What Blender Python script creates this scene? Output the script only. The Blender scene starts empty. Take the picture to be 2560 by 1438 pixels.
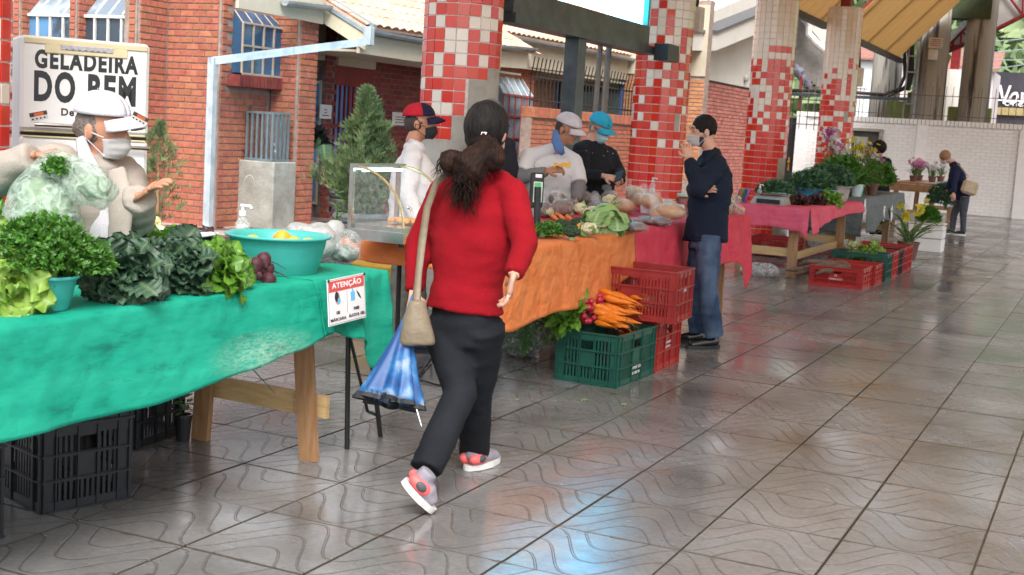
import bpy, bmesh, math, random
from mathutils import Vector, Matrix, noise, kdtree
import numpy as np
R_ = math.radians
random.seed(7)
C = bpy.context.scene.collection
scn = bpy.context.scene
# ---------------------------------------------------------------- camera, sky, sun, exposure
F, YAW, PITCH, ROLL, HC = 3231.74, -0.432859, 0.123907, 0.060806, 1.525
fwd = Vector((math.sin(YAW)*math.cos(PITCH), math.cos(YAW)*math.cos(PITCH), -math.sin(PITCH)))
r0 = Vector((math.cos(YAW), -math.sin(YAW), 0)); u0 = r0.cross(fwd)
RT = math.cos(ROLL)*r0 + math.sin(ROLL)*u0
UP = -math.sin(ROLL)*r0 + math.cos(ROLL)*u0
CAM = Vector((0, 0, HC))
cam = bpy.data.cameras.new('camera'); camo = bpy.data.objects.new('camera', cam); C.objects.link(camo)
cam.sensor_width = 36; cam.lens = F/2560*36; cam.clip_start = .05; cam.clip_end = 900
m3 = Matrix((RT, UP, -fwd)).transposed()
camo.matrix_world = Matrix.Translation(CAM) @ m3.to_4x4()
cam.dof.use_dof = True; cam.dof.focus_distance = 7.5; cam.dof.aperture_fstop = 6.3
scn.camera = camo
W = bpy.data.worlds.new('World'); scn.world = W; W.use_nodes = True
wn = W.node_tree; wn.nodes.clear()
sky = wn.nodes.new('ShaderNodeTexSky'); sky.sky_type = 'NISHITA'; sky.sun_disc = False
SUN_EL, SUN_AZ = 50, 150
sky.sun_elevation = R_(SUN_EL); sky.sun_rotation = R_(SUN_AZ); sky.dust_density = 3.0; sky.air_density = 1.0; sky.ozone_density = 1.0
hs = wn.nodes.new('ShaderNodeHueSaturation'); hs.inputs['Saturation'].default_value = .22
bg = wn.nodes.new('ShaderNodeBackground'); bg.inputs[1].default_value = .15
wo = wn.nodes.new('ShaderNodeOutputWorld')
wn.links.new(sky.outputs[0], hs.inputs['Color']); wn.links.new(hs.outputs[0], bg.inputs[0]); wn.links.new(bg.outputs[0], wo.inputs[0])
sl = bpy.data.lights.new('sun', 'SUN'); sl.energy = 1.3; sl.angle = R_(25); sl.color = (1, .97, .93)
so = bpy.data.objects.new('sun', sl); C.objects.link(so)
sd = Vector((math.sin(R_(SUN_AZ))*math.cos(R_(SUN_EL)), math.cos(R_(SUN_AZ))*math.cos(R_(SUN_EL)), math.sin(R_(SUN_EL))))
so.rotation_euler = sd.to_track_quat('Z', 'Y').to_euler()
scn.view_settings.view_transform = 'Standard'; scn.view_settings.look = 'None'
scn.view_settings.gamma = 1; scn.view_settings.use_curve_mapping = False
scn.view_settings.exposure = 1.3
scn.render.engine = 'CYCLES'
scn.cycles.max_bounces = 7; scn.cycles.transparent_max_bounces = 12
# ---------------------------------------------------------------- photo ray helpers (give a real point in the place)
def ray(px, py): return fwd + RT*((px-1280)/F) - UP*((py-719)/F)
def gp(px, py, z=0.): d = ray(px, py); return CAM + d*((z-HC)/d.z)
def ay(px, py, Y): d = ray(px, py); return CAM + d*(Y/d.y)
def ax(px, py, X): d = ray(px, py); return CAM + d*(X/d.x)
def dp(px, py, D): return CAM + ray(px, py)*D
def proj(p):
    d = Vector(p)-CAM; z = d.dot(fwd)
    if z < .1: return (-9999, -9999, z)
    return (1280+F*d.dot(RT)/z, 719-F*d.dot(UP)/z, z)
V = Vector
# ---------------------------------------------------------------- object helpers
MW = {}
def _tag(o, label=None, cat=None, group=None, kind=None):
    if label: o['label'] = label
    if cat: o['category'] = cat
    if group: o['group'] = group
    if kind: o['kind'] = kind
    return o
def thing(name, label, cat, loc=(0, 0, 0), rz=0, group=None):
    o = bpy.data.objects.new(name, None); C.objects.link(o); o.empty_display_size = .1
    o.location = loc; o.rotation_euler = (0, 0, rz)
    MW[o] = Matrix.Translation(V(loc)) @ Matrix.Rotation(rz, 4, 'Z')
    return _tag(o, label, cat, group)
def link(name, me, parent=None, mw=None):
    """link mesh me; mw = world matrix wanted"""
    o = bpy.data.objects.new(name, me); C.objects.link(o)
    mw = mw or Matrix.Identity(4)
    if parent:
        o.parent = parent; o.matrix_local = MW[parent].inverted() @ mw
    else: o.matrix_local = mw
    MW[o] = mw
    return o
class MB:
    def __init__(s): s.v = []; s.f = []
    def add(s, vs, fs, M=None):
        n = len(s.v)
        s.v += [tuple(M @ V(v)) for v in vs] if M else [tuple(v) for v in vs]
        s.f += [tuple(i+n for i in f) for f in fs]; return s
    def box(s, a, b, M=None):
        x0, y0, z0 = a; x1, y1, z1 = b
        vs = [(x0,y0,z0),(x1,y0,z0),(x1,y1,z0),(x0,y1,z0),(x0,y0,z1),(x1,y0,z1),(x1,y1,z1),(x0,y1,z1)]
        return s.add(vs, [(0,3,2,1),(4,5,6,7),(0,1,5,4),(1,2,6,5),(2,3,7,6),(3,0,4,7)], M)
    def cbox(s, c, d, M=None, ch=0):
        c = V(c); h = V(d)/2
        if not ch: return s.box(c-h, c+h, M)
        vs = []; fs = []
        # chamfered box: three quads per corner
        for sx in (-1, 1):
            for sy in (-1, 1):
                for sz in (-1, 1):
                    for k in range(3):
                        p = [sx*h.x, sy*h.y, sz*h.z]
                        for j in range(3):
                            if j != k: p[j] -= (sx, sy, sz)[j]*ch
                        vs.append(c+V(p))
        def ix(sx, sy, sz, k): return (((sx > 0)*2+(sy > 0))*2+(sz > 0))*3+k
        bm = bmesh.new()
        for p in vs: bm.verts.new(p)
        r = bmesh.ops.convex_hull(bm, input=bm.verts)
        bm.verts.index_update()
        V2 = [v.co.copy() for v in bm.verts]; F2 = [tuple(v.index for v in f.verts) for f in bm.faces]
        bm.free(); return s.add(V2, F2, M)
    def rings(s, rs, cap=True, closed=True):
        n = len(rs[0]); vs = [p for r in rs for p in r]; fs = []
        for i in range(len(rs)-1):
            for j in range(n if closed else n-1):
                a = i*n+j; b = i*n+(j+1) % n; fs.append((a, b, b+n, a+n))
        if cap and closed:
            fs.append(tuple(range(n))[::-1]); fs.append(tuple((len(rs)-1)*n+j for j in range(n)))
        return s.add(vs, fs)
    def tube(s, pts, rad, n=8, cap=True, sq=None, upv=None):
        """sq: (a,b) multipliers of the section, upv orients it"""
        pts = [V(p) for p in pts]
        if not hasattr(rad, '__len__'): rad = [rad]*len(pts)
        rs = []; prev = None
        for i, p in enumerate(pts):
            t = (pts[min(i+1, len(pts)-1)]-pts[max(i-1, 0)]).normalized()
            if prev is None:
                a = V(upv) if upv is not None else (V((0, 0, 1)) if abs(t.z) < .9 else V((0, 1, 0)))
            else: a = prev
            a = (a-t*a.dot(t))
            if a.length < 1e-5: a = t.orthogonal()
            a.normalize(); prev = a; b = t.cross(a)
            sa, sb = sq if sq else (1, 1)
            rs.append([p+(a*math.cos(k*2*math.pi/n)*sa+b*math.sin(k*2*math.pi/n)*sb)*rad[i] for k in range(n)])
        return s.rings(rs, cap)
    def lathe(s, prof, c=(0, 0, 0), n=16, cap=True, sx=1, sy=1):
        c = V(c)
        return s.rings([[c+V((r*sx*math.cos(k*2*math.pi/n), r*sy*math.sin(k*2*math.pi/n), z)) for k in range(n)] for r, z in prof], cap)
    def sphere(s, c, r, n=10, m=7, M=None):
        c = V(c); r = r if hasattr(r, '__len__') else (r, r, r); vs = []; fs = []
        for i in range(m+1):
            t = math.pi*i/m
            for j in range(n):
                a = 2*math.pi*j/n; vs.append(c+V((r[0]*math.sin(t)*math.cos(a), r[1]*math.sin(t)*math.sin(a), r[2]*math.cos(t))))
        for i in range(m):
            for j in range(n):
                a = i*n+j; b = i*n+(j+1) % n; fs.append((a, a+n, b+n, b))
        return s.add(vs, fs, M)
    def grid(s, fn, nu, nv, closed_u=False):
        vs = [fn(i/(nu-(0 if closed_u else 1)), j/(nv-1)) for j in range(nv) for i in range(nu)]; fs = []
        for j in range(nv-1):
            for i in range(nu if closed_u else nu-1):
                a = j*nu+i; b = j*nu+(i+1) % nu; fs.append((a, b, b+nu, a+nu))
        return s.add(vs, fs)
    def mesh(s, name, mt=None, smooth=False):
        me = bpy.data.meshes.new(name); me.from_pydata(s.v, [], s.f)
        if mt: me.materials.append(mt)
        if smooth: me.shade_smooth()
        me.update(); return me
    def build(s, name, mt, parent=None, smooth=False, origin=None, kind=None, label=None):
        """verts are world coordinates; the object's origin is set to the parent's or to the base of the mesh"""
        if origin is None:
            if parent: origin = MW[parent].translation
            else:
                xs = [v[0] for v in s.v]; ys = [v[1] for v in s.v]; zs = [v[2] for v in s.v]
                origin = V(((min(xs)+max(xs))/2, (min(ys)+max(ys))/2, min(zs)))
        o_ = V(origin); s.v = [(v[0]-o_.x, v[1]-o_.y, v[2]-o_.z) for v in s.v]
        o = link(name, s.mesh(name, mt, smooth), parent, Matrix.Translation(o_))
        if kind: o['kind'] = kind
        if label: o['label'] = label
        return o
WS = bpy.data.scenes.new('work')      # small side scene so that applying modifiers stays quick; removed at the end
def evalmesh(me, mods):
    """apply modifiers to a mesh, return a new mesh; mods: list of (type, dict)"""
    t = bpy.data.objects.new('tmp', me); WS.collection.objects.link(t)
    for ty, kw in mods:
        md = t.modifiers.new('m', ty)
        for k, v in kw.items(): setattr(md, k, v)
    WS.view_layers[0].update(); dg = WS.view_layers[0].depsgraph
    out = bpy.data.meshes.new_from_object(t.evaluated_get(dg)); bpy.data.objects.remove(t); return out
def blob(name, mb, mt, parent=None, voxel=.012, smooth=4, post=None, disp=None, extra=None, keep=False):
    """one continuous skin over overlapping solids (world coordinates)"""
    me = mb.mesh(name+'_raw'); mods = [('REMESH', dict(mode='VOXEL', voxel_size=voxel)), ('SMOOTH', dict(factor=.5, iterations=smooth))]
    out = evalmesh(me, mods); out.name = name
    if disp:
        out.update(); nn = [v.normal.copy() for v in out.vertices]
        for v, n in zip(out.vertices, nn): v.co = v.co+n*disp(v.co)
    if extra:      # further closed islands rooted inside the skin (fingers)
        e = extra.mesh('e'); bm = bmesh.new(); bm.from_mesh(out); bm.from_mesh(e); bm.to_mesh(out); bm.free()
    out.materials.clear(); out.materials.append(mt); out.shade_smooth()
    if parent: org = MW[parent].translation
    else:
        bb = [v.co for v in out.vertices]; org = V(((min(b.x for b in bb)+max(b.x for b in bb))/2, (min(b.y for b in bb)+max(b.y for b in bb))/2, min(b.z for b in bb)))
    out.transform(Matrix.Translation(-org)); out.update()
    return link(name, out, parent, Matrix.Translation(org))
def pieces(parent, name, unit, mats, mt, limit=300, view=True, smooth=False):
    """unit: MB in local coordinates or dict key->MB; mats: list of world matrices or (key, matrix)"""
    if isinstance(unit, MB): unit = {0: unit}; mats = [(0, m) for m in mats]
    me = {k: u.mesh(name, mt, smooth) for k, u in unit.items()}
    def score(m):
        x, y, z = proj(m.translation)
        out = x < -60 or x > 2620 or y < -60 or y > 1500 or z < .3
        return (out and view, z)
    mats = sorted(mats, key=lambda q: score(q[1]))
    mi = MW[parent].inverted() if parent else Matrix.Identity(4)
    for k, m in mats[:limit]:
        o = bpy.data.objects.new(name, me[k]); C.objects.link(o)
        if parent: o.parent = parent
        o.matrix_local = mi @ m
    if len(mats) > limit:
        big = MB()
        for k, m in mats[limit:]: big.add(unit[k].v, unit[k].f, m)
        return big.build(name, mt, parent, kind='stuff', smooth=smooth)
def frame_m(o, x, y, z=None):
    x = V(x).normalized(); y = V(y).normalized(); z = V(z).normalized() if z is not None else x.cross(y)
    m = Matrix((x, y, z)).transposed().to_4x4(); m.translation = V(o); return m
# ---------------------------------------------------------------- materials
MT = {}
def ND(nt, t, **kw):
    n = nt.nodes.new('ShaderNode'+t)
    for k, v in kw.items():
        if k[0] == '_': n.inputs[int(k[1:])].default_value = v
        else: setattr(n, k, v)
    return n
def mat(name, col, rough=.6, var=.12, scale=8, bump=0, bscale=60, rand=0, col2=None, metal=0, spec=.5, trans=0, alpha=1, emis=None, es=0, sheen=0, sss=0, coat=0, ior=1.45, mixlo=.35, mixhi=.7, stretch=None, transl=0):
    """principled with noise-driven tint (col <-> col2), random tint per object/island and bump"""
    if name in MT: return MT[name]
    m = bpy.data.materials.new(name); m.use_nodes = True; nt = m.node_tree; b = nt.nodes['Principled BSDF']; L = nt.links.new
    c = tuple(col)+(1,)
    c2 = tuple(col2)+(1,) if col2 else tuple(min(1, x*(1+var*1.6)) for x in col)+(1,)
    c1 = c if col2 else tuple(x*(1-var*1.6) for x in col)+(1,)
    tc = ND(nt, 'NewGeometry'); mp = ND(nt, 'Mapping'); L(tc.outputs['Position'], mp.inputs[0])
    if stretch: mp.inputs['Scale'].default_value = stretch
    nz = ND(nt, 'TexNoise'); nz.inputs['Scale'].default_value = scale; nz.inputs['Detail'].default_value = 6; nz.inputs['Roughness'].default_value = .65
    L(mp.outputs[0], nz.inputs['Vector'])
    mr = ND(nt, 'MapRange'); mr.inputs[1].default_value = mixlo; mr.inputs[2].default_value = mixhi; L(nz.outputs[0], mr.inputs[0])
    mx = ND(nt, 'Mix', data_type='RGBA'); mx.inputs[6].default_value = c1; mx.inputs[7].default_value = c2; L(mr.outputs[0], mx.inputs[0])
    out = mx.outputs[2]
    if rand:
        oi = ND(nt, 'ObjectInfo'); ad = ND(nt, 'Math', operation='ADD'); fr = ND(nt, 'Math', operation='FRACT')
        L(oi.outputs['Random'], ad.inputs[0]); L(tc.outputs['Random Per Island'], ad.inputs[1]); L(ad.outputs[0], fr.inputs[0])
        hv = ND(nt, 'HueSaturation'); mv = ND(nt, 'MapRange'); mv.inputs[3].default_value = 1-rand; mv.inputs[4].default_value = 1+rand
        L(fr.outputs[0], mv.inputs[0]); L(mv.outputs[0], hv.inputs['Value']); L(out, hv.inputs['Color'])
        f2 = ND(nt, 'Math', operation='MULTIPLY', _1=7.31); f3 = ND(nt, 'Math', operation='FRACT'); L(fr.outputs[0], f2.inputs[0]); L(f2.outputs[0], f3.inputs[0])
        m2 = ND(nt, 'MapRange'); m2.inputs[3].default_value = .5-rand*.07; m2.inputs[4].default_value = .5+rand*.07; L(f3.outputs[0], m2.inputs[0]); L(m2.outputs[0], hv.inputs['Hue'])
        out = hv.outputs[0]
    L(out, b.inputs['Base Color'])
    b.inputs['Roughness'].default_value = rough; b.inputs['Metallic'].default_value = metal; b.inputs['Specular IOR Level'].default_value = spec
    b.inputs['IOR'].default_value = ior; b.inputs['Transmission Weight'].default_value = trans; b.inputs['Alpha'].default_value = alpha
    b.inputs['Sheen Weight'].default_value = sheen; b.inputs['Coat Weight'].default_value = coat
    if sss: b.inputs['Subsurface Weight'].default_value = sss; b.inputs['Subsurface Radius'].default_value = (.02, .01, .006)
    if emis: b.inputs['Emission Color'].default_value = tuple(emis)+(1,); b.inputs['Emission Strength'].default_value = es
    if bump:
        n2 = ND(nt, 'TexNoise'); n2.inputs['Scale'].default_value = bscale; n2.inputs['Detail'].default_value = 5; L(mp.outputs[0], n2.inputs['Vector'])
        bp = ND(nt, 'Bump'); bp.inputs['Strength'].default_value = min(1, bump); bp.inputs['Distance'].default_value = .01*max(1, bump); L(n2.outputs[0], bp.inputs['Height']); L(bp.outputs[0], b.inputs['Normal'])
    if transl:
        tb = ND(nt, 'BsdfTranslucent'); L(out, tb.inputs[0]); ms = ND(nt, 'MixShader'); ms.inputs[0].default_value = transl
        L(b.outputs[0], ms.inputs[1]); L(tb.outputs[0], ms.inputs[2]); L(ms.outputs[0], nt.nodes['Material Output'].inputs[0])
    MT[name] = m; return m
def plastic_film(name, tint=(.9, .95, .92), a=.35, rough=.25):
    """thin crinkled clear film: mostly see-through, glossy"""
    if name in MT: return MT[name]
    m = bpy.data.materials.new(name); m.use_nodes = True; nt = m.node_tree; b = nt.nodes['Principled BSDF']; L = nt.links.new
    b.inputs['Base Color'].default_value = tuple(tint)+(1,); b.inputs['Roughness'].default_value = rough; b.inputs['Specular IOR Level'].default_value = .8
    b.inputs['Coat Weight'].default_value = .3
    tr = ND(nt, 'BsdfTransparent'); ms = ND(nt, 'MixShader'); g = ND(nt, 'NewGeometry')
    nz = ND(nt, 'TexNoise'); nz.inputs['Scale'].default_value = 22; nz.inputs['Detail'].default_value = 5; nz.inputs['Distortion'].default_value = 1.5; L(g.outputs['Position'], nz.inputs['Vector'])
    bp = ND(nt, 'Bump'); bp.inputs['Strength'].default_value = 1; bp.inputs['Distance'].default_value = .014; L(nz.outputs[0], bp.inputs['Height']); L(bp.outputs[0], b.inputs['Normal'])
    mr = ND(nt, 'MapRange'); mr.inputs[1].default_value = .35; mr.inputs[2].default_value = .7; mr.inputs[3].default_value = a*.5; mr.inputs[4].default_value = min(1, a*1.7); L(nz.outputs[0], mr.inputs[0])
    L(mr.outputs[0], ms.inputs[0]); L(tr.outputs[0], ms.inputs[1]); L(b.outputs[0], ms.inputs[2]); L(ms.outputs[0], nt.nodes['Material Output'].inputs[0])
    MT[name] = m; return m
def text_mesh(txt, size, bold=0, depth=.0008, width=None, shear=0):
    cu = bpy.data.curves.new('t', 'FONT'); cu.body = txt; cu.size = size; cu.offset = bold; cu.extrude = depth; cu.space_character = 1+4.6*bold/size; cu.shear = shear; cu.resolution_u = 4
    cu.align_x = 'CENTER'; cu.align_y = 'CENTER'
    t = bpy.data.objects.new('t', cu); WS.collection.objects.link(t); WS.view_layers[0].update(); dg = WS.view_layers[0].depsgraph
    me = bpy.data.meshes.new_from_object(t.evaluated_get(dg)); bpy.data.objects.remove(t)
    xs = [v.co.x for v in me.vertices]; ys = [v.co.y for v in me.vertices]
    w = max(xs)-min(xs); h = max(ys)-min(ys)
    cx, cy = (max(xs)+min(xs))/2, (max(ys)+min(ys))/2
    for v in me.vertices:
        v.co.x = (v.co.x-cx)*((width/w) if width else 1); v.co.y = (v.co.y-cy)*(size/h if width else 1)
    return me
def lettering(txt, M, size, mt, parent, width=None, bold=0, depth=.0008, shear=0, name='lettering'):
    """M: world matrix, local x right, y up, z out of the surface"""
    me = text_mesh(txt, size, bold, depth, width, shear); me.name = name
    me.materials.clear(); me.materials.append(mt)
    return link(name, me, parent, M)
# ================================================================ SETTING: ground, pavement
PX, PY, TX0, TY0 = .4963, .5037, -2.8209, 6.5277
def mathnt(nt):
    def M(op, a, b=None, c=None):
        n = nt.nodes.new('ShaderNodeMath'); n.operation = op
        for i, x in enumerate((a, b, c)):
            if x is None: continue
            if hasattr(x, 'links'): nt.links.new(x, n.inputs[i])
            else: n.inputs[i].default_value = x
        return n.outputs[0]
    return M
def floor_material():
    m = bpy.data.materials.new('wet_concrete_tile'); m.use_nodes = True; nt = m.node_tree; L = nt.links.new; b = nt.nodes['Principled BSDF']; M = mathnt(nt)
    g = ND(nt, 'NewGeometry'); sp = ND(nt, 'SeparateXYZ'); L(g.outputs['Position'], sp.inputs[0])
    u = M('DIVIDE', M('SUBTRACT', sp.outputs[0], TX0), PX); v = M('DIVIDE', M('SUBTRACT', sp.outputs[1], TY0), PY)
    fu = M('FRACT', M('ADD', u, 100.)); tri = M('SUBTRACT', 1., M('ABSOLUTE', M('SUBTRACT', M('MULTIPLY', fu, 2.), 1.)))
    fv = M('MULTIPLY', M('FRACT', M('MULTIPLY', M('ADD', v, 100.), .5)), 2.)
    w = M('SUBTRACT', 1., M('ABSOLUTE', M('SUBTRACT', fv, 1.)))
    x = M('MINIMUM', M('MAXIMUM', M('DIVIDE', M('SUBTRACT', tri, .05), .90), 0.), 1.)
    s = M('MULTIPLY', M('MULTIPLY', x, x), M('SUBTRACT', 3., M('MULTIPLY', x, 2.)))
    ds = M('MULTIPLY', M('MULTIPLY', x, M('SUBTRACT', 1., x)), 6*.6*2/.90)
    q = M('SUBTRACT', w, M('MULTIPLY', s, .60))
    gr = M('SQRT', M('ADD', 1., M('MULTIPLY', ds, ds)))
    k = M('FRACT', M('DIVIDE', M('ADD', q, 10.29), .313))
    d = M('DIVIDE', M('MULTIPLY', M('MINIMUM', k, M('SUBTRACT', 1., k)), .313), gr)
    mr = ND(nt, 'MapRange', interpolation_type='SMOOTHSTEP'); L(d, mr.inputs[0]); mr.inputs[1].default_value = .005; mr.inputs[2].default_value = .0125; mr.inputs[3].default_value = 1; mr.inputs[4].default_value = 0
    groove = mr.outputs[0]
    # colour: damp grey-brown concrete, stains
    n1 = ND(nt, 'TexNoise'); n1.inputs['Scale'].default_value = 1.1; n1.inputs['Detail'].default_value = 7; n1.inputs['Roughness'].default_value = .6; L(g.outputs['Position'], n1.inputs['Vector'])
    cr = ND(nt, 'ValToRGB'); L(n1.outputs[0], cr.inputs[0]); e = cr.color_ramp.elements; e[0].position = .3; e[0].color = (.098, .091, .085, 1); e[1].position = .72; e[1].color = (.222, .225, .230, 1)
    n2 = ND(nt, 'TexNoise'); n2.inputs['Scale'].default_value = 38; n2.inputs['Detail'].default_value = 8; n2.inputs['Roughness'].default_value = .75; L(g.outputs['Position'], n2.inputs['Vector'])
    r2 = ND(nt, 'MapRange'); L(n2.outputs[0], r2.inputs[0]); r2.inputs[1].default_value = .35; r2.inputs[2].default_value = .7; r2.inputs[3].default_value = .78; r2.inputs[4].default_value = 1.18
    hv = ND(nt, 'HueSaturation'); L(cr.outputs[0], hv.inputs['Color'])
    oi = ND(nt, 'ObjectInfo'); rr = M('FRACT', M('ADD', oi.outputs['Random'], g.outputs['Random Per Island'])); rv = M('ADD', .9, M('MULTIPLY', rr, .2))
    L(M('MULTIPLY', r2.outputs[0], rv), hv.inputs['Value'])
    # dark specks / chewing gum / dirt spots
    vo = ND(nt, 'TexVoronoi'); vo.inputs['Scale'].default_value = 5.5; L(g.outputs['Position'], vo.inputs['Vector'])
    sc = ND(nt, 'SeparateXYZ'); L(vo.outputs['Color'], sc.inputs[0])
    spot = M('MULTIPLY', M('LESS_THAN', vo.outputs['Distance'], M('MULTIPLY', sc.outputs[0], .11)), M('GREATER_THAN', sc.outputs[1], .6))
    mx = ND(nt, 'Mix', data_type='RGBA'); L(M('MULTIPLY', spot, .75), mx.inputs[0]); L(hv.outputs[0], mx.inputs[6]); mx.inputs[7].default_value = (.05, .038, .028, 1)
    m2 = ND(nt, 'Mix', data_type='RGBA'); L(M('MULTIPLY', groove, .42), m2.inputs[0]); L(mx.outputs[2], m2.inputs[6]); m2.inputs[7].default_value = (.06, .045, .034, 1)
    # worn reddish paint along one wave, some metres in front of the stalls
    cx, cy = gp(2010, 850).x, gp(2010, 850).y
    dx = M('DIVIDE', M('SUBTRACT', sp.outputs[0], cx), .95); dy = M('DIVIDE', M('SUBTRACT', sp.outputs[1], cy), .62)
    rad = M('SQRT', M('ADD', M('MULTIPLY', dx, dx), M('MULTIPLY', dy, dy)))
    band = M('LESS_THAN', M('DIVIDE', M('ABSOLUTE', M('SUBTRACT', q, .19)), gr), .10)
    pm = M('MULTIPLY', M('MULTIPLY', band, M('LESS_THAN', rad, 1.)), M('GREATER_THAN', n2.outputs[0], .42))
    m4 = ND(nt, 'Mix', data_type='RGBA'); L(M('MULTIPLY', pm, .45), m4.inputs[0]); L(m2.outputs[2], m4.inputs[6]); m4.inputs[7].default_value = (.30, .11, .09, 1)
    tn = ND(nt, 'SeparateXYZ'); L(g.outputs['True Normal'], tn.inputs[0]); m5 = ND(nt, 'Mix', data_type='RGBA'); L(M('LESS_THAN', tn.outputs[2], .93), m5.inputs[0]); L(m4.outputs[2], m5.inputs[6]); m5.inputs[7].default_value = (.08, .066, .055, 1)
    L(m5.outputs[2], b.inputs['Base Color'])
    # wetness -> roughness
    n3 = ND(nt, 'TexNoise'); n3.inputs['Scale'].default_value = .75; n3.inputs['Detail'].default_value = 5; n3.inputs['Roughness'].default_value = .62; n3.inputs['Distortion'].default_value = .5
    ofs = ND(nt, 'Mapping'); ofs.inputs['Location'].default_value = (3.1, 7.7, 0); L(g.outputs['Position'], ofs.inputs[0]); L(ofs.outputs[0], n3.inputs['Vector'])
    r3 = ND(nt, 'MapRange'); L(n3.outputs[0], r3.inputs[0]); r3.inputs[1].default_value = .40; r3.inputs[2].default_value = .60; r3.inputs[3].default_value = .07; r3.inputs[4].default_value = .30
    n4 = ND(nt, 'TexNoise'); n4.inputs['Scale'].default_value = 9; n4.inputs['Detail'].default_value = 4; L(g.outputs['Position'], n4.inputs['Vector'])
    r4 = ND(nt, 'MapRange'); L(n4.outputs[0], r4.inputs[0]); r4.inputs[1].default_value = .3; r4.inputs[2].default_value = .7; r4.inputs[3].default_value = -.04; r4.inputs[4].default_value = .06
    L(M('MAXIMUM', M('ADD', r3.outputs[0], r4.outputs[0]), .05), b.inputs['Roughness'])
    b.inputs['Specular IOR Level'].default_value = .75; b.inputs['IOR'].default_value = 1.4
    hgt = M('ADD', M('MULTIPLY', groove, -1.), M('MULTIPLY', n2.outputs[0], .10)); hgt = M('ADD', hgt, M('MULTIPLY', n4.outputs[0], .25))
    bp = ND(nt, 'Bump'); bp.inputs['Strength'].default_value = .75; bp.inputs['Distance'].default_value = .004; L(hgt, bp.inputs['Height']); L(bp.outputs[0], b.inputs['Normal'])
    return m
MFLOOR = floor_material()
MMUD = mat('joint_dirt', (.05, .038, .028), rough=.35, var=.3)
g = MB(); g.add([(-150, -40, -.012), (120, -40, -.012), (120, 260, -.012), (-150, 260, -.012)], [(0, 1, 2, 3)])
ground = g.build('ground', MMUD, kind='structure')
pav = MB(); pav.add([(-9.6, -4, -.008), (6, -4, -.008), (6, 40, -.008), (-9.6, 40, -.008)], [(0, 1, 2, 3)])
pavement = pav.build('pavement', MMUD, kind='structure')
ut = MB(); hx, hy, c_ = PX/2-.0045, PY/2-.0045, .0016
a = [(-hx, -hy, -.007), (hx, -hy, -.007), (hx, hy, -.007), (-hx, hy, -.007)]
b_ = [(-hx, -hy, -c_), (hx, -hy, -c_), (hx, hy, -c_), (-hx, hy, -c_)]
t_ = [(-hx+c_, -hy+c_, 0), (hx-c_, -hy+c_, 0), (hx-c_, hy-c_, 0), (-hx+c_, hy-c_, 0)]
ut.rings([a, b_, t_], cap=False); ut.add(t_, [(0, 1, 2, 3)])
rt = random.Random(3); tm = []
for i in range(-14, 18):
    for j in range(-14, 66):
        X = TX0+(i+.5)*PX; Y = TY0+(j+.5)*PY
        if X < -9.5: continue
        far = min(1, 6/max(Y, 6))
        M_ = Matrix.Translation((X, Y, rt.uniform(-.0012, .0012))) @ Matrix.Rotation(rt.gauss(0, .0022)*far, 4, 'X') @ Matrix.Rotation(rt.gauss(0, .0022)*far, 4, 'Y')
        tm.append(M_)
pieces(pavement, 'paving_tile', ut, tm, MFLOOR)
# stone path before the building (irregular flat stones set in earth)
MEARTH = mat('path_earth', (.13, .095, .07), rough=.8, var=.3, bump=.6, bscale=20)
MSTONE = mat('flagstone', (.30, .20, .17), col2=(.42, .35, .31), rough=.55, scale=3, bump=.4, bscale=25, rand=.12)
sp_ = MB(); sp_.add([(-14, 2, -.004), (-9.62, 2, -.004), (-9.62, 34, -.004), (-14, 34, -.004)], [(0, 1, 2, 3)]); path = sp_.build('path', MEARTH, kind='structure')
rs = random.Random(5); units = {}; pm_ = []
for k in range(6):
    mb = MB(); n = rs.randint(6, 8); an = sorted(rs.uniform(0, 6.28) for _ in range(n)); an = [i*6.283/n+rs.uniform(-.25, .25) for i in range(n)]
    rr = [rs.uniform(.24, .34) for _ in an]
    mb.rings([[(r*math.cos(t), r*.8*math.sin(t), z) for t, r in zip(an, rr)] for z in (-.01,)]+[[(r*.97*math.cos(t), r*.78*math.sin(t), .012) for t, r in zip(an, rr)]]); units[k] = mb
for i in range(7):
    for j in range(22):
        pm_.append((rs.randrange(6), Matrix.Translation((-9.95-i*.62+rs.uniform(-.05, .05), 10.2+j*.55+rs.uniform(-.05, .05)+(i % 2)*.27, 0)) @ Matrix.Rotation(rs.uniform(0, 6.28), 4, 'Z')))
pieces(path, 'flagstone', units, pm_, MSTONE, limit=120)

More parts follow.
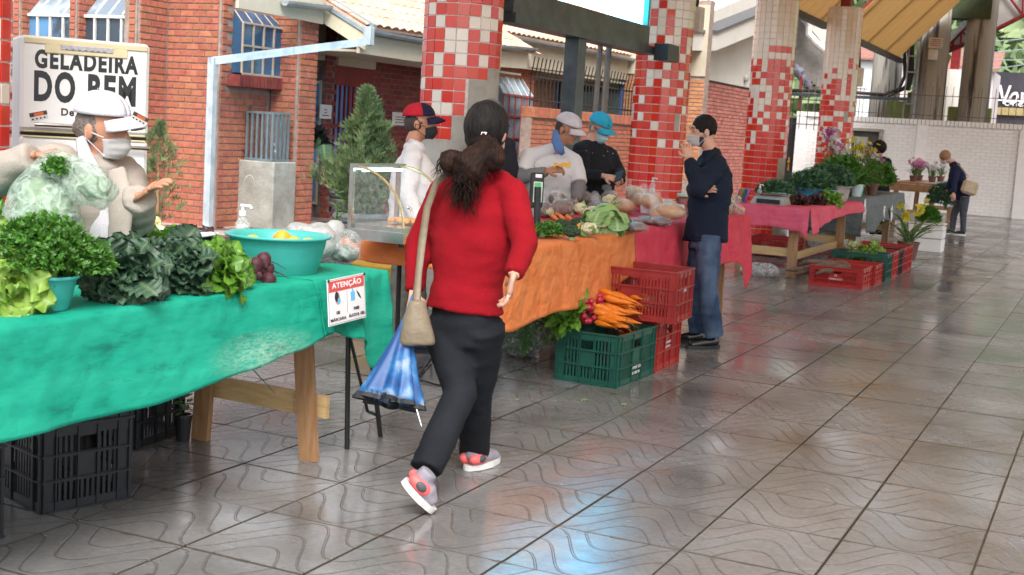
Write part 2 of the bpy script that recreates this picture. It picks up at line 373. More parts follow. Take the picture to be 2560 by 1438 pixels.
# ================================================================ tiled columns
MRED = mat('red_glazed_tile', (.62, .028, .014), col2=(.68, .045, .022), rough=.14, scale=3, rand=.05, coat=.4)
MCREAM = mat('cream_glazed_tile', (.74, .68, .60), col2=(.79, .74, .68), rough=.16, scale=3, rand=.03, coat=.4)
MGROUT = mat('tile_grout', (.72, .63, .60), rough=.75, var=.1, scale=20)
MPLAST = mat('bare_plaster', (.34, .33, .30), col2=(.46, .45, .42), rough=.9, scale=5, bump=.8, bscale=30)
MREDST = mat('red_painted_steel', (.20, .016, .018), rough=.4, var=.2)
MGALV = mat('galvanised_steel', (.52, .57, .60), rough=.38, metal=.35, var=.12, scale=6)
MBLACKC = mat('black_cable', (.012, .012, .014), rough=.45)
RC, NC, TP = .318, 21, .0988
ytc = [-0.72, 4.42, 9.56, 14.67, 19.82, 24.99]
def column(idx, X, Y, zt, label, seed, missing=None):
    rc = random.Random(seed); t = thing('tiled_column', label, 'column', (X, Y, 0), 0, 'tiled columns along the walkway')
    mb = MB(); mb.lathe([(RC, 0), (RC, zt)], (X, Y, 0), 42); mb.build('shaft', MGROUT, t, smooth=False)
    um = MB(); h = TP*.5-.0045; um.cbox((0, .001, 0), (2*h, .010, 2*h), ch=.0018)
    red = []; cre = []; ca = math.atan2(-Y, -X); plm = MB()
    for j in range(int(zt/TP)):
        z = (j+.5)*TP
        for i in range(NC):
            a = i*2*math.pi/NC + .1
            rel = (a-ca+math.pi) % (2*math.pi)-math.pi      # 0 faces the walkway camera, + is its right
            if missing and missing(rel, z): continue
            if z < 1.42: p = 1
            elif z < 2.75: p = .80-.28*(z-1.42)/1.33
            elif z < 3.15: p = .10
            else: p = 0
            m = Matrix.Translation((X, Y, z)) @ Matrix.Rotation(a-math.pi/2, 4, 'Z') @ Matrix.Translation((0, RC, 0))
            (red if rc.random() < p else cre).append(m)
    if missing:
        plm = MB(); n = 42
        for j in range(int(zt/TP)):
            for i in range(n):
                a0, a1 = (i-.5)*2*math.pi/n+.1, (i+.5)*2*math.pi/n+.1; am = (a0+a1)/2; z = (j+.5)*TP
                rel = (am-ca+math.pi) % (2*math.pi)-math.pi
                if missing(rel, z):
                    r = RC+.0015
                    plm.add([(X+r*math.cos(a0), Y+r*math.sin(a0), z-TP/2), (X+r*math.cos(a1), Y+r*math.sin(a1), z-TP/2), (X+r*math.cos(a1), Y+r*math.sin(a1), z+TP/2), (X+r*math.cos(a0), Y+r*math.sin(a0), z+TP/2)], [(0, 1, 2, 3)])
        if plm.v: plm.build('bare_plaster_patch', MPLAST, t)
    def order(l): return l
    cf = lambda m: (V((0, 0, 0))-m.translation).to_2d().dot((m.translation-V((X, Y, 0))).to_2d()) < 0
    for nm, l, mt in (('red_tile', red, MRED), ('cream_tile', cre, MCREAM)):
        front = [m for m in l if not cf(m)]; back = [m for m in l if cf(m)]
        pieces(t, nm, um, front, mt, limit=210 if nm == 'red_tile' else 170)
        if back:
            bb = MB()
            for m in back: bb.add(um.v, um.f, m)
            bb.build(nm, mt, t, kind='stuff')
    # steel post above the column
    ps = MB(); ps.box((X-.09, Y-.09, zt), (X+.09, Y+.09, zt+1.1)); ps.build('steel_post', MREDST, t)
    return t
rel = lambda r, z: r
column(0, -5.05, ytc[1]-.03, 4.1, 'red tiled column cut by the left edge of the picture beside the fridge', 11)
column(1, -5, ytc[2], 4.1, 'widest tiled column, its lower half stripped to grey plaster behind the red sweater', 12,
       lambda r, z: z < 1.42 or (r > -.25 and z < 1.62) or (r > .28 and z < 1.92) or (r > .62 and z < 2.02))
column(2, -5, ytc[3], 4.1, 'red tiled column behind the man in the black jacket, holding the end of the screen', 13,
       lambda r, z: .55 < r < .85 and 1.62 < z < 1.73)
column(3, -5, ytc[4], 4.1, 'red and cream tiled column right of the man in the blazer', 14,
       lambda r, z: r > .62 and z < 1.25)
column(4, -5, ytc[5], 4.1, 'farthest tiled column by the white wall, its lower right side bare plaster', 15,
       lambda r, z: (r > -.35 and z < 1.30) or (r > .1 and z < 1.5) or (r > .3 and 2.0 < z < 2.2 and r < .8))
# small boxes hanging on columns
t = thing('junction_box', 'pale metal box high on the column left of the sloping beige parapet', 'box', (-4.6, 14.55, 2.6))
p = dp(1740, 50, 15.5)
b = MB(); b.cbox(p, (.16, .16, .30), ch=.008); b.build('casing', mat('pale_box', (.62, .62, .60), rough=.4), t)
b = MB(); b.tube([p+V((0, 0, .15)), p+V((.01, 0, .5)), p+V((.02, .02, 1.2))], .02); b.build('cable', MBLACKC, t)
t = thing('junction_box', 'cream meter box on the right side of the farthest tiled column', 'box', (-4.66, 24.9, 2.2))
p = dp(2147, 193, 25.6)
b = MB(); b.cbox(p, (.16, .18, .36), ch=.01); b.build('casing', mat('cream_box', (.62, .58, .45), rough=.5), t)
b = MB(); b.tube([p+V((0, 0, .18)), dp(2150, 60, 25.7), dp(2138, 42, 25.7), dp(2120, 38, 25.8)], .022); b.build('cable', MBLACKC, t)
# ================================================================ canopy roofs
def canopy_mat():
    m = bpy.data.materials.new('canopy_boards'); m.use_nodes = True; nt = m.node_tree; L = nt.links.new; b = nt.nodes['Principled BSDF']
    g = ND(nt, 'NewGeometry'); mp = ND(nt, 'Mapping'); mp.inputs['Scale'].default_value = (1, 6, 1); L(g.outputs['Position'], mp.inputs[0])
    nz = ND(nt, 'TexNoise'); nz.inputs['Scale'].default_value = 4; nz.inputs['Detail'].default_value = 6; L(mp.outputs[0], nz.inputs['Vector'])
    cr = ND(nt, 'ValToRGB'); e = cr.color_ramp.elements; e[0].position = .3; e[0].color = (.50, .29, .08, 1); e[1].position = .7; e[1].color = (.74, .54, .24, 1); L(nz.outputs[0], cr.inputs[0]); L(cr.outputs[0], b.inputs['Base Color']); b.inputs['Roughness'].default_value = .6
    tb = ND(nt, 'BsdfTranslucent'); tb.inputs[0].default_value = (.74, .56, .33, 1); ms = ND(nt, 'MixShader'); ms.inputs[0].default_value = .62; L(b.outputs[0], ms.inputs[1]); L(tb.outputs[0], ms.inputs[2]); L(ms.outputs[0], nt.nodes['Material Output'].inputs[0]); return m
MCAN = canopy_mat()
SL = 1.08
def canopy(label, y0, y1, xe=-5.7, ze=3.98, xr=-2.3, xe2=1.1):
    t = thing('canopy_roof', label, 'roof', (xe, y0, ze)); zr = ze+(xr-xe)*SL
    # roof boards, each a strip running up the slope
    for side in (0, 1):
        A = V((xe, 0, ze)) if side == 0 else V((xe2, 0, ze)); B = V((xr, 0, zr)); n = int((y1-y0)/.6)
        d = (B-A).normalized(); L_ = (B-A).length; up = V((-d.z, 0, d.x)) if side == 0 else V((d.z, 0, -d.x))
        um = MB(); um.box((0, .006, 0), (L_, .6-.006, .018)); ms = []
        for k in range(n):
            o = A+V((0, y0+k*.6, 0)); ms.append(frame_m(o, d, (0, 1, 0), d.cross(V((0, 1, 0)))))
        pieces(t, 'roof_board', um, ms, MCAN, limit=80)
        # rafters and gutter beam
        y = y0+.4; um = MB(); um.box((0, -.04, -.16), (L_, .04, -.02)); ms = []
        if side == 1: um = MB(); um.box((0, -.04, .04), (L_, .04, .18))
        while y < y1:
            ms.append(frame_m(A+V((0, y, 0)), d, (0, 1, 0), d.cross(V((0, 1, 0))))); y += 2.57
        if side == 0: um = MB(); um.box((0, -.04, .02), (L_, .04, .16))
        pieces(t, 'rafter', um, ms, MREDST)
        b = MB(); b.box((A.x-.06, y0, A.z-.14), (A.x+.06, y1, A.z-.02)); b.build('eave_beam', mat('dark_gutter', (.06, .05, .05), rough=.5), t)
    return t
canopy('orange boarded canopy roof over the near stalls, underside seen beside the fourth column top', 2.6, 26.6)
canopy('farther orange boarded canopy roof seen behind the concrete poles', 28.4, 36.5)
# gable end truss of the far canopy
t = thing('roof_truss', 'dark red steel gable truss at the top right with grey panels behind', 'truss', tuple(ay(2357, 136, 38)))
def T(px, py): return ay(px, py, 38)
top = [T(2350, 137), T(2422, 58), T(2478, 8), T(2560, -60), T(2700, -170)]; bot = [T(2350, 139), T(2475, 84), T(2560, 40), T(2700, -40)]
b = MB(); b.tube([T(2345, 140), T(2475, 82), T(2560, 38), T(2720, -50)], .06, 6); b.tube([T(2345, 138), T(2478, 3), T(2560, -68), T(2720, -200)], .06, 6)
b.build('chord', MREDST, t)
for a_, c2 in (((2380, 122), (2384, 104)), ((2402, 112), (2404, 78)), ((2402, 112), (2372, 118)), ((2430, 100), (2404, 78)), ((2487, 76), (2482, 2)), ((2487, 76), (2462, 20)), ((2557, 38), (2510, -25)), ((2557, 38), (2560, -65))):
    b = MB(); b.tube([T(*a_), T(*c2)], .035, 6); b.build('strut', MREDST, t)
b = MB(); q = [T(2352, 136), T(2475, 84), T(2560, 40), T(2720, -50), T(2720, -200), T(2560, -66), T(2478, 6)]
q = [x+V((0, .12, 0)) for x in q]; b.rings([q, [x+V((0, .02, 0)) for x in q]]); b.build('gable_panel', mat('grey_panel', (.42, .40, .38), rough=.6, var=.1, scale=2), t)
b = MB(); q0, q1 = T(2350, 132), T(2480, -2); b.tube([q0+V((0, -.3, .05)), q1+V((0, -.3, .05))], .07, 4, sq=(1, .4)); b.build('fascia', mat('pale_fascia', (.6, .66, .62), rough=.5), t)
# ================================================================ LED screen between the first two columns in view
MFRAME = mat('dark_steel_frame', (.055, .07, .085), rough=.38, metal=.2, var=.25, scale=4)
sx = -4.82; p0, p1 = ax(1272, 6, sx), ax(1607, 86, sx)
ya, yb = 10.02, p1.y; zb = 2.66
t = thing('outdoor_screen', 'large lit outdoor display in a dark steel frame hung between two tiled columns', 'screen', (sx, ya, zb))
def led_mat():
    m = bpy.data.materials.new('lit_display'); m.use_nodes = True; nt = m.node_tree; L = nt.links.new; nt.nodes.remove(nt.nodes['Principled BSDF']); M = mathnt(nt)
    g = ND(nt, 'NewGeometry'); sp = ND(nt, 'SeparateXYZ'); L(g.outputs['Position'], sp.inputs[0])
    em = ND(nt, 'Emission'); em.inputs[1].default_value = 7.0
    # picture: pale poster, sandy photo block in the middle, blue field higher up
    nz = ND(nt, 'TexNoise'); nz.inputs['Scale'].default_value = 6; L(g.outputs['Position'], nz.inputs['Vector'])
    cr = ND(nt, 'ValToRGB'); cr.color_ramp.elements[0].color = (.2, .11, .06, 1); cr.color_ramp.elements[1].color = (.25, .2, .16, 1); cr.color_ramp.elements[0].position = .35; cr.color_ramp.elements[1].position = .6; L(nz.outputs[0], cr.inputs[0])
    y = sp.outputs[1]; z = sp.outputs[2]
    inb = M('MULTIPLY', M('MULTIPLY', M('GREATER_THAN', y, 11.2), M('LESS_THAN', y, 12.25)), M('LESS_THAN', z, 3.25))
    hi = M('MINIMUM', M('MAXIMUM', M('DIVIDE', M('SUBTRACT', z, 2.97), .08), 0.), 1.)
    a = ND(nt, 'Mix', data_type='RGBA'); L(hi, a.inputs[0]); a.inputs[6].default_value = (.13, .40, .55, 1); a.inputs[7].default_value = (.006, .26, .50, 1)
    c = ND(nt, 'Mix', data_type='RGBA'); L(inb, c.inputs[0]); L(a.outputs[2], c.inputs[6]); L(cr.outputs[0], c.inputs[7])
    L(c.outputs[2], em.inputs[0]); L(em.outputs[0], nt.nodes['Material Output'].inputs[0]); return m
b = MB(); b.box((sx-.03, ya+.08, zb+.02), (sx+.0, yb-.03, 4.3)); b.build('display', led_mat(), t)
b = MB(); b.box((sx-.16, ya-.02, zb-.18), (sx+.055, yb+.06, zb+.02)); b.build('bezel', MFRAME, t)
b = MB(); b.box((sx-.12, ya-.04, zb-.27), (sx+.09, yb+.30, zb-.185)); b.build('support_beam', MFRAME, t)
b = MB(); b.box((sx-.12, yb-.025, zb+.025), (sx+.055, yb+.03, 4.3)); b.build('side_bezel', mat('teal_bezel', (.02, .25, .26), rough=.3), t)
b = MB(); b.box((sx-.12, ya-.02, zb+.025), (sx+.055, ya+.075, 4.3)); b.build('side_bezel', MFRAME, t)
b = MB(); b.box((sx+.10, yb+.12, zb-.33), (sx+.26, yb+.50, zb-.15)); b.build('bracket', mat('black_steel', (.02, .022, .025), rough=.4), t)
yp = ax(1437, 180, sx).y
b = MB(); b.box((sx-.09, yp-.07, 0), (sx+.05, yp+.13, zb-.27)); b.build('post', MFRAME, t)
for k, (px, w) in enumerate(((1490, .03), (1512, .035))):
    yp = ax(px, 200, -5.1).y; b = MB(); b.tube([(-5.1, yp, 0), (-5.1, yp+.06, zb-.2)], w, 8)
    tt = b.build('scaffold_pole', mat('brown_pole', (.20, .17, .15), rough=.5, metal=.3), None); _tag(tt, ['grey thin pole under the screen, nearer the dark post', 'brownish thin pole under the screen, nearer the second column'][k], 'pole', 'thin poles under the screen')
# ================================================================ brick walls
BW, BH = .20, .083
def brick_units(w=.188, h=.066, t=.02):
    a = MB(); a.cbox((w/2, t/2, h/2), (w, t, h), ch=.003); b = MB(); b.cbox((w/4-.003, t/2, h/2), (w/2-.006, t, h), ch=.003)
    return {0: a, 1: b}
BU = brick_units()
def wall_bricks(o, axis, out, length, z0, z1, openings=(), x0off=0.):
    """o: world (x,y) start; axis 'x' or 'y'; out: outward unit (2d). returns list of (key, matrix); bricks start 2 mm inside the mortar plane"""
    d = V((1, 0, 0)) if axis == 'x' else V((0, 1, 0)); n = V((out[0], out[1], 0)); ms = []
    flip = d.cross(n).z < 0            # keep right-handed frame with y = outward
    for j in range(int((z1-z0)/BH+.01)):
        z = z0+j*BH+.008; u = 0 if j % 2 == 0 else -BW/2
        while u < length-.05:
            k = 0; uu = u; w = BW
            if u < 0: k = 1; uu = 0.; w = BW/2
            elif u+BW > length+.03: k = 1; w = BW/2
            if uu+w <= length+.06 and not any(a-.06 < uu+w/2 < b+.06 and c-.05 < z+BH/2 < e+.05 for a, b, c, e in openings):
                P0 = V((o[0], o[1], z))+d*(uu+.004)+n*(-.006)
                if flip: m = frame_m(P0+d*((.188 if k == 0 else .088)), -d, n, V((0, 0, 1)))
                else: m = frame_m(P0, d, n, V((0, 0, 1)))
                ms.append((k, m))
            u += BW
    return ms
MMORT = mat('mortar', (.33, .25, .21), rough=.95, var=.15, scale=10, bump=.5, bscale=60)
MMORTD = mat('shaded_mortar', (.20, .16, .15), rough=.95, var=.2, scale=10)  # mortar toned down for the shade under the eaves
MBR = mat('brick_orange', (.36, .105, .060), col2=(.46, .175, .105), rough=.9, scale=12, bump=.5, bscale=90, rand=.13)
MBRD = mat('brick_red_shaded', (.19, .035, .03), col2=(.28, .065, .05), rough=.85, scale=12, bump=.5, bscale=90, rand=.22)  # brick darkened so its colour carries the eave shade
MBEI = mat('beige_render', (.50, .44, .33), col2=(.58, .53, .42), rough=.85, scale=1.5, bump=.2)
MWF = mat('white_window_frame', (.66, .66, .62), rough=.45, var=.08)
MCF = mat('cream_window_frame', (.50, .40, .30), rough=.5, var=.1)
def glass_mat(name, col, rough=.12, col2=None): return mat(name, col, col2=col2, rough=rough, scale=1.5, spec=.7, mixlo=.45, mixhi=.55)
MGL = glass_mat('window_glass_with_blue_curtain', (.045, .065, .09), col2=(.10, .25, .45))
MGLD = glass_mat('dark_blue_glass', (.035, .09, .17), col2=(.05, .15, .28))
MGW = glass_mat('window_glass_sky', (.20, .26, .32), col2=(.34, .42, .48), rough=.08)
def mortar_wall(name, a, b, parent, mt=MMORT):
    m = MB(); m.box(a, b); return m.build(name, mt, parent)
bh = thing('brick_building', 'orange brick market building behind the stalls with greenhouse windows and tiled roof', 'building', (-11, 14, 0))
ZT = 3.4
bm_ = []
YF, XF = 13.37, -10.42
# F1 face towards the walkway camera, then the receding wall with the blue window, pier, door bay
mortar_wall('wall', (-11.25, YF, 0), (XF, YF+.25, ZT), bh); bm_ += wall_bricks((-11.25, YF), 'x', (0, -1), .83, 0, ZT)
mortar_wall('wall', (XF-.24, YF+.252, 0), (XF-.002, 15.5, ZT), bh, MMORT)
W1a, W1b = ax(577, 180, XF+.0).y-YF, ax(680, 190, XF).y-YF
bm_ += wall_bricks((XF, YF+.02), 'y', (1, 0), 1.05, 0, ZT, [(W1a-.02, W1b, 1.78, 2.9)])
YP, XP = 14.45, -9.97
mortar_wall('pier', (XF+.02, YP, 0), (XP, 14.86, ZT), bh); bm_ += wall_bricks((XF+.02, YP), 'x', (0, -1), XP-XF-.02, 0, ZT); bm_ += wall_bricks((XP, YP+.02), 'y', (1, 0), .38, 0, ZT)
# left saw-tooth bays
tooth = []
XL = -11.25
yL = ax(345, 150, XL).y
mortar_wall('wall', (XL-.25, yL+.02, 0), (XL-.001, YF-.002, ZT), bh, MMORT); bm_ += wall_bricks((XL, yL+.02), 'y', (1, 0), YF-yL-.05, 0, ZT)
xs_ = []
def fin(px0, px1):      # lit end face of a fin at depth plane yL
    a, b = ay(px0, 150, yL), ay(px1, 150, yL); return a.x, b.x
for (pa, pb, pw0) in ((321, 340, 205), (173, 190, 64), (33, 49, -60)):
    xa, xb = fin(pa, pb)
    mortar_wall('fin', (xa, yL, 0), (xb, yL+1.3, ZT), bh); bm_ += wall_bricks((xa, yL), 'x', (0, -1), xb-xa, 0, ZT)
    if xb < XL-.1: bm_ += wall_bricks((xb, yL+.02), 'y', (1, 0), 1.2, 0, ZT)
    # greenhouse window to the left of the fin
    xw = ay(pw0, 150, yL+.15).x; zs = ay(250, 41, yL+.1).z; yw = yL+.12
    wd = MB(); wd.box((xw, yw+.03, 1.0), (xa-.01, yw+.04, zs)); w_ = wd.build('window', MGL, bh)
    fr = MB(); n = 4
    for k in range(n+1):
        x = xw+(xa-.02-xw)*k/n; fr.box((x-.016, yw, 1.0), (x+.016, yw+.028, zs-.02))
    fr.box((xw, yw-.008, zs-.018), (xa-.01, yw+.032, zs+.02)); fr.build('frame', MWF, w_)
    # sloped roof glass rising away from the camera
    gl = MB(); gl.add([(xw, yw+.02, zs+.02), (xa-.01, yw+.02, zs+.02), (xa-.01, yw+.95, zs+.98), (xw, yw+.95, zs+.98), (xw, yw+.95, zs+.96), (xa-.01, yw+.95, zs+.96), (xa-.01, yw+.02, zs+.0), (xw, yw+.02, zs+.0)], [(0, 1, 2, 3), (4, 5, 6, 7), (0, 7, 6, 1), (3, 2, 5, 4), (1, 6, 5, 2), (0, 3, 4, 7)]); g_ = gl.build('roof_glass', MGW, w_)
    sb = MB()
    for k in range(n+1):
        x = xw+(xa-.02-xw)*k/n; sb.tube([(x, yw+.02, zs+.03), (x, yw+.95, zs+.99)], .016, 4)
    sb.tube([(xw, yw+.34, zs+.36), (xa-.01, yw+.34, zs+.36)], .016, 4); sb.build('glazing_bar', MWF, w_)
# recessed bay behind P2: back wall, blue side light, small pier, red door, wall with eave shade in its brick colour
XD = -10.75
yb0 = 14.88; ye = 23.5
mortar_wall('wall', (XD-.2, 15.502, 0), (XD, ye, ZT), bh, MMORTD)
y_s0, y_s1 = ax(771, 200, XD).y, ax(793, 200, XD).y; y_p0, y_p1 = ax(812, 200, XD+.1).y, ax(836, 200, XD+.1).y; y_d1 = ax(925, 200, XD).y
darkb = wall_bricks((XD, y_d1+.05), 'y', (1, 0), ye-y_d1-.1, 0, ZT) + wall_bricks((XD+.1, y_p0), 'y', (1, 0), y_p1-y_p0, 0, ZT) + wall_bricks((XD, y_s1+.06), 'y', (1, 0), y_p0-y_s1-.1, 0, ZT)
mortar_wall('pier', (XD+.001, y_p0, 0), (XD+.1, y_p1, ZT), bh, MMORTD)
for k in range(4):
    z0 = .25+k*.44; m = MB(); m.box((XD+.01, y_s0-.25, z0), (XD+.03, y_s1, z0+.41)); m.build('side_light', glass_mat('sky_blue_pane', (.05, .16, .33), col2=(.08, .24, .45)), bh)
m = MB()
for k in range(5): m.box((XD+.012, y_s0-.25, .215+k*.44), (XD+.05, y_s1, .245+k*.44))
m.box((XD+.012, y_s1, .2), (XD+.06, y_s1+.05, 2.02)); m.build('side_light_frame', MCF, bh)
zb_ = ax(800, 140, XD+.3).z
m = MB(); m.box((XD+.004, y_s0-.3, ax(790, 150, XD).z), (XD+.09, y_p0-.002, ZT-.1)); m.build('lintel_panel', MBEI, bh)
m = MB(); m.box((XD+.004, y_p1+.002, ax(850, 165, XD).z), (XD+.16, ax(940, 165, XD+.16).y, ZT-.1)); m.build('lintel_panel', MBEI, bh)
MREDD = mat('red_painted_wood', (.22, .008, .012), rough=.5, var=.25, scale=3)
zdt = ax(880, 166, XD+.05).z; zdm = ax(880, 208, XD+.05).z
m = MB(); m.box((XD+.004, y_p1, zdm), (XD+.06, y_d1, zdt)); m.build('door_transom', MREDD, bh)
m = MB(); m.box((XD+.004, y_p1, .02), (XD+.03, y_d1, zdm)); dr = m.build('door', mat('blue_door_glass', (.07, .20, .45), col2=(.12, .30, .60), rough=.2, scale=2), bh)
m = MB()
for k in range(10):
    y = y_p1+(y_d1-y_p1)*k/9; m.box((XD+.032, y-.013-.02*(k in (0, 4, 5, 9)), .02), (XD+.06, y+.013+.02*(k in (0, 4, 5, 9)), zdm-.002))
for z in (.03, .55, 1.35, zdm-.05): m.box((XD+.034, y_p1, z), (XD+.058, y_d1, z+.05))
m.build('door_grille', MREDD, dr)
pieces(bh, 'brick', BU, bm_, MBR, limit=300)
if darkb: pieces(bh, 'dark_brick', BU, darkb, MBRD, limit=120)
# blue oriel window facing the walkway
wx = XF; ya_, yb_ = YF+W1a, YF+W1b; z0 = ax(640, 186, wx+.15).z; z1 = ax(640, 62, wx+.15).z; ztop = ax(600, 28, wx).z
pj = .16
m = MB(); m.box((wx+.012, ya_, z0), (wx+pj, yb_, z1)); w_ = m.build('window', MGLD, bh)
m = MB(); m.add([(wx+pj, ya_, z1), (wx+pj, yb_, z1), (wx+.02, yb_-.12, ztop), (wx+.02, ya_, ztop), (wx+.015, ya_, z1), (wx+.015, yb_, z1)], [(0, 1, 2, 3), (0, 4, 5, 1), (0, 3, 4), (1, 5, 2), (3, 2, 5, 4)]); m.build('roof_glass', MGLD, w_)
m = MB(); n = 4
for k in range(n+1):
    y = ya_+(yb_-ya_)*k/n; m.box((wx+pj+.001, y-.012, z0), (wx+pj+.02, y+.012, z1)); m.tube([(wx+pj+.004, y, z1), (wx+.03, y-(.12 if k == n else 0.06*k/n), ztop)], .009, 4)
for z in (z0-.02, (z0+z1)/2+.02, z1-.01): m.box((wx+pj+.002, ya_, z), (wx+pj+.024, yb_, z+.025))
m.build('frame', MCF, w_)
us = MB(); us.cbox((0, 0, 0), (.20, .062, .15), ch=.004)
pieces(bh, 'sill_brick', us, [Matrix.Translation((wx+.11, ya_-.05+k*.0755, z0-.1)) for k in range(int((yb_-ya_+.2)/.0755))], MBRD)
# fascia, gutters
def strip(name, pts_top, h, th, mt, parent, n=(1, 0, 0)):
    """board following pts_top, height h downwards, thickness th inward along -n"""
    m = MB(); n = V(n)
    rs = [[V(p), V(p)-V((0, 0, h)), V(p)-V((0, 0, h))-n*th, V(p)-n*th] for p in pts_top]; m.rings(rs); return m.build(name, mt, parent)
E1 = -9.85
fa = ax(597, 20, E1); fb = ax(765, 45, E1)
zt1 = ax(808, 14, E1).z
strip('fascia', [(E1, fa.y, fa.z+.36), (E1, 14.8, fa.z+.34)], .36, .05, MBEI, bh)
YR = 14.86
MGUT = mat('grey_gutter', (.34, .39, .42), rough=.4, metal=.3, var=.12, scale=5)
def gutter(name, a, b, parent, r=.065):
    a, b = V(a), V(b); m = MB(); d = (b-a).normalized(); s = d.cross(V((0, 0, 1))).normalized()
    prof = [s*(r*math.cos(t))+V((0, 0, 1))*(-r*math.sin(t)) for t in [math.pi*k/6 for k in range(7)]]; prof += [q*.9 for q in prof[::-1]]
    m.rings([[a+q for q in prof], [b+q for q in prof]]); return m.build(name, MGUT, parent, smooth=False)
gutter('gutter', ax(712, 2, E1+.08), (E1+.08, YR-.05, zt1), bh)
# raking fascia at the gable of the lower roof, from eave 1 out to eave 2
E2 = -9.22
ra, rb = ay(806, 14, YR-.02), ay(915, 78, YR-.02)
strip('raking_fascia', [V(ra)+V((0, 0, -.02)), V(rb)+V((0, 0, -.05))], .20, .05, mat('beige_render_lit', (.62, .56, .40), rough=.8, scale=1.5), bh, n=(0, -1, 0))  # beige made lighter in colour for the light on this gable face
strip('raking_gutter', [V(ra)+V((0, -.02, .05)), V(rb)+V((0, -.02, 0.02))], .055, .09, MGUT, bh, n=(0, -1, 0))
strip('raking_gutter', [V(ra)+V((0.03, .10, .13)), V(rb)+V((0.05, .10, .10))], .055, .09, MGUT, bh, n=(0, -1, 0))
e2a = ax(925, 74, E2); e2b = ax(1052, 97, E2); e2c = ax(1338, 120, E2); gz = e2a.z
strip('fascia', [(E2-.08, YR, e2a.z-.06), (E2-.08, e2b.y, e2b.z-.06), (E2-.08, 20.2, e2c.z-.10)], .26, .05, MBEI, bh)
gutter('gutter', (E2, YR-.02, e2a.z), (E2, e2b.y, e2b.z), bh); gutter('gutter', (E2, e2b.y, e2b.z), (E2, e2c.y, e2c.z), bh)
m = MB(); m.box((E2-1.4, YR+.05, gz-.30), (E2-.14, 20.1, gz-.27)); m.build('soffit', MBEI, bh)
# tiled roof planes
MTILE = mat('clay_roof_tile', (.62, .36, .24), col2=(.72, .52, .40), rough=.6, scale=6, rand=.12, bump=.3)
def tile_unit(w=.2, l=.36):
    m = MB(); n = 6; rs = []
    for v in (0, 1):
        rs.append([((-w/2+w*k/n), v*l, .03*math.cos((k/n-.5)*math.pi)+.012*(1-v)) for k in range(n+1)])
    rs2 = [[(x, y, z-.014) for x, y, z in r] for r in rs]
    m.rings(rs, cap=False, closed=False); m.rings(rs2[::-1], cap=False, closed=False)
    k = n+1
    m.add(rs[0]+rs2[0], [(i, i+1, i+1+k, i+k) for i in range(n)]); return m
TU = tile_unit()
def roof(parent, eave_a, eave_b, up, length, limit=300, base=MTILE):
    """eave line a->b, up: unit vector up the slope"""
    a, b = V(eave_a), V(eave_b); d = (b-a).normalized(); up = V(up).normalized(); nrm = d.cross(up); ms = []
    if nrm.z < 0: nrm = -nrm
    L_ = (b-a).length; nx = int(L_/.215); ny = int(length/.33)
    xx = up.cross(nrm)
    for j in range(ny):
        for i in range(nx): ms.append(frame_m(a+d*(i+.5)*.215+up*j*.33+nrm*.02*0, xx, up, nrm))
    pieces(parent, 'roof_tile', TU, ms, base, limit=limit, smooth=True)
    m = MB(); m.rings([[a+nrm*-.02, b+nrm*-.02, b+up*length+nrm*-.02, a+up*length+nrm*-.02], [a+nrm*-.05, b+nrm*-.05, b+up*length+nrm*-.05, a+up*length+nrm*-.05]]); m.build('roof_deck', MTILE, parent)
up2 = (-1, 0, .50)
roof(bh, (E2, YR+.02, gz+.05), (E2, 20.6, gz+.12), up2, 4.2)
# small overlapping lower roof right of the first column (seen beyond it) and its bay with the red window
strip('fascia', [ax(1256, 120, E2-.3), ax(1330, 126, E2-.3)], .3, .05, MBEI, bh)
xo = XD+.55
def opx(px, py): return ax(px, py, xo)
ob = thing('brick_bay', 'brick bay with red framed greenhouse window right of the stripped column', 'building', (xo, opx(1290, 300).y, 0))
ya2, yb2 = opx(1245, 300).y, opx(1302, 300).y; yc2 = opx(1330, 300).y
mortar_wall('wall', (xo-.8, ya2-.4, 0), (xo-.001, yc2, 3.0), ob, MMORT)
bb = wall_bricks((xo, yb2), 'y', (1, 0), yc2-yb2, 0, 3.0) + wall_bricks((xo, ya2-.4), 'y', (1, 0), yb2-ya2+.4, 0, .9)+wall_bricks((xo, ya2-.4), 'y', (1, 0), yb2-ya2+.4, 2.35, 3.0)
pieces(ob, 'brick', BU, bb, MBR, limit=200)
mrf = mat('red_window_frame', (.45, .10, .10), rough=.5)
z0, z1, z2 = .9, opx(1270, 237).z, opx(1245, 190).z
m = MB(); m.box((xo+.01, ya2-.3, z0), (xo+.22, yb2, z1)); w_ = m.build('window', MGW, ob)
m = MB(); m.add([(xo+.22, ya2-.3, z1), (xo+.22, yb2, z1), (xo+.01, yb2-.1, z2), (xo+.01, ya2-.3, z2), (xo+.01, ya2-.3, z1), (xo+.01, yb2, z1)], [(0, 1, 2, 3), (0, 4, 5, 1), (0, 3, 4), (1, 5, 2), (3, 2, 5, 4)]); m.build('roof_glass', MGW, w_)
m = MB()
for k in range(6):
    y = ya2-.3+(yb2-ya2+.3)*k/5; m.box((xo+.221, y-.014, z0), (xo+.24, y+.014, z1))
for z in (z0, z0+(z1-z0)*.33, z0+(z1-z0)*.66, z1-.03): m.box((xo+.222, ya2-.3, z), (xo+.245, yb2, z+.035))
m.build('frame', mrf, w_)
m = MB()
for k in range(6):
    y = ya2-.3+(yb2-ya2+.3)*k/5; m.tube([(xo+.225, y, z1), (xo+.02, y-(.1 if k == 5 else 0), z2)], .012, 4)
m.build('glazing_bar', MWF, w_)
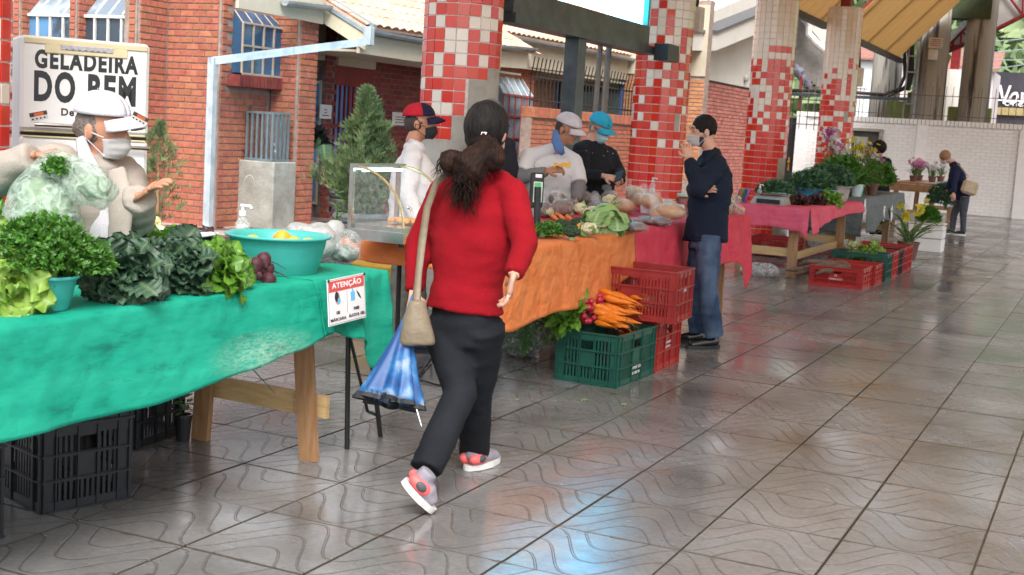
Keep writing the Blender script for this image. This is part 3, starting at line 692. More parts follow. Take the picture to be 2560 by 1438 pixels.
# papers taped to the bricks
MPAP = mat('white_paper', (.72, .70, .70), rough=.7, var=.04)
MINK = mat('black_ink', (.02, .02, .02), rough=.7)
for (px0, py0, px1, py1, X, lab) in ((800, 261, 828, 298, XD+.13, 'white paper notice on the narrow pier left of the cypress'), (981, 280, 1019, 315, XD+.03, 'white paper notice on the shaded brick wall left of the red cap')):
    a = ax(px0, py0, X); b = ax(px1, py1, X); m = MB(); m.box((X-.002, a.y, b.z), (X+.001, b.y, a.z)); o = m.build('paper_notice', MPAP); _tag(o, lab, 'notice')
    for k in range(3):
        m = MB(); zc = a.z-(a.z-b.z)*(.35+.2*k); w = (b.y-a.y)*(.12 if (px0 == 800 and k < 2) else .3); yc = (a.y+b.y)/2; m.box((X+.0012, yc-w, zc-.008), (X+.0018, yc+w, zc+.004)); m.build('printed_line', MINK, o)
# downpipe frame
MTUBE = mat('galvanised_tube', (.50, .56, .60), rough=.35, metal=.25, var=.15, scale=5, bump=.2, bscale=15)
PZ = ay(530, 150, 13.0)
t = thing('downpipe', 'pale galvanised square downpipe standing before the brick corner and running up to the gutter', 'pipe', (PZ.x, 13.0, 0))
m = MB(); m.cbox((-10.24, 13.0, 1.07), (.095, .095, 2.14), ch=.006); m.build('post', MTUBE, t)
q0 = V((-10.24, 13.0, 2.10)); q1 = V(ay(918, 104, YR-.15)); d_ = (q1-q0).normalized()
m = MB(); m.tube([q0-d_*.045, q0+(q1-q0)*.50], .068, 4, upv=(0, 0, 1), sq=(.7071*1.0, .7071*1.0)); m.tube([q0+(q1-q0)*.503, q1], .068, 4)
# rotate section so the tube is flat-topped
def sqtube(a, b, w, h):
    a, b = V(a), V(b); d = (b-a).normalized(); s = d.cross(V((0, 0, 1))).normalized(); uu = s.cross(d); m = MB()
    m.rings([[p+s*w/2*i+uu*h/2*j for i, j in ((-1, -1), (1, -1), (1, 1), (-1, 1))] for p in (a, b)]); return m
sqtube(q0-d_*.04, q0+(q1-q0)*.50, .09, .095).build('pipe', MTUBE, t); sqtube(q0+(q1-q0)*.502, q1+d_*.03, .09, .095).build('pipe', MTUBE, t)
m = MB(); m.cbox(q1+V((0.02, 0, .07)), (.11, .11, .24), ch=.008); m.build('outlet_box', MTUBE, t)
# concrete block with water tap cage
MCONC = mat('rough_concrete', (.24, .23, .19), col2=(.40, .39, .35), rough=.92, scale=4, bump=.7, bscale=40)
t = thing('concrete_plinth', 'grey concrete block with chalky stains standing against the brick wall', 'block', (-10.15, 14.05, 0))
m = MB(); m.cbox((-10.16, 14.07, .44), (.60, .50, .88), ch=.012); m.build('block', MCONC, t)
m = MB(); rs = random.Random(2)
ch = mat('chalk_mark', (.62, .62, .60), rough=.9)
pts = [V((-10.22+.09*math.sin(a)*(1-.15*a), 13.817, .52+.17*math.cos(a)-.02*a)) for a in [k*.22-2.2 for k in range(16)]]
m = MB()
for i in range(len(pts)-1): 
    a, b = pts[i], pts[i+1]; m.add([a+V((0, 0, -.006)), b+V((0, 0, -.006)), b+V((0, 0, .006)), a+V((0, 0, .006))], [(0, 1, 2, 3)])
m.build('chalk_scrawl', ch, t)
MCAGE = mat('blue_grey_cage', (.17, .23, .25), rough=.4, metal=.3)
ca_ = V((-10.36, 13.86, .885)); cb = V((-9.92, 14.26, 1.52))
t = thing('steel_cage', 'blue-grey barred steel cage on the concrete block guarding a water meter', 'cage', ca_)
m = MB()
for z in (ca_.z+.015, cb.z-.015):
    m.box((ca_.x, ca_.y, z-.015), (cb.x, ca_.y+.03, z+.015)); m.box((cb.x-.03, ca_.y+.031, z-.015), (cb.x, cb.y, z+.015)); m.box((ca_.x, ca_.y+.031, z-.015), (ca_.x+.03, cb.y, z+.015)); m.box((ca_.x+.031, cb.y-.03, z-.015), (cb.x-.031, cb.y, z+.015))
m.build('rail', MCAGE, t)
um = MB(); um.box((-.014, -.012, .031), (.014, .012, cb.z-ca_.z-.031)); ms = [Matrix.Translation((ca_.x+.02+k*(cb.x-ca_.x-.04)/5, ca_.y+.015, ca_.z)) for k in range(6)]+[Matrix.Translation((cb.x-.015, ca_.y+.1+k*.085, ca_.z)) @ Matrix.Rotation(math.pi/2, 4, 'Z') for k in range(4)]
pieces(t, 'bar', um, ms, MCAGE)
m = MB(); m.box((ca_.x+.05, cb.y-.06, ca_.z+.03), (cb.x-.05, cb.y-.04, cb.z-.03)); m.build('back_plate', mat('steel_sheet', (.42, .36, .38), rough=.25, metal=.6, var=.2, scale=3), t)
m = MB(); m.tube([(cb.x-.12, 14.0, ca_.z), (cb.x-.12, 14.0, ca_.z+.3), (cb.x-.10, 13.98, ca_.z+.5)], .014); m.tube([(cb.x-.12, 14.0, ca_.z+.25), (cb.x-.03, 13.97, ca_.z+.2), (cb.x-.02, 13.95, ca_.z+.12)], .012); m.build('tap_pipe', MGALV, t)
m = MB(); m.sphere((cb.x-.10, 13.99, ca_.z+.36), (.03, .03, .04)); m.build('meter', mat('yellow_brass', (.55, .33, .05), rough=.3, metal=.7), t)
m = MB(); m.tube([(ca_.x-.02, 13.9, .95), (ca_.x-.09, 13.86, 1.1), (ca_.x-.08, 13.9, 1.3), (ca_.x-.01, 13.95, 1.45), (ca_.x-.02, 14, 1.6)], .006); o = m.build('loose_cable', MBLACKC); _tag(o, 'thin black cable looping beside the steel cage', 'cable')

# ================================================================ orange wing behind low fence (centre background)
YW = 27.0
ow = thing('brick_building', 'orange brick building behind the barred fence with a blue framed green window', 'building', (-13, YW, 0))
xa = ay(1322, 230, YW).x; xb = ay(1715, 230, YW).x; zbm = ay(1500, 181, YW).z; zt = ay(1500, 100, YW).z
mortar_wall('wall', (xa-3, YW+.01, 0), (xb+.4, YW+.3, zbm+1.6), ow, MMORT)
wl, wr, wt, wb_ = ay(1403, 200, YW).x-xa, ay(1555, 200, YW).x-xa, ay(1480, 182, YW).z, ay(1480, 300, YW).z
bs = [(k, m) for k, m in wall_bricks((xa, YW+.01), 'x', (0, -1), xb-xa+.4, .6, zbm, [(wl, wr, wb_, wt)])]
pieces(ow, 'brick', BU, bs, mat('brick_light_orange', (.46, .20, .09), col2=(.55, .27, .13), rough=.85, scale=12, rand=.13), limit=260)
m = MB(); m.box((xa-3, YW-.02, zbm), (xb+.4, YW+.008, zbm+1.5)); m.build('render_band', MBEI, ow)
m = MB(); m.box((xa+wl, YW-.05, wb_), (xa+wr, YW-.02, wt-.32)); w_ = m.build('window', glass_mat('dark_green_glass', (.02, .07, .05), col2=(.03, .10, .07)), ow)
m = MB(); m.box((xa+wl+.25, YW-.05, wt-.31), (xa+wr-.05, YW-.021, wt-.03)); m.build('light_green_pane', glass_mat('light_green_pane', (.12, .28, .06), col2=(.16, .34, .08)), w_)
m = MB(); mb_ = mat('blue_window_frame', (.05, .10, .26), rough=.5)
m.box((xa+wl-.08, YW-.10, wb_), (xa+wl, YW-.03, wt+.04)); m.box((xa+wr, YW-.10, wb_), (xa+wr+.08, YW-.03, wt+.04)); m.box((xa+wl, YW-.1, wt-.03), (xa+wr, YW-.03, wt+.04)); m.build('frame', mb_, w_)
m = MB(); m.box((xa+wl+.02, YW-.09, wt-.42), (xa+wr-.02, YW-.03, wt-.32)); m.box((xa+wl+.12, YW-.09, wb_), (xa+wl+.24, YW-.03, wt-.04)); m.build('inner_frame', mat('dark_frame', (.03, .04, .05), rough=.5), w_)
# eave + roof of that wing
ea, eb = ay(1262, 82, YW-2.2), ay(1580, 142, YW-2.2)
XE3 = -8.95
g0, g1 = ax(1270, 90, -9.9), ax(1600, 150, -9.9)
strip('fascia', [V(g0)+V((-.1, 0, -.05)), V(g1)+V((-.1, 0, -.05))], .42, .08, MBEI, ow)
gutter('gutter', g0, g1, ow, r=.07)
roof(ow, V(g0)+V((-.05, 0, .06)), V(g1)+V((-.05, 0, .06)), (-1, 0, .45), 3.5, limit=180)
m = MB(); m.box((-12.5, g0.y, g0.z-.5), (-10.02, g1.y, g0.z-.46)); m.build('soffit', MBEI, ow)
# low brick wall with bent-top bar fence
X0, Y0_ = ax(1322, 280, -9.0), ax(1580, 290, -9.0)
yA, yB = ax(1330, 275, -9.3).y, ax(1585, 296, -9.3).y; zc = ax(1450, 278, -9.3).z
lw = thing('low_brick_wall', 'low orange brick wall with upright coping bricks under the barred fence', 'wall', (-9.3, yA, 0))
mortar_wall('core', (-9.5, yA, 0), (-9.3, yB+3, zc-.19), lw)
pieces(lw, 'brick', BU, wall_bricks((-9.3, yA), 'y', (1, 0), yB+3-yA, 0, zc-.19), MBR, limit=280)
uc = MB(); uc.cbox((0, 0, 0), (.26, .09, .18), ch=.006)
pieces(lw, 'coping_brick', uc, [Matrix.Translation((-9.38, yA+.05+k*.1, zc-.095)) for k in range(int((yB+3-yA)/.1))], MBR)
def bar_fence(label, pts, z0, h, mt, step=.16, bend=.2, nrm=(1, 0, 0), rad=.011):
    a, b = V(pts[0]), V(pts[1]); t = thing('bar_fence', label, 'fence', (a.x, a.y, z0)); L_ = (b-a).length; d = (b-a)/L_; n = V(nrm)
    um = MB(); um.tube([(0, 0, 0), (0, 0, h-bend*1.1), n*bend*.55+V((0, 0, h))], rad, 5)
    pieces(t, 'bar', um, [Matrix.Translation((a.x+d.x*k*step, a.y+d.y*k*step, z0)) for k in range(int(L_/step)+1)], mt)
    m = MB()
    for z in (z0+.12, z0+h-bend*1.2): m.tube([(a.x, a.y, z), (b.x, b.y, z)], rad*1.2, 5)
    m.build('rail', mt, t); return t
MBAR = mat('black_iron_bar', (.03, .028, .03), rough=.5)
zf = ax(1345, 143, -9.3).z
bar_fence('black iron bars with bent tops on the low brick wall', ((-9.4, yA+.1, 0), (-9.4, yB+2.9, 0)), zc, zf-zc, MBAR, step=.17, bend=.28, nrm=(.6, -.6, 0))
# ================================================================ beige gabled building, pink brick wall
XK = -8.85; ya3 = ax(1727, 300, XK).y
pb = thing('beige_building', 'beige rendered building with stepped sloping parapet between the second and third columns', 'building', (XK, ya3, 0))
zp = ax(1727, 193, XK).z
mortar_wall('wall', (XK-.3, ya3-2.6, 0), (XK-.03, 34.4, zp+.02), pb, mat('mortar_dark', (.13, .10, .10), rough=.9))
um = MB(); um.cbox((.11, .01, .045), (.205, .03, .072), ch=.003)
msb = []
for j in range(int(zp/.085)):
    for i in range(int((34.35-ya3)/.22)):
        y = ya3+i*.22+(.11 if j % 2 else 0); msb.append(frame_m((XK-.03, y+.21, j*.085), (0, -1, 0), (1, 0, 0), (0, 0, 1)))
pieces(pb, 'pink_brick', um, msb, mat('pink_brick', (.40, .13, .10), col2=(.50, .21, .17), rough=.8, scale=8, rand=.18), limit=300)
MBEI2 = mat('pale_beige_render', (.62, .59, .53), col2=(.70, .67, .62), rough=.85, scale=1.2, bump=.1)
pl = [(ya3-.6, 0), (ya3-.1, 0), (ya3-.1, zp+.02), (34.4, zp+.02), (34.4, 5.6), (ya3-.6, zp+1.2)]
m = MB(); m.rings([[V((XK-.02+.03, y, z)) for y, z in pl], [V((XK-.3, y, z)) for y, z in pl]]); m.build('gable_wall', MBEI2, pb)
def kx(px, py): return ax(px, py, XK+.5)
A_, B_, C_ = kx(1700, 82), kx(1791, 83), kx(1880, 46)
D_, E_, F_ = kx(1700, 126), kx(1789, 127), kx(1880, 90)
B2 = C_+(C_-B_)*3; E2_ = F_+(F_-E_)*3
prof = [A_, B_, B2, E2_, E_, D_]
m = MB(); m.rings([prof, [p+V((-.7, 0, 0)) for p in prof]]); m.build('parapet', MBEI2, pb)
m = MB(); pt = [A_, B_, B2]; 
m.rings([[p+V((.04, 0, .0)), p+V((.04, 0, .06)), p+V((-.74, 0, .06)), p+V((-.74, 0, .0))] for p in (A_+V((0, 0, .001)), B_+V((0, 0, .001)), B2+V((0, 0, .001)))]); m.build('coping', mat('dark_coping', (.12, .12, .12), rough=.7), pb)
m = MB(); l_ = ax(1862, 195, XK+.02); m.lathe([(0.02, 0), (.10, .0), (.11, .06), (.05, .1)], (0, 0, 0), 12); 
m2 = MB(); m2.add(m.v, m.f, Matrix.Translation(l_) @ Matrix.Rotation(math.pi/2, 4, 'Y')); m2.build('wall_lamp', mat('lamp_grey', (.45, .43, .4), rough=.5), pb)
m = MB(); m.box((XK-.2, ya3-.5, 0), (XK+.12, ya3-.12, zp+.15)); m.build('white_pilaster', mat('white_render', (.70, .69, .66), rough=.8, var=.05), pb)
# pale sloping glazed roof behind the parapet
t = thing('glazed_roof', 'very pale glazed roof sloping up behind the beige parapet', 'roof', (XK-1, ya3+2, 4))
g = []
q = [ax(1690, 88, XK-.6), ax(1892, 50, XK-.6), ax(1960, -60, XK-3), ax(1650, -10, XK-3)]
m = MB(); m.rings([q, [p+V((0, 0, -.04)) for p in q]]); m.build('glass_sheet', mat('milky_glazing', (.72, .78, .78), rough=.25, var=.05), t)
m = MB()
for k in range(7):
    s = k/6; a = q[0].lerp(q[1], s); b = q[3].lerp(q[2], s); m.tube([a+V((0, 0, .03)), b+V((0, 0, .03))], .018, 4)
for k in range(3):
    s = (k+.5)/3; a = q[0].lerp(q[3], s); b = q[1].lerp(q[2], s); m.tube([a+V((0, 0, .03)), b+V((0, 0, .03))], .012, 4)
m.build('glazing_bar', mat('thin_dark_bar', (.15, .16, .17), rough=.5), t)
# dark sloped building under-roof seen between the third and fourth columns
t = thing('sloped_roof', 'grey-brown slope of a roof with white downpipe between the third and fourth columns', 'roof', (-9.5, 38, 2))
q = [ay(1975, 30, 38), ay(2075, 85, 38), ay(2075, 250, 38), ay(1978, 150, 38)]
m = MB(); m.rings([q, [p+V((0, .2, 0)) for p in q]]); m.build('slope', mat('brown_grey_render', (.22, .20, .18), rough=.9), t)
q = [ay(2000, 40, 37.9), ay(2070, 60, 37.9), ay(2070, 125, 37.9)]
m = MB(); m.rings([q, [p+V((0, .05, 0)) for p in q]]); m.build('pale_gable', MBEI2, t)
m = MB(); m.tube([ay(2008, 44, 37.6), ay(2022, 62, 37.6), ay(2022, 85, 37.6), ay(2042, 108, 37.6), ay(2066, 128, 37.6)], .10, 8); m.build('downpipe', mat('white_pipe', (.68, .66, .6), rough=.4), t)

# ================================================================ white painted brick wall, gate piers
MWB = mat('white_painted_brick', (.70, .69, .68), col2=(.75, .74, .73), rough=.7, scale=2, bump=.3, rand=.02)
MWM = mat('white_painted_joint', (.61, .60, .59), rough=.85, var=.06)
YWW = 34.5; hw = 2.33
ww = thing('white_brick_wall', 'long white painted brick wall closing off the far end of the market', 'wall', (-4, YWW, 0))
xw0 = ay(2126, 400, YWW).x; xw1 = 9.5
mortar_wall('core', (xw0, YWW, 0), (xw1, YWW+.2, hw-.14), ww, MWM)
UW = brick_units(.226, .074, .02)
BWo, BHo = BW, BH; BW, BH = .24, .083
ms = wall_bricks((xw0, YWW), 'x', (0, -1), xw1-xw0, .0, hw-.14)
ms = [(k, m @ Matrix.Diagonal((1.16, 1, 1, 1)) if False else m) for k, m in ms]
pieces(ww, 'brick', UW, ms, MWB, limit=300)
uc = MB(); uc.cbox((0, 0, 0), (.088, .25, .13), ch=.004)
pieces(ww, 'coping_brick', uc, [Matrix.Translation((xw0+.05+k*.1, YWW+.08, hw-.072)) for k in range(int((xw1-xw0)/.1))], MWB, limit=120)
for px in (2295, ): 
    xp = ay(px, 450, YWW).x; m = MB(); m.box((xp-.14, YWW-.045, 0), (xp+.14, YWW-.021, hw-.142)); m.build('pilaster', mat('white_render2', (.72, .71, .70), rough=.7, var=.03), ww)
xp = ay(2552, 450, YWW).x; m = MB(); m.box((xp-.12, YWW-.1, 0), (xp+.3, YWW-.021, hw-.142)); m.build('pilaster', MT['white_render2'], ww)
bar_fence('thin dark bars with bent tops along the white wall', ((xw0, YWW+.1, 0), (xw1-1, YWW+.1, 0)), hw-.01, .86, mat('rusty_dark_bar', (.14, .08, .075), rough=.6), step=.17, bend=.2, nrm=(0, .7, 0), rad=.008)
for (pa, pb_, lab, zt_) in ((1826, 1862, 'short white brick wall section behind the third column', 2.1), (1986, 2046, 'white brick gate pier between the third and fourth columns', 2.33)):
    x0, x1 = ay(pa, 400, YWW-.3).x, ay(pb_, 400, YWW-.3).x; t = thing('gate_pier', lab, 'wall', ((x0+x1)/2, YWW-.3, 0)); zz = ay((pa+pb_)/2, 275 if pa < 1900 else 280, YWW-.3).z
    mortar_wall('core', (x0, YWW-.28, 0), (x1, YWW+.1, zz-.12), t, MWM); pieces(t, 'brick', UW, wall_bricks((x0, YWW-.28), 'x', (0, -1), x1-x0, 0, zz-.12), MWB, limit=120)
    m = MB(); m.cbox(((x0+x1)/2, YWW-.1, zz-.055), (x1-x0+.08, .5, .12), ch=.01); m.build('coping', MWB, t)
    if pa > 1900:
        m = MB(); m.box((x0-.02, YWW-.34, 0), (x0+.22, YWW-.302, zz-.122)); m.build('smooth_edge', MT['white_render2'], t)
BW, BH = BWo, BHo
x0, x1 = ay(1952, 400, YWW-.1).x, ay(1987, 400, YWW-.1).x
t = thing('metal_gate', 'black metal gate standing open beside the white gate pier', 'gate', (x0, YWW-.1, 0)); m = MB(); m.box((x0, YWW-.12, .05), (x1, YWW-.07, 2.2)); m.build('leaf', mat('black_gate', (.012, .014, .016), rough=.5), t); m = MB(); m.sphere((x1-.15, YWW-.15, 1.02), .045); m.box((x1-.17, YWW-.13, .8), (x1-.13, YWW-.121, 1.15)); m.build('lock', MT['yellow_brass'], t)
bar_fence('thin bars over the far pink wall, left of the third column', ((-7.9, 33, 0), (-6.6, 33, 0)), 1.9, 1.0, MBAR, step=.19, bend=.22, nrm=(.7, 0, 0))
bar_fence('thin bars over the gate pier between the third and fourth columns', ((-8.0, 35.2, 0), (-6.3, 35.2, 0)), 2.0, 1.3, MT['rusty_dark_bar'], step=.17, bend=.2, nrm=(0, .7, 0))
# box frame on the white wall near the flowers (gas meter cabinet)
a, b = ay(2128, 326, YWW-.1), ay(2200, 400, YWW-.1)
t = thing('meter_cabinet', 'open concrete meter niche on the white wall behind the flowers', 'cabinet', a)
m = MB(); m.box((a.x, YWW-.2, b.z), (a.x+.07, YWW-.02, a.z)); m.box((b.x-.07, YWW-.2, b.z), (b.x, YWW-.02, a.z)); m.box((a.x, YWW-.22, a.z), (b.x, YWW-.02, a.z+.07)); m.build('surround', MCONC, t)
m = MB(); m.box((a.x+.071, YWW-.06, b.z), (b.x-.071, YWW-.03, a.z-.001)); m.build('recess', mat('dark_recess', (.10, .09, .08), rough=.9), t)
m = MB(); m.box((a.x+.12, YWW-.16, b.z+.1), (a.x+.45, YWW-.062, a.z-.15)); m.build('door', mat('greenish_grey_door', (.33, .35, .28), rough=.7), t)
# ================================================================ concrete pole structure, cables, sheds, shop, hill beyond the wall
def mossy():
    m = bpy.data.materials.new('mossy_concrete'); m.use_nodes = True; nt = m.node_tree; L = nt.links.new; b = nt.nodes['Principled BSDF']
    g = ND(nt, 'NewGeometry'); mp = ND(nt, 'Mapping'); mp.inputs['Scale'].default_value = (2.6, 2.6, .16); L(g.outputs['Position'], mp.inputs[0])
    nz = ND(nt, 'TexNoise'); nz.inputs['Scale'].default_value = 2.2; nz.inputs['Detail'].default_value = 8; nz.inputs['Roughness'].default_value = .6; L(mp.outputs[0], nz.inputs['Vector'])
    cr = ND(nt, 'ValToRGB'); L(nz.outputs[0], cr.inputs[0]); e = cr.color_ramp.elements; e[0].position = .36; e[0].color = (.035, .032, .03, 1); e[1].position = .70; e[1].color = (.16, .19, .05, 1)
    x = e.new(.46); x.color = (.26, .24, .21, 1); x = e.new(.60); x.color = (.30, .28, .24, 1)
    L(cr.outputs[0], b.inputs['Base Color']); b.inputs['Roughness'].default_value = .9; return m
MMOSS = mossy()
YH = 37
t = thing('pole_platform', 'tall weathered concrete transformer platform on four round poles behind the white wall', 'platform', (-4.8, YH, 0))
for pc, w, yy in ((2203, 48, YH), (2238, 30, YH+1.6), (2325, 80, YH-.3), (2440, 74, YH)):
    c = ay(pc, 200, yy); r = w/2/3231.7*(V(c)-CAM).dot(fwd); m = MB(); m.lathe([(r*1.08, 0), (r, 2.5), (r*.96, 6)], (c.x, yy, 0), 24); m.build('pole', MMOSS, t, smooth=True)
xa_, xb_ = ay(2216, 30, YH-.2).x, ay(2300, 30, YH-.2).x; zb1 = ay(2250, 36, YH-.4).z
mgm = mat('green_moss_concrete', (.10, .14, .03), col2=(.26, .30, .12), rough=.9, scale=1.5, stretch=(3, 1, .4))
m = MB(); m.box((xa_, YH-.45, zb1), (xb_, YH+.2, zb1+1.4)); m.build('beam', mgm, t)
xc = ay(2350, 30, YH-.2).x; xd = ay(2480, 30, YH-.2).x; zb2 = ay(2420, 46, YH-.4).z
m = MB(); m.box((xc, YH-.4, zb2), (xd, YH+.2, zb2+1.5)); m.build('beam', mat('dark_moss_concrete', (.025, .035, .02), col2=(.06, .08, .035), rough=.95, scale=2), t)
xe_, xf_ = ay(2175, 280, YH).x, ay(2478, 280, YH).x
m = MB(); m.box((xe_, YH-.1, 1.8), (ay(2290, 280, YH).x, YH+.2, ay(2230, 252, YH).z)); m.box((ay(2370, 280, YH).x, YH-.1, 1.8), (xf_, YH+.2, ay(2400, 268, YH).z)); m.build('lower_beam', mgm, t)
m = MB()
for k in range(12):
    z = 1.9+k*.42; p0 = ay(2279, 200, YH-.9); m.box((p0.x-.13, YH-.9, z), (p0.x+.13, YH-.86, z+.04))
m.box((p0.x-.16, YH-.92, 1.6), (p0.x-.12, YH-.86, 7)); m.box((p0.x+.12, YH-.92, 1.6), (p0.x+.16, YH-.86, 7)); m.build('ladder', mat('cable_ladder', (.30, .33, .35), rough=.5, metal=.3), t)
m = MB(); m.tube([ay(2262, 30, YH-.8), ay(2262, 120, YH-.8), ay(2262, 190, YH-.8), ay(2248, 222, YH-.9), ay(2210, 237, YH-1), ay(2140, 232, YH-1), ay(1975, 226, YH-1)], .05, 8); m.tube([ay(2277, 30, YH-.7), ay(2277, 180, YH-.7), ay(2268, 225, YH-.8)], .09, 8); m.build('cable_bundle', MBLACKC, t)
for i in range(5):
    m = MB(); o = i*3; m.tube([ay(2268+o*.5, 60, YH-.85), ay(2270+o, 190, YH-.85), ay(2262+o, 215+i, YH-.9), ay(2232-i*4, 238+i*1.5, YH-.9)], .022, 6); m.build('cable', MBLACKC, t)
m = MB(); c = ay(2339, 108, YH-.75); m.cbox(c, (.36, .05, .28), ch=.01); m.build('notice_plate', mat('pale_plate', (.5, .46, .42), rough=.6), t)
m = MB()
for k in range(4): m.box((c.x-.14, c.y-.03, c.z+.08-.05*k), (c.x+.13-.03*(k % 2), c.y-.026, c.z+.095-.05*k))
m.build('printed_line', mat('red_ink', (.35, .08, .06), rough=.7), t)
m = MB(); m.cbox(ay(2332, 137, YH-.78), (.24, .1, .28), ch=.02); m.build('lamp_box', mat('white_box', (.6, .58, .55), rough=.5), t)
m = MB(); m.box((ay(1975, 240, YH-1.1).x, YH-1.15, ay(2100, 245, YH-1).z), (ay(2278, 243, YH-1).x, YH-.95, ay(2100, 237, YH-1).z)); o = m.build('cable_tray', mat('dark_tray', (.035, .05, .055), rough=.4)); _tag(o, 'long dark cable tray over the far fence', 'cable tray')
# wrapped blue-grey pipe
m = MB(); m.tube([ay(1975, 160, 36.6), ay(2000, 182, 36.5), ay(2015, 205, 36.4), ay(2030, 228, 36.3)], [.12, .15, .13, .07], 9); o = m.build('wrapped_pipe', mat('blue_grey_wrap', (.13, .125, .16), rough=.8, bump=1, bscale=12, var=.5), smooth=True); _tag(o, 'bundle wrapped in blue-grey cloth slanting down between the third and fourth columns', 'pipe')
m = MB(); m.tube([ay(2003, 190, 36), ay(1999, 275, 36)], .04, 6); o = m.build('red_post', MREDST); _tag(o, 'thin dark red post between the third and fourth columns', 'post')
# far columns under the second canopy
for (pc, y0, lab) in ((2238, 105, 'far pale tiled column behind the leftmost concrete pole'), (2380, 175, 'far pale tiled column right of the darkest concrete pole')):
    yy = 41; c = ay(pc, 240, yy); zt_ = ay(pc, y0, yy).z; t = thing('far_column', lab, 'column', (c.x, yy, 0)); m = MB(); m.lathe([(.36, 0), (.36, zt_)], (c.x, yy, 0), 21); m.build('shaft', MT['cream_glazed_tile'], t)
    rc = random.Random(int(pc)); ms = []
    for k in range(60):
        j = rc.randrange(6, 24); i = rc.randrange(21); a = i*2*math.pi/21+.1; z = (j+.5)*.105
        if rc.random() < (1.2-z/2.6): ms.append(Matrix.Translation((c.x, yy, z)) @ Matrix.Rotation(a-math.pi/2, 4, 'Z') @ Matrix.Translation((0, .352, 0)))
    um = MB(); um.cbox((0, 0, 0), (.1, .02, .1), ch=.003); pieces(t, 'red_tile', um, ms, MRED)
    m = MB(); m.box((c.x-.12, yy-.12, zt_), (c.x+.12, yy+.12, zt_+1.2)); m.build('steel_post', MREDST, t)
# dark optician's shop with its sign
YS = 60
t = thing('optician_shop', 'dark fronted optician shop with pale script sign at the right edge', 'shop', (-4, YS, 0))
xa_ = ay(2475, 180, YS).x; zt_ = ay(2500, 180, YS).z
m = MB(); m.box((xa_, YS, 0), (xa_+9, YS+8, zt_)); m.build('wall', mat('dark_shop_front', (.035, .03, .04), rough=.5, var=.3, scale=.6), t)
m = MB(); a, b = ay(2492, 268, YS-.1), ay(2560, 290, YS-.1); m.box((a.x, YS-.12, b.z), (b.x+3, YS-.01, a.z)); m.build('yellow_band', mat('tan_band', (.35, .27, .12), rough=.6), t)
MSG = mat('pale_sign_letters', (.72, .70, .70), rough=.5, emis=(1, .98, .95), es=.15)
fm = lambda px, py, yy: frame_m(ay(px, py, yy), (1, 0, -.02), (0.02, 0, 1), (0, -1, 0))
lettering('Nov', fm(2529, 238, YS-.06), .80, MSG, t, width=1.45, bold=.012, shear=.35)
lettering('ÓTICA', fm(2542, 259, YS-.06), .24, MSG, t, width=1.0, bold=.004)
m = MB(); a = ay(2495, 250, YS-.05); m.box((a.x, YS-.05, a.z-.03), (a.x+2.4, YS-.02, a.z+.02)); m.build('sign_line', MSG, t)
m = MB(); 
for k in range(6):
    a = ay(2470+k*24, 190+k*1.0, 50); 
t2 = thing('house_row', 'pale and red low houses seen between the concrete poles', 'house', (-7, 55, 0))
for (px0, px1, py0, col) in ((2378, 2400, 185, (.55, .48, .45)), (2400, 2425, 172, (.5, .22, .18)), (2448, 2478, 178, (.55, .5, .5)), (2150, 2200, 150, (.66, .68, .68))):
    a = ay(px0, py0, 55); b = ay(px1+8, py0, 55); m = MB(); m.box((a.x, 55, 0), (b.x, 58, a.z)); h_ = m.build('wall', mat('house%d' % px0, col, rough=.8, var=.1, scale=1), t2)
    m = MB(); m.rings([[(a.x-.2, 54.7, a.z), (b.x+.2, 54.7, a.z), (b.x+.2, 54.7, a.z+.08), (a.x-.2, 54.7, a.z+.08)], [(a.x-.2, 56.5, a.z+.8), (b.x+.2, 56.5, a.z+.8), (b.x+.2, 56.5, a.z+.88), (a.x-.2, 56.5, a.z+.88)]]); m.build('roof', mat('far_roof', (.30, .14, .11), rough=.8), h_)
    m = MB(); m.box((a.x+.25, 54.95, 2.0), (a.x+.55, 54.99, 2.6)); m.build('window', MGLD, h_)
# parked white/blue vehicle sliver
# hill with trees
def hill():
    m = MB(); rs = random.Random(4)
    def f(u, v):
        x = -120+u*240; y = 110+v*150
        h = 62*(1-math.exp(-v*2.2))*(.55+.45/(1+math.exp((-(x+28))/16)))+noise.noise(V((x*.02, y*.02, 3)))*9*v
        return (x, y, h-1)
    m.grid(f, 70, 40); return m.build('hill', mat('hill_green', (.16, .22, .10), col2=(.26, .33, .17), rough=.95, scale=.12), kind='structure', smooth=True), f
hl, hf = hill()
MHT = mat('far_foliage', (.13, .20, .09), col2=(.30, .37, .18), rough=.9, scale=.35, rand=.25)  # distance haze put into the colour as paler, greyer greens
cl = []
rs = random.Random(9); um = MB()
for k in range(70):
    a = rs.uniform(0, 6.28); b = math.acos(rs.uniform(-.4, 1)); r = rs.uniform(.75, 1.05); c = V((r*math.sin(b)*math.cos(a), r*math.sin(b)*math.sin(a), r*.8*math.cos(b)+.5)); s = rs.uniform(.18, .34)
    q = [c+V((rs.gauss(0, s), rs.gauss(0, s), rs.gauss(0, s*.7))) for _ in range(4)]; um.add(q, [(0, 1, 2), (0, 2, 3), (0, 3, 1), (1, 3, 2)])
ms = []
for k in range(520):
    u, v = rs.uniform(.28, .68), rs.uniform(0.0, .75)
    p = hf(u, v); s = rs.uniform(2.2, 4.2); ms.append(Matrix.Translation((p[0], p[1], p[2])) @ Matrix.Rotation(rs.uniform(0, 6.28), 4, 'Z') @ Matrix.Diagonal((s, s, s*rs.uniform(.9, 1.4), 1)))
big = MB()
for m_ in ms: big.add(um.v, um.f, m_)
o = big.build('hillside_forest', MHT, kind='stuff'); o['label'] = 'hazy pale green forest covering the hill beyond the roofs'; o['category'] = 'forest'
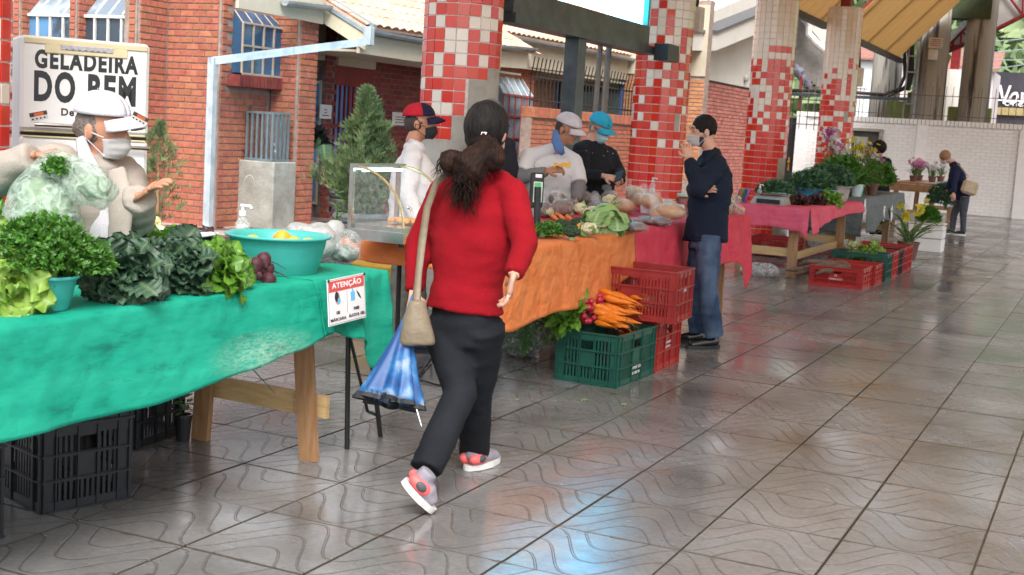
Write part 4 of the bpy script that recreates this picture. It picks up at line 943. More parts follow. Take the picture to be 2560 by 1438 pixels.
for i, (y, za, zb3) in enumerate(((44, 5.0, 5.2), (44, 4.1, 4.5), (45, 3.6, 4.0), (46, 3.3, 3.8))):
    a, b = ay(2380, [98, 130, 135, 172][i], y), ay(2620, [88, 112, 146, 150][i], y); m = MB(); m.tube([a+(b-a)*(k/8)+V((0, 0, -.12*math.sin(math.pi*k/8))) for k in range(9)], .018, 5); o = m.build('overhead_wire', mat('pale_wire', (.30, .34, .36), rough=.5)); _tag(o, ['topmost thin overhead wire against the green hill', 'overhead wire second from the top, rising towards the right', 'overhead wire third from the top, falling towards the right', 'lowest overhead wire just above the dark shop roof'][i], 'wire', 'overhead wires against the green hill')
# ================================================================ tables and cloths
MWOOD = mat('rough_pine', (.26, .135, .06), col2=(.38, .22, .11), rough=.6, scale=5, stretch=(8, 8, 1), bump=.3, bscale=30)
MWOODP = mat('pale_pine', (.42, .27, .12), col2=(.56, .40, .20), rough=.6, scale=4, stretch=(2, 2, 14), bump=.3, bscale=30)
MBSTEEL = mat('black_folding_steel', (.015, .015, .017), rough=.4)
def board(mb, a, b, w, t, n=(0, 1, 0)):
    """board from a to b, width w, thickness t along n"""
    a, b, n = V(a), V(b), V(n).normalized(); d = (b-a).normalized(); s = d.cross(n).normalized(); n = s.cross(d)
    mb.rings([[p+s*w/2*i+n*t/2*j for i, j in ((-1, -1), (1, -1), (1, 1), (-1, 1))] for p in (a, b)])
def trestle(t, X0, X1, Y, z, splay=.06, mt=MWOOD, brace=.28, mb2=MWOODP, w=.085, dirn=(0, 1, 0)):
    for x, s in ((X0, 1), (X1, -1)):
        m = MB(); board(m, (x, Y, 0), (x+s*splay, Y, z), w, .03); m.build('leg', mt, t)
    m = MB(); board(m, (X0-.02, Y+.034, brace), (X1+.03, Y+.034, brace), .095, .024, (0, 1, 0)); m.build('cross_board', mb2, t)
def table(label, x0, x1, y0, y1, z, legs, mt=MWOOD, name='trestle_table', group=None, **k):
    t = thing(name, label, 'table', ((x0+x1)/2, (y0+y1)/2, 0), 0, group)
    m = MB(); m.box((x0, y0, z-.025), (x1, y1, z)); m.build('tabletop', mt, t)
    for Y in legs: trestle(t, x0+.10, x1-.10, Y, z-.026, mt=mt, **k)
    return t
def cloth_mat(name, col, col2, tl=.3, rough=.65, scale=3.5, stretch=(1, 1, 3), bump=.5):
    m = mat(name, col, col2=col2, rough=rough, scale=scale, stretch=stretch, bump=.9, bscale=7, transl=tl, spec=.3, mixlo=.3, mixhi=.75)
    creases(m); return m
def creases(m, k=.5):
    """crisp polygonal crumple lines as extra relief"""
    nt = m.node_tree; L = nt.links.new; b = nt.nodes['Principled BSDF']; g = ND(nt, 'NewGeometry'); nz = ND(nt, 'TexNoise', _2=5.); L(g.outputs['Position'], nz.inputs['Vector'])
    mx = ND(nt, 'Mix', data_type='RGBA'); mx.inputs[0].default_value = .12; L(g.outputs['Position'], mx.inputs[6]); L(nz.outputs['Color'], mx.inputs[7])
    prev = b.inputs['Normal'].links[0].from_socket if b.inputs['Normal'].links else None
    for sc, d_ in ((6.5, .012), (15, .005)):
        vo = ND(nt, 'TexVoronoi', feature='DISTANCE_TO_EDGE'); vo.inputs['Scale'].default_value = sc; L(mx.outputs[2], vo.inputs['Vector']); mr = ND(nt, 'MapRange'); mr.inputs[2].default_value = .35; L(vo.outputs['Distance'], mr.inputs[0])
        bp = ND(nt, 'Bump'); bp.inputs['Strength'].default_value = k; bp.inputs['Distance'].default_value = d_; L(mr.outputs[0], bp.inputs['Height'])
        if prev: L(prev, bp.inputs['Normal'])
        prev = bp.outputs[0]
    L(prev, b.inputs['Normal'])
def drape(label, mt, patches, group=None, name='tablecloth'):
    """patches: dicts a,b (edge ends), inn (vector inward), out (normal), z, hem(u), amp, seed"""
    t = MB()
    for p in patches:
        a, b = V(p['a']), V(p['b']); inn = V(p.get('inn', (0, 0, 0))); out = V(p['out']); z = p['z']; hem = p['hem']; amp = p.get('amp', .012); sd = p.get('seed', 0); nu = p.get('nu', 70); nv = p.get('nv', 30); fr = p.get('fr', 5)
        L_ = (b-a).length; top = .3 if inn.length > 0 else 0
        def f(u, v, a=a, b=b, inn=inn, out=out, z=z, hem=hem, amp=amp, sd=sd, L_=L_, top=top, fr=fr, p=p):
            e = a.lerp(b, u)
            if v < top:
                s = 1-v/top; q = e+inn*s; n_ = noise.noise(V((q.x*5, q.y*5, sd)))*.003; return (q.x, q.y, z+.004+n_*(s > .02))
            s = (v-top)/(1-top); h = z-hem(u); dz = s*h
            r = noise.noise(V((u*L_*fr, dz*1.4+sd*3.1, sd)))*amp*(.15+1.6*s)+noise.noise(V((u*L_*fr*2.7, dz*4, sd+9)))*amp*.45*min(1, s*3)+abs(noise.noise(V((u*L_*9+dz*7, dz*9-u*4, sd+5))))*amp*.35
            round_ = .010*(1-math.exp(-dz/.012)); lean = p.get('lean', .02)*s
            e2 = e+out*(round_+.006+max(r, -.004)+lean); return (e2.x, e2.y, z+.004-max(0, dz-.003))
        t.grid(f, nu, nv)
    me = evalmesh(t.mesh('c'), [('SOLIDIFY', dict(thickness=.0016, offset=0))])
    me.name = name; me.materials.clear(); me.materials.append(mt); me.shade_smooth()
    org = V((sum(v.co.x for v in me.vertices)/len(me.vertices), sum(v.co.y for v in me.vertices)/len(me.vertices), min(v.co.z for v in me.vertices)))
    me.transform(Matrix.Translation(-org)); o = link(name, me, None, Matrix.Translation(org)); return _tag(o, label, 'tablecloth', group)
def interp(pts):
    def f(u):
        for (u0, h0), (u1, h1) in zip(pts, pts[1:]):
            if u <= u1:
                s = (u-u0)/(u1-u0); return h0+(h1-h0)*(s*s*(3-2*s))
        return pts[-1][1]
    return f
def greencloth():
    m = bpy.data.materials.new('green_nonwoven_cloth'); m.use_nodes = True; nt = m.node_tree; L = nt.links.new; b = nt.nodes['Principled BSDF']; M = mathnt(nt)
    g = ND(nt, 'NewGeometry'); mp = ND(nt, 'Mapping'); mp.inputs['Scale'].default_value = (1, 1, 4.5); mp.inputs['Rotation'].default_value = (R_(9), 0, 0); L(g.outputs['Position'], mp.inputs[0])
    n1 = ND(nt, 'TexNoise'); n1.inputs['Scale'].default_value = 2.6; n1.inputs['Detail'].default_value = 8; n1.inputs['Roughness'].default_value = .68; L(mp.outputs[0], n1.inputs['Vector'])
    cr = ND(nt, 'ValToRGB'); L(n1.outputs[0], cr.inputs[0]); e = cr.color_ramp.elements; e[0].position = .28; e[0].color = (.008, .20, .14, 1); e[1].position = .75; e[1].color = (.03, .50, .34, 1); x = e.new(.42); x.color = (.010, .36, .245, 1)
    # pale abraded patch low at the right end, dark smudges
    n2 = ND(nt, 'TexNoise'); n2.inputs['Scale'].default_value = 26; n2.inputs['Detail'].default_value = 6; n2.inputs['Roughness'].default_value = .8; L(mp.outputs[0], n2.inputs['Vector'])
    sp = ND(nt, 'SeparateXYZ'); L(g.outputs['Position'], sp.inputs[0])
    dy = M('DIVIDE', M('SUBTRACT', sp.outputs[1], 4.12), .38); dz = M('DIVIDE', M('SUBTRACT', sp.outputs[2], .59), .10)
    r = M('SQRT', M('ADD', M('MULTIPLY', dy, dy), M('MULTIPLY', dz, dz)))
    k = M('MULTIPLY', M('MINIMUM', M('MAXIMUM', M('SUBTRACT', 1., r), 0.), 1.), M('MINIMUM', M('MAXIMUM', M('MULTIPLY', M('SUBTRACT', n2.outputs[0], .42), 6.), 0.), 1.))
    mx = ND(nt, 'Mix', data_type='RGBA'); L(k, mx.inputs[0]); L(cr.outputs[0], mx.inputs[6]); mx.inputs[7].default_value = (.42, .60, .48, 1)
    n3 = ND(nt, 'TexNoise'); n3.inputs['Scale'].default_value = 5; n3.inputs['Detail'].default_value = 7; n3.inputs['Roughness'].default_value = .75; L(mp.outputs[0], n3.inputs['Vector'])
    r3 = ND(nt, 'MapRange'); L(n3.outputs[0], r3.inputs[0]); r3.inputs[1].default_value = .56; r3.inputs[2].default_value = .70; r3.inputs[3].default_value = 0; r3.inputs[4].default_value = .38
    m2 = ND(nt, 'Mix', data_type='RGBA'); L(r3.outputs[0], m2.inputs[0]); L(mx.outputs[2], m2.inputs[6]); m2.inputs[7].default_value = (.008, .07, .055, 1)
    L(m2.outputs[2], b.inputs['Base Color']); b.inputs['Roughness'].default_value = .62; b.inputs['Specular IOR Level'].default_value = .25
    bp = ND(nt, 'Bump'); bp.inputs['Strength'].default_value = .35; bp.inputs['Distance'].default_value = .006; L(n2.outputs[0], bp.inputs['Height']); L(bp.outputs[0], b.inputs['Normal'])
    tb = ND(nt, 'BsdfTranslucent'); L(m2.outputs[2], tb.inputs[0]); ms = ND(nt, 'MixShader'); ms.inputs[0].default_value = .3; L(b.outputs[0], ms.inputs[1]); L(tb.outputs[0], ms.inputs[2]); L(ms.outputs[0], nt.nodes['Material Output'].inputs[0]); return m
MGREEN = greencloth(); creases(MGREEN, .16)
ZG = .83
gt = table('long wooden trestle table of greens under the green cloth', -3.86, -3.04, 1.3, 4.80, ZG, (), mt=MWOOD)
# its end trestle, measured in the photo
m = MB(); board(m, (-3.12, 4.72, 0), (-3.19, 4.70, ZG-.03), .088, .032); m.build('leg', MWOOD, gt)
m = MB(); board(m, (-3.72, 4.72, 0), (-3.66, 4.70, ZG-.03), .088, .032); m.build('leg', MWOOD, gt)
m = MB(); board(m, (-3.76, 4.755, .255), (-3.055, 4.755, .245), .10, .022); m.build('cross_board', MWOODP, gt)
m = MB(); m.box((-3.86, 4.69, ZG-.09), (-3.04, 4.73, ZG-.026)); m.build('top_rail', MWOOD, gt)
for x in (-3.12, -3.72):
    m = MB(); board(m, (x, 1.6, 0), (x+(.06 if x < -3.4 else -.06), 1.62, ZG-.03), .088, .032); m.build('leg', MWOOD, gt)
rs = random.Random(1); m = MB()
for x, z in ((-3.15, .33), (-3.14, .29), (-3.12, .24), (-3.15, .26), (-3.69, .33), (-3.70, .28)):
    m.sphere((x+rs.uniform(-.015, .015), 4.703, z), (.014, .0012, .009), 7, 4)
m.build('dark_stain', mat('wood_stain', (.03, .025, .03), rough=.7), gt)
ft = thing('folding_table', 'small black legged folding table carrying the right end of the green cloth', 'table', (-3.45, 5.25, 0))
m = MB(); m.box((-3.8, 4.82, ZG-.03), (-3.05, 5.08, ZG-.005)); m.build('tabletop', mat('grey_board', (.3, .3, .3), rough=.5), ft)
lp = gp(872, 970); l2 = gp(1085, 872)
for (a, b) in (((-3.10, 4.95, ZG-.03), (-3.10, 5.00, 0)), ((-3.10, 5.06, ZG-.03), (-3.10, 5.30, 0)), ((-3.76, 4.84, ZG-.03), (-3.76, 4.80, 0))):
    m = MB(); m.tube([a, b], .012, 8); m.build('leg', MBSTEEL, ft)
m = MB(); m.tube([(-3.10, 4.97, .55), (-3.105, 5.1, .30), (-3.12, 5.2, .14), (-3.10, 5.29, .10)], .008, 6); m.build('brace', MBSTEEL, ft)
drape('long bright green cloth with a chalky worn patch over the table of greens', MGREEN, [
    dict(a=(-3.02, 1.2, 0), b=(-3.02, 4.60, 0), inn=(-.86, 0, 0), out=(1, 0, 0), z=ZG, hem=interp([(0, .5), (.5, .485), (.66, .485), (.82, .525), (.92, .56), (1, .60)]), amp=.018, seed=1, nu=150, nv=36, fr=2.2, lean=.05),
    dict(a=(-3.018, 4.52, 0), b=(-3.0, 5.10, 0), inn=(-.84, 0, 0), out=(1, 0, 0), z=ZG+.004, hem=interp([(0, .60), (.10, .61), (.45, .56), (.72, .40), (.82, .395), (1, .52)]), amp=.030, seed=2, nu=60, nv=30, fr=9, lean=.05)])
# notice sign hanging from the green cloth
sgm = mat('sign_white', (.78, .76, .77), rough=.35, var=.02)
q = [ax(820, 700, -2.915), ax(913, 681, -2.915), ax(910, 795, -2.90), ax(822, 817, -2.90)]
c = (q[0]+q[1]+q[2]+q[3])/4; u_ = (q[1]-q[0]).normalized(); v_ = (q[0]-q[3]); v_ = (v_-u_*v_.dot(u_)).normalized(); n_ = u_.cross(v_)
if n_.x < 0: n_ = -n_
SM = frame_m(c, u_, v_, n_); sw, sh = (q[1]-q[0]).length, (q[0]-q[3]).length
t = thing('warning_sign', 'white sign with a red ATENÇÃO heading tied to the green cloth', 'sign', c)
def lb(a, b, name, mt, parent=t, M=SM, ch=0):
    m = MB(); m.box(a, b, M); return m.build(name, mt, parent)
MSR = mat('sign_red', (.60, .07, .07), rough=.35, var=.03); MSK = mat('sign_black', (.02, .02, .03), rough=.4); MSB = mat('sign_blue', (.12, .45, .72), rough=.4, var=.03); MSS = mat('sign_skin', (.62, .35, .20), rough=.5, var=.03)
lb((-sw/2, -sh/2, -.002), (sw/2, sh/2, .001), 'board', sgm)
for a, b in (((-sw/2+.004, -sh/2+.004), (-sw/2+.0055, sh/2-.004)), ((sw/2-.0055, -sh/2+.004), (sw/2-.004, sh/2-.004)), ((-sw/2+.0056, -sh/2+.004), (sw/2-.0056, -sh/2+.0055)), ((-sw/2+.0056, sh/2-.0055), (sw/2-.0056, sh/2-.004))): lb((a[0], a[1], .0012), (b[0], b[1], .0016), 'border', MSK)
lb((-sw/2+.009, sh/2-.055, .0012), (sw/2-.009, sh/2-.009, .0018), 'heading_band', MSR)
TM = lambda x, y, z=.0022: SM @ Matrix.Translation((x, y, z))
lettering('ATENÇÃO', TM(0, sh/2-.030), .034, sgm, t, width=sw*.78, bold=.0008)
lettering('USE', TM(-sw*.25, -sh/2+.050), .013, MSK, t, width=.026, bold=.0003)
lettering('MÁSCARA', TM(-sw*.25, -sh/2+.024), .016, MSK, t, width=sw*.41, bold=.0003)
lettering('PASSE', TM(sw*.24, -sh/2+.052), .013, MSK, t, width=.042, bold=.0003)
lettering('ÁLCOOL GEL', TM(sw*.245, -sh/2+.026), .016, MSK, t, width=sw*.44, bold=.0003)
lb((-.0008, -sh/2+.04, .0012), (.0008, sh/2-.062, .0016), 'divider', MSK)
m = MB(); m.sphere((-sw*.25, .012, .0015), (.019, .026, .0006), 14, 6, SM); m.build('face_icon', MSS, t)
m = MB(); m.sphere((-sw*.25-.007, .020, .0021), (.016, .022, .0006), 14, 6, SM); m.build('hair_icon', MSK, t)
m = MB(); m.sphere((-sw*.25+.009, .001, .0026), (.012, .013, .0006), 12, 6, SM); m.build('mask_icon', MSB, t)
lb((sw*.10, -.012, .0012), (sw*.21, .028, .0018), 'bottle_icon', MSB); lb((sw*.135, .029, .0012), (sw*.175, .04, .0018), 'bottle_neck_icon', MSB)
m = MB()
for k in range(4): m.tube([(sw*.25+k*.006, .030-k*.004, .0018), (sw*.32+k*.006, -.002-k*.003, .0018)], .0016, 4, sq=(1, .2))
m2 = MB(); m2.add(m.v, m.f, SM); m2.build('hand_icon', MSK, t)
for sx_ in (-1, 1):
    m = MB(); m.sphere((sx_*(sw/2-.006), sh/2-.005, .004), (.007, .007, .005), 8, 5, SM); m.build('clip', MSK, t)
# ---- orange table
ZO = .865
MORG = cloth_mat('orange_nonwoven_cloth', (.72, .20, .055), (.82, .30, .10), tl=.28)
ot = table('folding table under the orange cloth with vegetables and a glass case', -3.75, -2.96, 6.15, 8.1, ZO, (), name='folding_table')
for x in (-3.62, -3.02):
    for y in (6.3, 8.0): m = MB(); m.tube([(x, y, ZO-.02), (x, y+.03, 0)], .014, 8); m.build('leg', MBSTEEL, ot)
drape('crumpled orange cloth over the vegetable table behind the red sweater', MORG, [
    dict(a=(-2.93, 6.05, 0), b=(-2.93, 8.22, 0), inn=(-.86, 0, 0), out=(1, 0, 0), z=ZO, hem=interp([(0, .44), (.1, .42), (.35, .46), (.62, .45), (.80, .49), (.9, .56), (1, .60)]), amp=.020, seed=3, nu=110, nv=36, fr=3.2, lean=.03),
    dict(a=(-3.84, 6.04, 0), b=(-2.93, 6.04, 0), inn=(0, .05, 0), out=(0, -1, 0), z=ZO, hem=interp([(0, .755), (.3, .74), (.7, .745), (1, .70)]), amp=.018, seed=4, nu=60, nv=16, fr=6, lean=.02)])
# ---- red-pink tables
MPNK = cloth_mat('red_pink_cloth', (.66, .045, .085), (.76, .09, .13), tl=.3)
MPNK2 = cloth_mat('faded_pink_cloth', (.72, .09, .16), (.80, .16, .24), tl=.3)
ZP = .875
pt = table('wooden trestle table with breads under the red cloth', -3.78, -2.98, 8.25, 11.2, ZP, (8.6, 11.0), splay=.03)
drape('crimson cloth with a long dropped corner over the bread table', MPNK, [
    dict(a=(-2.95, 8.24, 0), b=(-2.95, 11.28, 0), inn=(-.86, 0, 0), out=(1, 0, 0), z=ZP, hem=interp([(0, .42), (.3, .44), (.5, .50), (.78, .50), (.88, .42), (.95, .22), (1, .32)]), amp=.034, seed=5, nu=120, nv=36, fr=3.0, lean=.06)])
ZQ = .80
pt2 = table('open wooden trestle table with scale and herbs under the short pink cloth', -4.0, -3.2, 14.75, 17.8, ZQ, (14.75, 17.5), splay=.02, w=.11)
y0, y1 = 14.55, 17.95
m = MB(); board(m, (-3.35, 14.8, .22), (-3.35, 17.5, .22), .09, .024, (1, 0, 0)); m.build('long_board', MWOODP, pt2)
drape('short faded pink cloth with a drooping front corner on the scale table', MPNK2, [
    dict(a=(-3.13, 14.62, 0), b=(-3.13, 17.75, 0), inn=(-.92, 0, 0), out=(1, 0, 0), z=ZQ, hem=interp([(0, .50), (.1, .56), (.3, .64), (.7, .67), (1, .66)]), amp=.025, seed=6, nu=80, nv=20, fr=3, lean=.04),
    dict(a=(-4.05, 14.61, 0), b=(-3.12, 14.61, 0), inn=(0, .05, 0), out=(0, -1, 0), z=ZQ, hem=interp([(0, .60), (.2, .56), (.6, .565), (.9, .53), (1, .46)]), amp=.025, seed=7, nu=60, nv=18, fr=5, lean=.02)])
# pale pink cloth hanging behind (same stall, back table) and tall grey cloth table
MGRY = cloth_mat('grey_blue_cloth', (.10, .125, .13), (.16, .19, .20), tl=.1)
t3 = table('table of flowering plants under the dark grey cloth', -4.1, -3.2, 18.2, 21.4, .84, (18.4, 21.2), splay=.02, w=.10, mt=MWOOD)
drape('dark grey cloth hanging over the plant table with a fold at its middle', MGRY, [
    dict(a=(-3.14, 18.1, 0), b=(-3.14, 21.6, 0), inn=(-1.0, 0, 0), out=(1, 0, 0), z=.84, hem=interp([(0, .36), (.22, .34), (.30, .50), (.6, .46), (1, .40)]), amp=.04, seed=8, nu=80, nv=24, fr=2.2, lean=.05),
    dict(a=(-4.1, 18.09, 0), b=(-3.13, 18.09, 0), inn=(0, .05, 0), out=(0, -1, 0), z=.84, hem=interp([(0, .42), (.3, .36), (.7, .32), (1, .30)]), amp=.03, seed=9, nu=50, nv=18, fr=4, lean=.03)])
for k, (px0, px1, py) in enumerate(((2200, 2213, 545), (2214, 2237, 545))):
    a = ax(px0, py-28, -3.08); b = ax(px1, py+5, -3.06); m = MB(); rot = Matrix.Translation((-3.05, (a.y+b.y)/2, (a.z+b.z)/2)) @ Matrix.Rotation((-.05, .5)[k], 4, 'X'); m.box((-.001, -.07, -.11), (.001, .07, .11), rot); o = m.build('paper_note', MPAP); _tag(o, ['upright white paper note on the grey cloth', 'tilted white paper note on the grey cloth, nearer the pots'][k], 'note')
t4 = table('wooden stand of small plants against the white wall', -4.25, -3.3, 27.2, 30.8, .88, (27.4, 30.5), splay=.02, w=.10)
m = MB(); m.box((-4.25, 27.18, .70), (-3.3, 27.20, .85)); m.build('apron_board', MWOOD, t4)
a = ax(2330, 470, -3.25)
drape('white plastic sheet hanging from the plant stand by the bending woman', mat('white_sheet', (.62, .64, .64), rough=.35, transl=.3, bump=.5, bscale=12), [
    dict(a=(-3.24, 27.5, 0), b=(-3.24, 30.4, 0), inn=(-.5, 0, 0), out=(1, 0, 0), z=.88, hem=interp([(0, .40), (.5, .38), (1, .50)]), amp=.04, seed=10, nu=50, nv=18, fr=3)], name='plastic_sheet')
# ================================================================ crates
def crate(label, X, Y, Z, sx_, sy_, H, mt, rz=0, group=None, text=None, notch=False, solid=(.36, .64), nsl=13, text_side='y-'):
    """box crate centred at X,Y standing on Z; ribs, slots, rim, grip holes"""
    t = thing('plastic_crate', label, 'crate', (X, Y, Z), rz, group)
    R4 = MW[t]; th = .006; hx, hy = sx_/2, sy_/2
    zl = [0, .035, H*.36, H*.68, H-.03]
    for (ln, ctr, rot) in ((sx_, (0, -hy), 0), (sy_, (hx, 0), math.pi/2), (sx_, (0, hy), math.pi), (sy_, (-hx, 0), -math.pi/2)):
        M_ = R4 @ Matrix.Translation((ctr[0], ctr[1], 0)) @ Matrix.Rotation(rot, 4, 'Z'); m = MB(); h = ln/2
        # slats: local x along the wall, outward = -y
        m.box((-h+.004, 0, .02), (-h+.045, th, H-.01), M_); m.box((h-.045, 0, .02), (h-.004, th, H-.01), M_)
        for z0, z1 in ((.0, .038), (H*.34, H*.39), (H*.64, H*.69), (H-.035, H)): m.box((-h+.001, -.004, z0), (h-.001, th+.001, z1), M_)
        w0 = -h+.045; n = max(4, int((ln-.09)/.021)); p = (ln-.09)/n
        a_, b_ = (ln-.09)*(solid[0])+w0, (ln-.09)*(solid[1])+w0
        hole = (H*.72, H*.86) if True else None
        for i in range(n):
            x = w0+i*p; xc = x+p/2; mid = a_ < xc < b_
            for z0, z1 in ((.038, H*.34), (H*.39, H*.64), (H*.69, H-.035)):
                if mid and z0 == H*.39 : m.box((x, .0005, z0), (x+p, th-.001, z1), M_); continue
                if mid and z0 > H*.6: m.box((x, .0005, H*.86), (x+p, th-.001, z1), M_); continue
                m.box((x, .001, z0), (x+p*.50, th-.001, z1), M_)
        # outer stiffening ribs
        for x in (-h+.003, -h+.05, a_-.004, b_, h-.056, h-.009): m.box((x, -.010, .004), (x+.006, .0003, H-.004), M_)
        for z in (.0, H*.36, H*.66): m.box((-h-.004, -.012, z), (h+.004, -.0042, z+.006), M_)
        m.build('side_wall', mt, t)
    m = MB(); r_ = .016
    m.box((-hx-.008, -hy-.014, H), (hx+.008, -hy+.008, H+.009), R4); m.box((-hx-.008, hy-.008, H), (hx+.008, hy+.014, H+.009), R4)
    m.box((-hx-.014, -hy+.0081, H), (-hx+.008, hy-.0081, H+.009), R4); m.box((hx-.008, -hy+.0081, H), (hx+.014, hy-.0081, H+.009), R4); m.build('rim', mt, t)
    m = MB(); m.box((-hx+.007, -hy+.007, .004), (hx-.007, hy-.007, .012), R4); m.build('base', mt, t)
    if text:
        tm_ = mat('crate_print', (.60, .60, .58), rough=.6)
        for side, lines, size, dz in text:
            rot = {'y-': (0, -hy, 0), 'x+': (hx, 0, math.pi/2)}[side]
            B_ = R4 @ Matrix.Translation((rot[0], rot[1], 0)) @ Matrix.Rotation(rot[2], 4, 'Z')
            for k, tx in enumerate(lines):
                F_ = B_ @ Matrix.Translation((0, -.0135 if False else -.0052, H*dz-k*size*1.5)) @ Matrix.Rotation(math.pi/2, 4, 'X')
                fl = -1 if size < 0 else 1
                lettering(tx.strip('~'), F_ @ (Matrix.Rotation(math.pi, 4, 'Z') if tx.startswith('~') else Matrix.Identity(4)), abs(size), tm_, t, bold=.0008)
    return t
MCG = mat('dark_green_plastic', (.006, .055, .038), col2=(.012, .08, .058), rough=.4, scale=6)
MCR = mat('dark_red_plastic', (.24, .018, .018), col2=(.32, .03, .026), rough=.38, scale=6)
MCR2 = mat('bright_red_plastic', (.30, .014, .014), col2=(.38, .026, .022), rough=.35, scale=6)
MCB = mat('black_plastic', (.013, .014, .017), col2=(.022, .024, .028), rough=.33, scale=6)
crate('dark green crate on the floor carrying carrots and radishes', -2.80, 7.53, 0, .40, .62, .31, MCG, rz=R_(-2), text=[('x+', ['~SUP. JUNIOR', '~54 3291 30'], .024, .30)])
crate('red crate on the floor behind the green crate, under the larger maroon crate', -2.80, 8.13, 0, .40, .52, .33, MCR2, text=[('x+', ['~ALIMENTOS', '~CALLIOTO'], .02, .52)])
crate('maroon crate stacked on the red crate, half under the orange cloth', -2.77, 7.98, .345, .60, .42, .32, MCR, rz=R_(3), text=[('x+', ['ARPECO'], .026, .62)])
# black crates under the green table
for (x, y, z, rz, lab) in ((-3.70, 3.754, 0, -18, 'black crate on the floor, lower one of the near stack under the green table'), (-3.70, 3.754, .325, -17, 'black crate on top of the near stack under the green table'), (-3.72, 3.12, 0, -14, 'black crate at the very left edge under the green table'), (-4.15, 4.55, 0, 8, 'black crate behind the wooden leg with white L& HORTI lettering'), (-4.15, 4.55, .325, 7, 'black crate stacked above the lettered crate, mostly hidden by the green cloth')):
    tx = [('y-', ['L&', 'HORTI'], .04, .80), ('x+', ['L&', 'HORTI'], .04, .82)] if 'with white' in lab else None
    crate(lab, x, y, z, .6, .36 if tx is None else .4, .32, MCB, rz=R_(rz), group='black crates under the green table', text=tx)
# row of crates in front of the far stalls
row = [(14.47, .56, .21, MCR2, 'red slotted crate of cassava roots, nearest of the far row'), (15.05, .5, .21, MCR2, 'red crate directly behind the cassava crate'), (15.55, .42, .30, MCG, 'green crate in the middle of the far row'), (16.02, .44, .30, MCR2, 'red crate with lettuce just behind the far green crate'), (16.42, .32, .30, MCB, 'black crate between the red crates of the far row'), (16.80, .36, .30, MCR, 'dark red crate second from the end of the far row'), (17.2, .36, .30, MCR2, 'last red crate of the far row below the potted orchid')]
for i, (y, dy, h, mt, lab) in enumerate(row):
    x = -2.69 if i == 0 else -2.66
    crate(lab, x, y, 0, .56 if i < 2 else .62, dy, h, mt, group='crates in a row before the far stalls', text=[('y-', ['HJ', '98888-0031'], .03, .62)] if i == 0 else None)
crate('bright red crate under the grey cloth table', -4.0, 19.2, .02, .6, .4, .26, MCR2, group='red crates under the far tables')
crate('red crate under the pink cloth table, behind the far row', -4.1, 17.3, .02, .6, .4, .24, MCR2, group='red crates under the far tables')
# white boxes by the bending woman
t = thing('foam_box', 'stack of white foam boxes on the floor left of the bending woman', 'box', (-2.62, 20.75, 0))
for z in (0, .21):
    m = MB(); m.cbox((-2.62, 20.8, z+.10), (.52, .40, .20), ch=.01); m.build('box', mat('white_foam', (.70, .70, .69), rough=.6, var=.03), t)
m = MB(); m.cbox((-2.62, 20.8, .43), (.54, .42, .02), ch=.006); m.build('lid', MT['white_foam'], t)
for k in range(3): m = MB(); m.box((-2.72, 20.597, .36-k*.03), (-2.52, 20.599, .37-k*.03)); m.build('printed_line', MINK, t)
crate('white and black crate beside the bending woman', -3.15, 24.9, 0, .55, .4, .35, mat('off_white_plastic', (.45, .45, .45), rough=.4))
# ================================================================ vegetables
def leaf_mat(name, c1, c2, vein=(.2, .3, .12), rough=.45, transl=.25, scale=12, coat=.0):
    """leaf with paler midrib along its own y axis (generated coords), mottled blade"""
    if name in MT: return MT[name]
    m = bpy.data.materials.new(name); m.use_nodes = True; nt = m.node_tree; L = nt.links.new; b = nt.nodes['Principled BSDF']; M = mathnt(nt)
    g = ND(nt, 'NewGeometry'); tc = ND(nt, 'TexCoord'); at = ND(nt, 'Attribute'); at.attribute_name = 'rib'
    nz = ND(nt, 'TexNoise'); nz.inputs['Scale'].default_value = scale; nz.inputs['Detail'].default_value = 4; L(g.outputs['Position'], nz.inputs['Vector'])
    oi = ND(nt, 'ObjectInfo'); r = M('FRACT', M('ADD', oi.outputs['Random'], g.outputs['Random Per Island']))
    mr = ND(nt, 'MapRange'); L(M('ADD', M('MULTIPLY', nz.outputs[0], .7), M('MULTIPLY', r, .45)), mr.inputs[0]); mr.inputs[1].default_value = .3; mr.inputs[2].default_value = .85
    mx = ND(nt, 'Mix', data_type='RGBA'); L(mr.outputs[0], mx.inputs[0]); mx.inputs[6].default_value = tuple(c1)+(1,); mx.inputs[7].default_value = tuple(c2)+(1,)
    m2 = ND(nt, 'Mix', data_type='RGBA'); L(at.outputs['Fac'], m2.inputs[0]); L(mx.outputs[2], m2.inputs[6]); m2.inputs[7].default_value = tuple(vein)+(1,)
    L(m2.outputs[2], b.inputs['Base Color']); b.inputs['Roughness'].default_value = rough; b.inputs['Specular IOR Level'].default_value = .5; b.inputs['Coat Weight'].default_value = coat
    n2 = ND(nt, 'TexNoise'); n2.inputs['Scale'].default_value = 55; n2.inputs['Detail'].default_value = 3; L(g.outputs['Position'], n2.inputs['Vector'])
    bp = ND(nt, 'Bump'); bp.inputs['Strength'].default_value = .6; bp.inputs['Distance'].default_value = .005; L(n2.outputs[0], bp.inputs['Height']); L(bp.outputs[0], b.inputs['Normal'])
    tb = ND(nt, 'BsdfTranslucent'); L(m2.outputs[2], tb.inputs[0]); ms = ND(nt, 'MixShader'); ms.inputs[0].default_value = transl; L(b.outputs[0], ms.inputs[1]); L(tb.outputs[0], ms.inputs[2]); L(ms.outputs[0], nt.nodes['Material Output'].inputs[0])
    MT[name] = m; return m
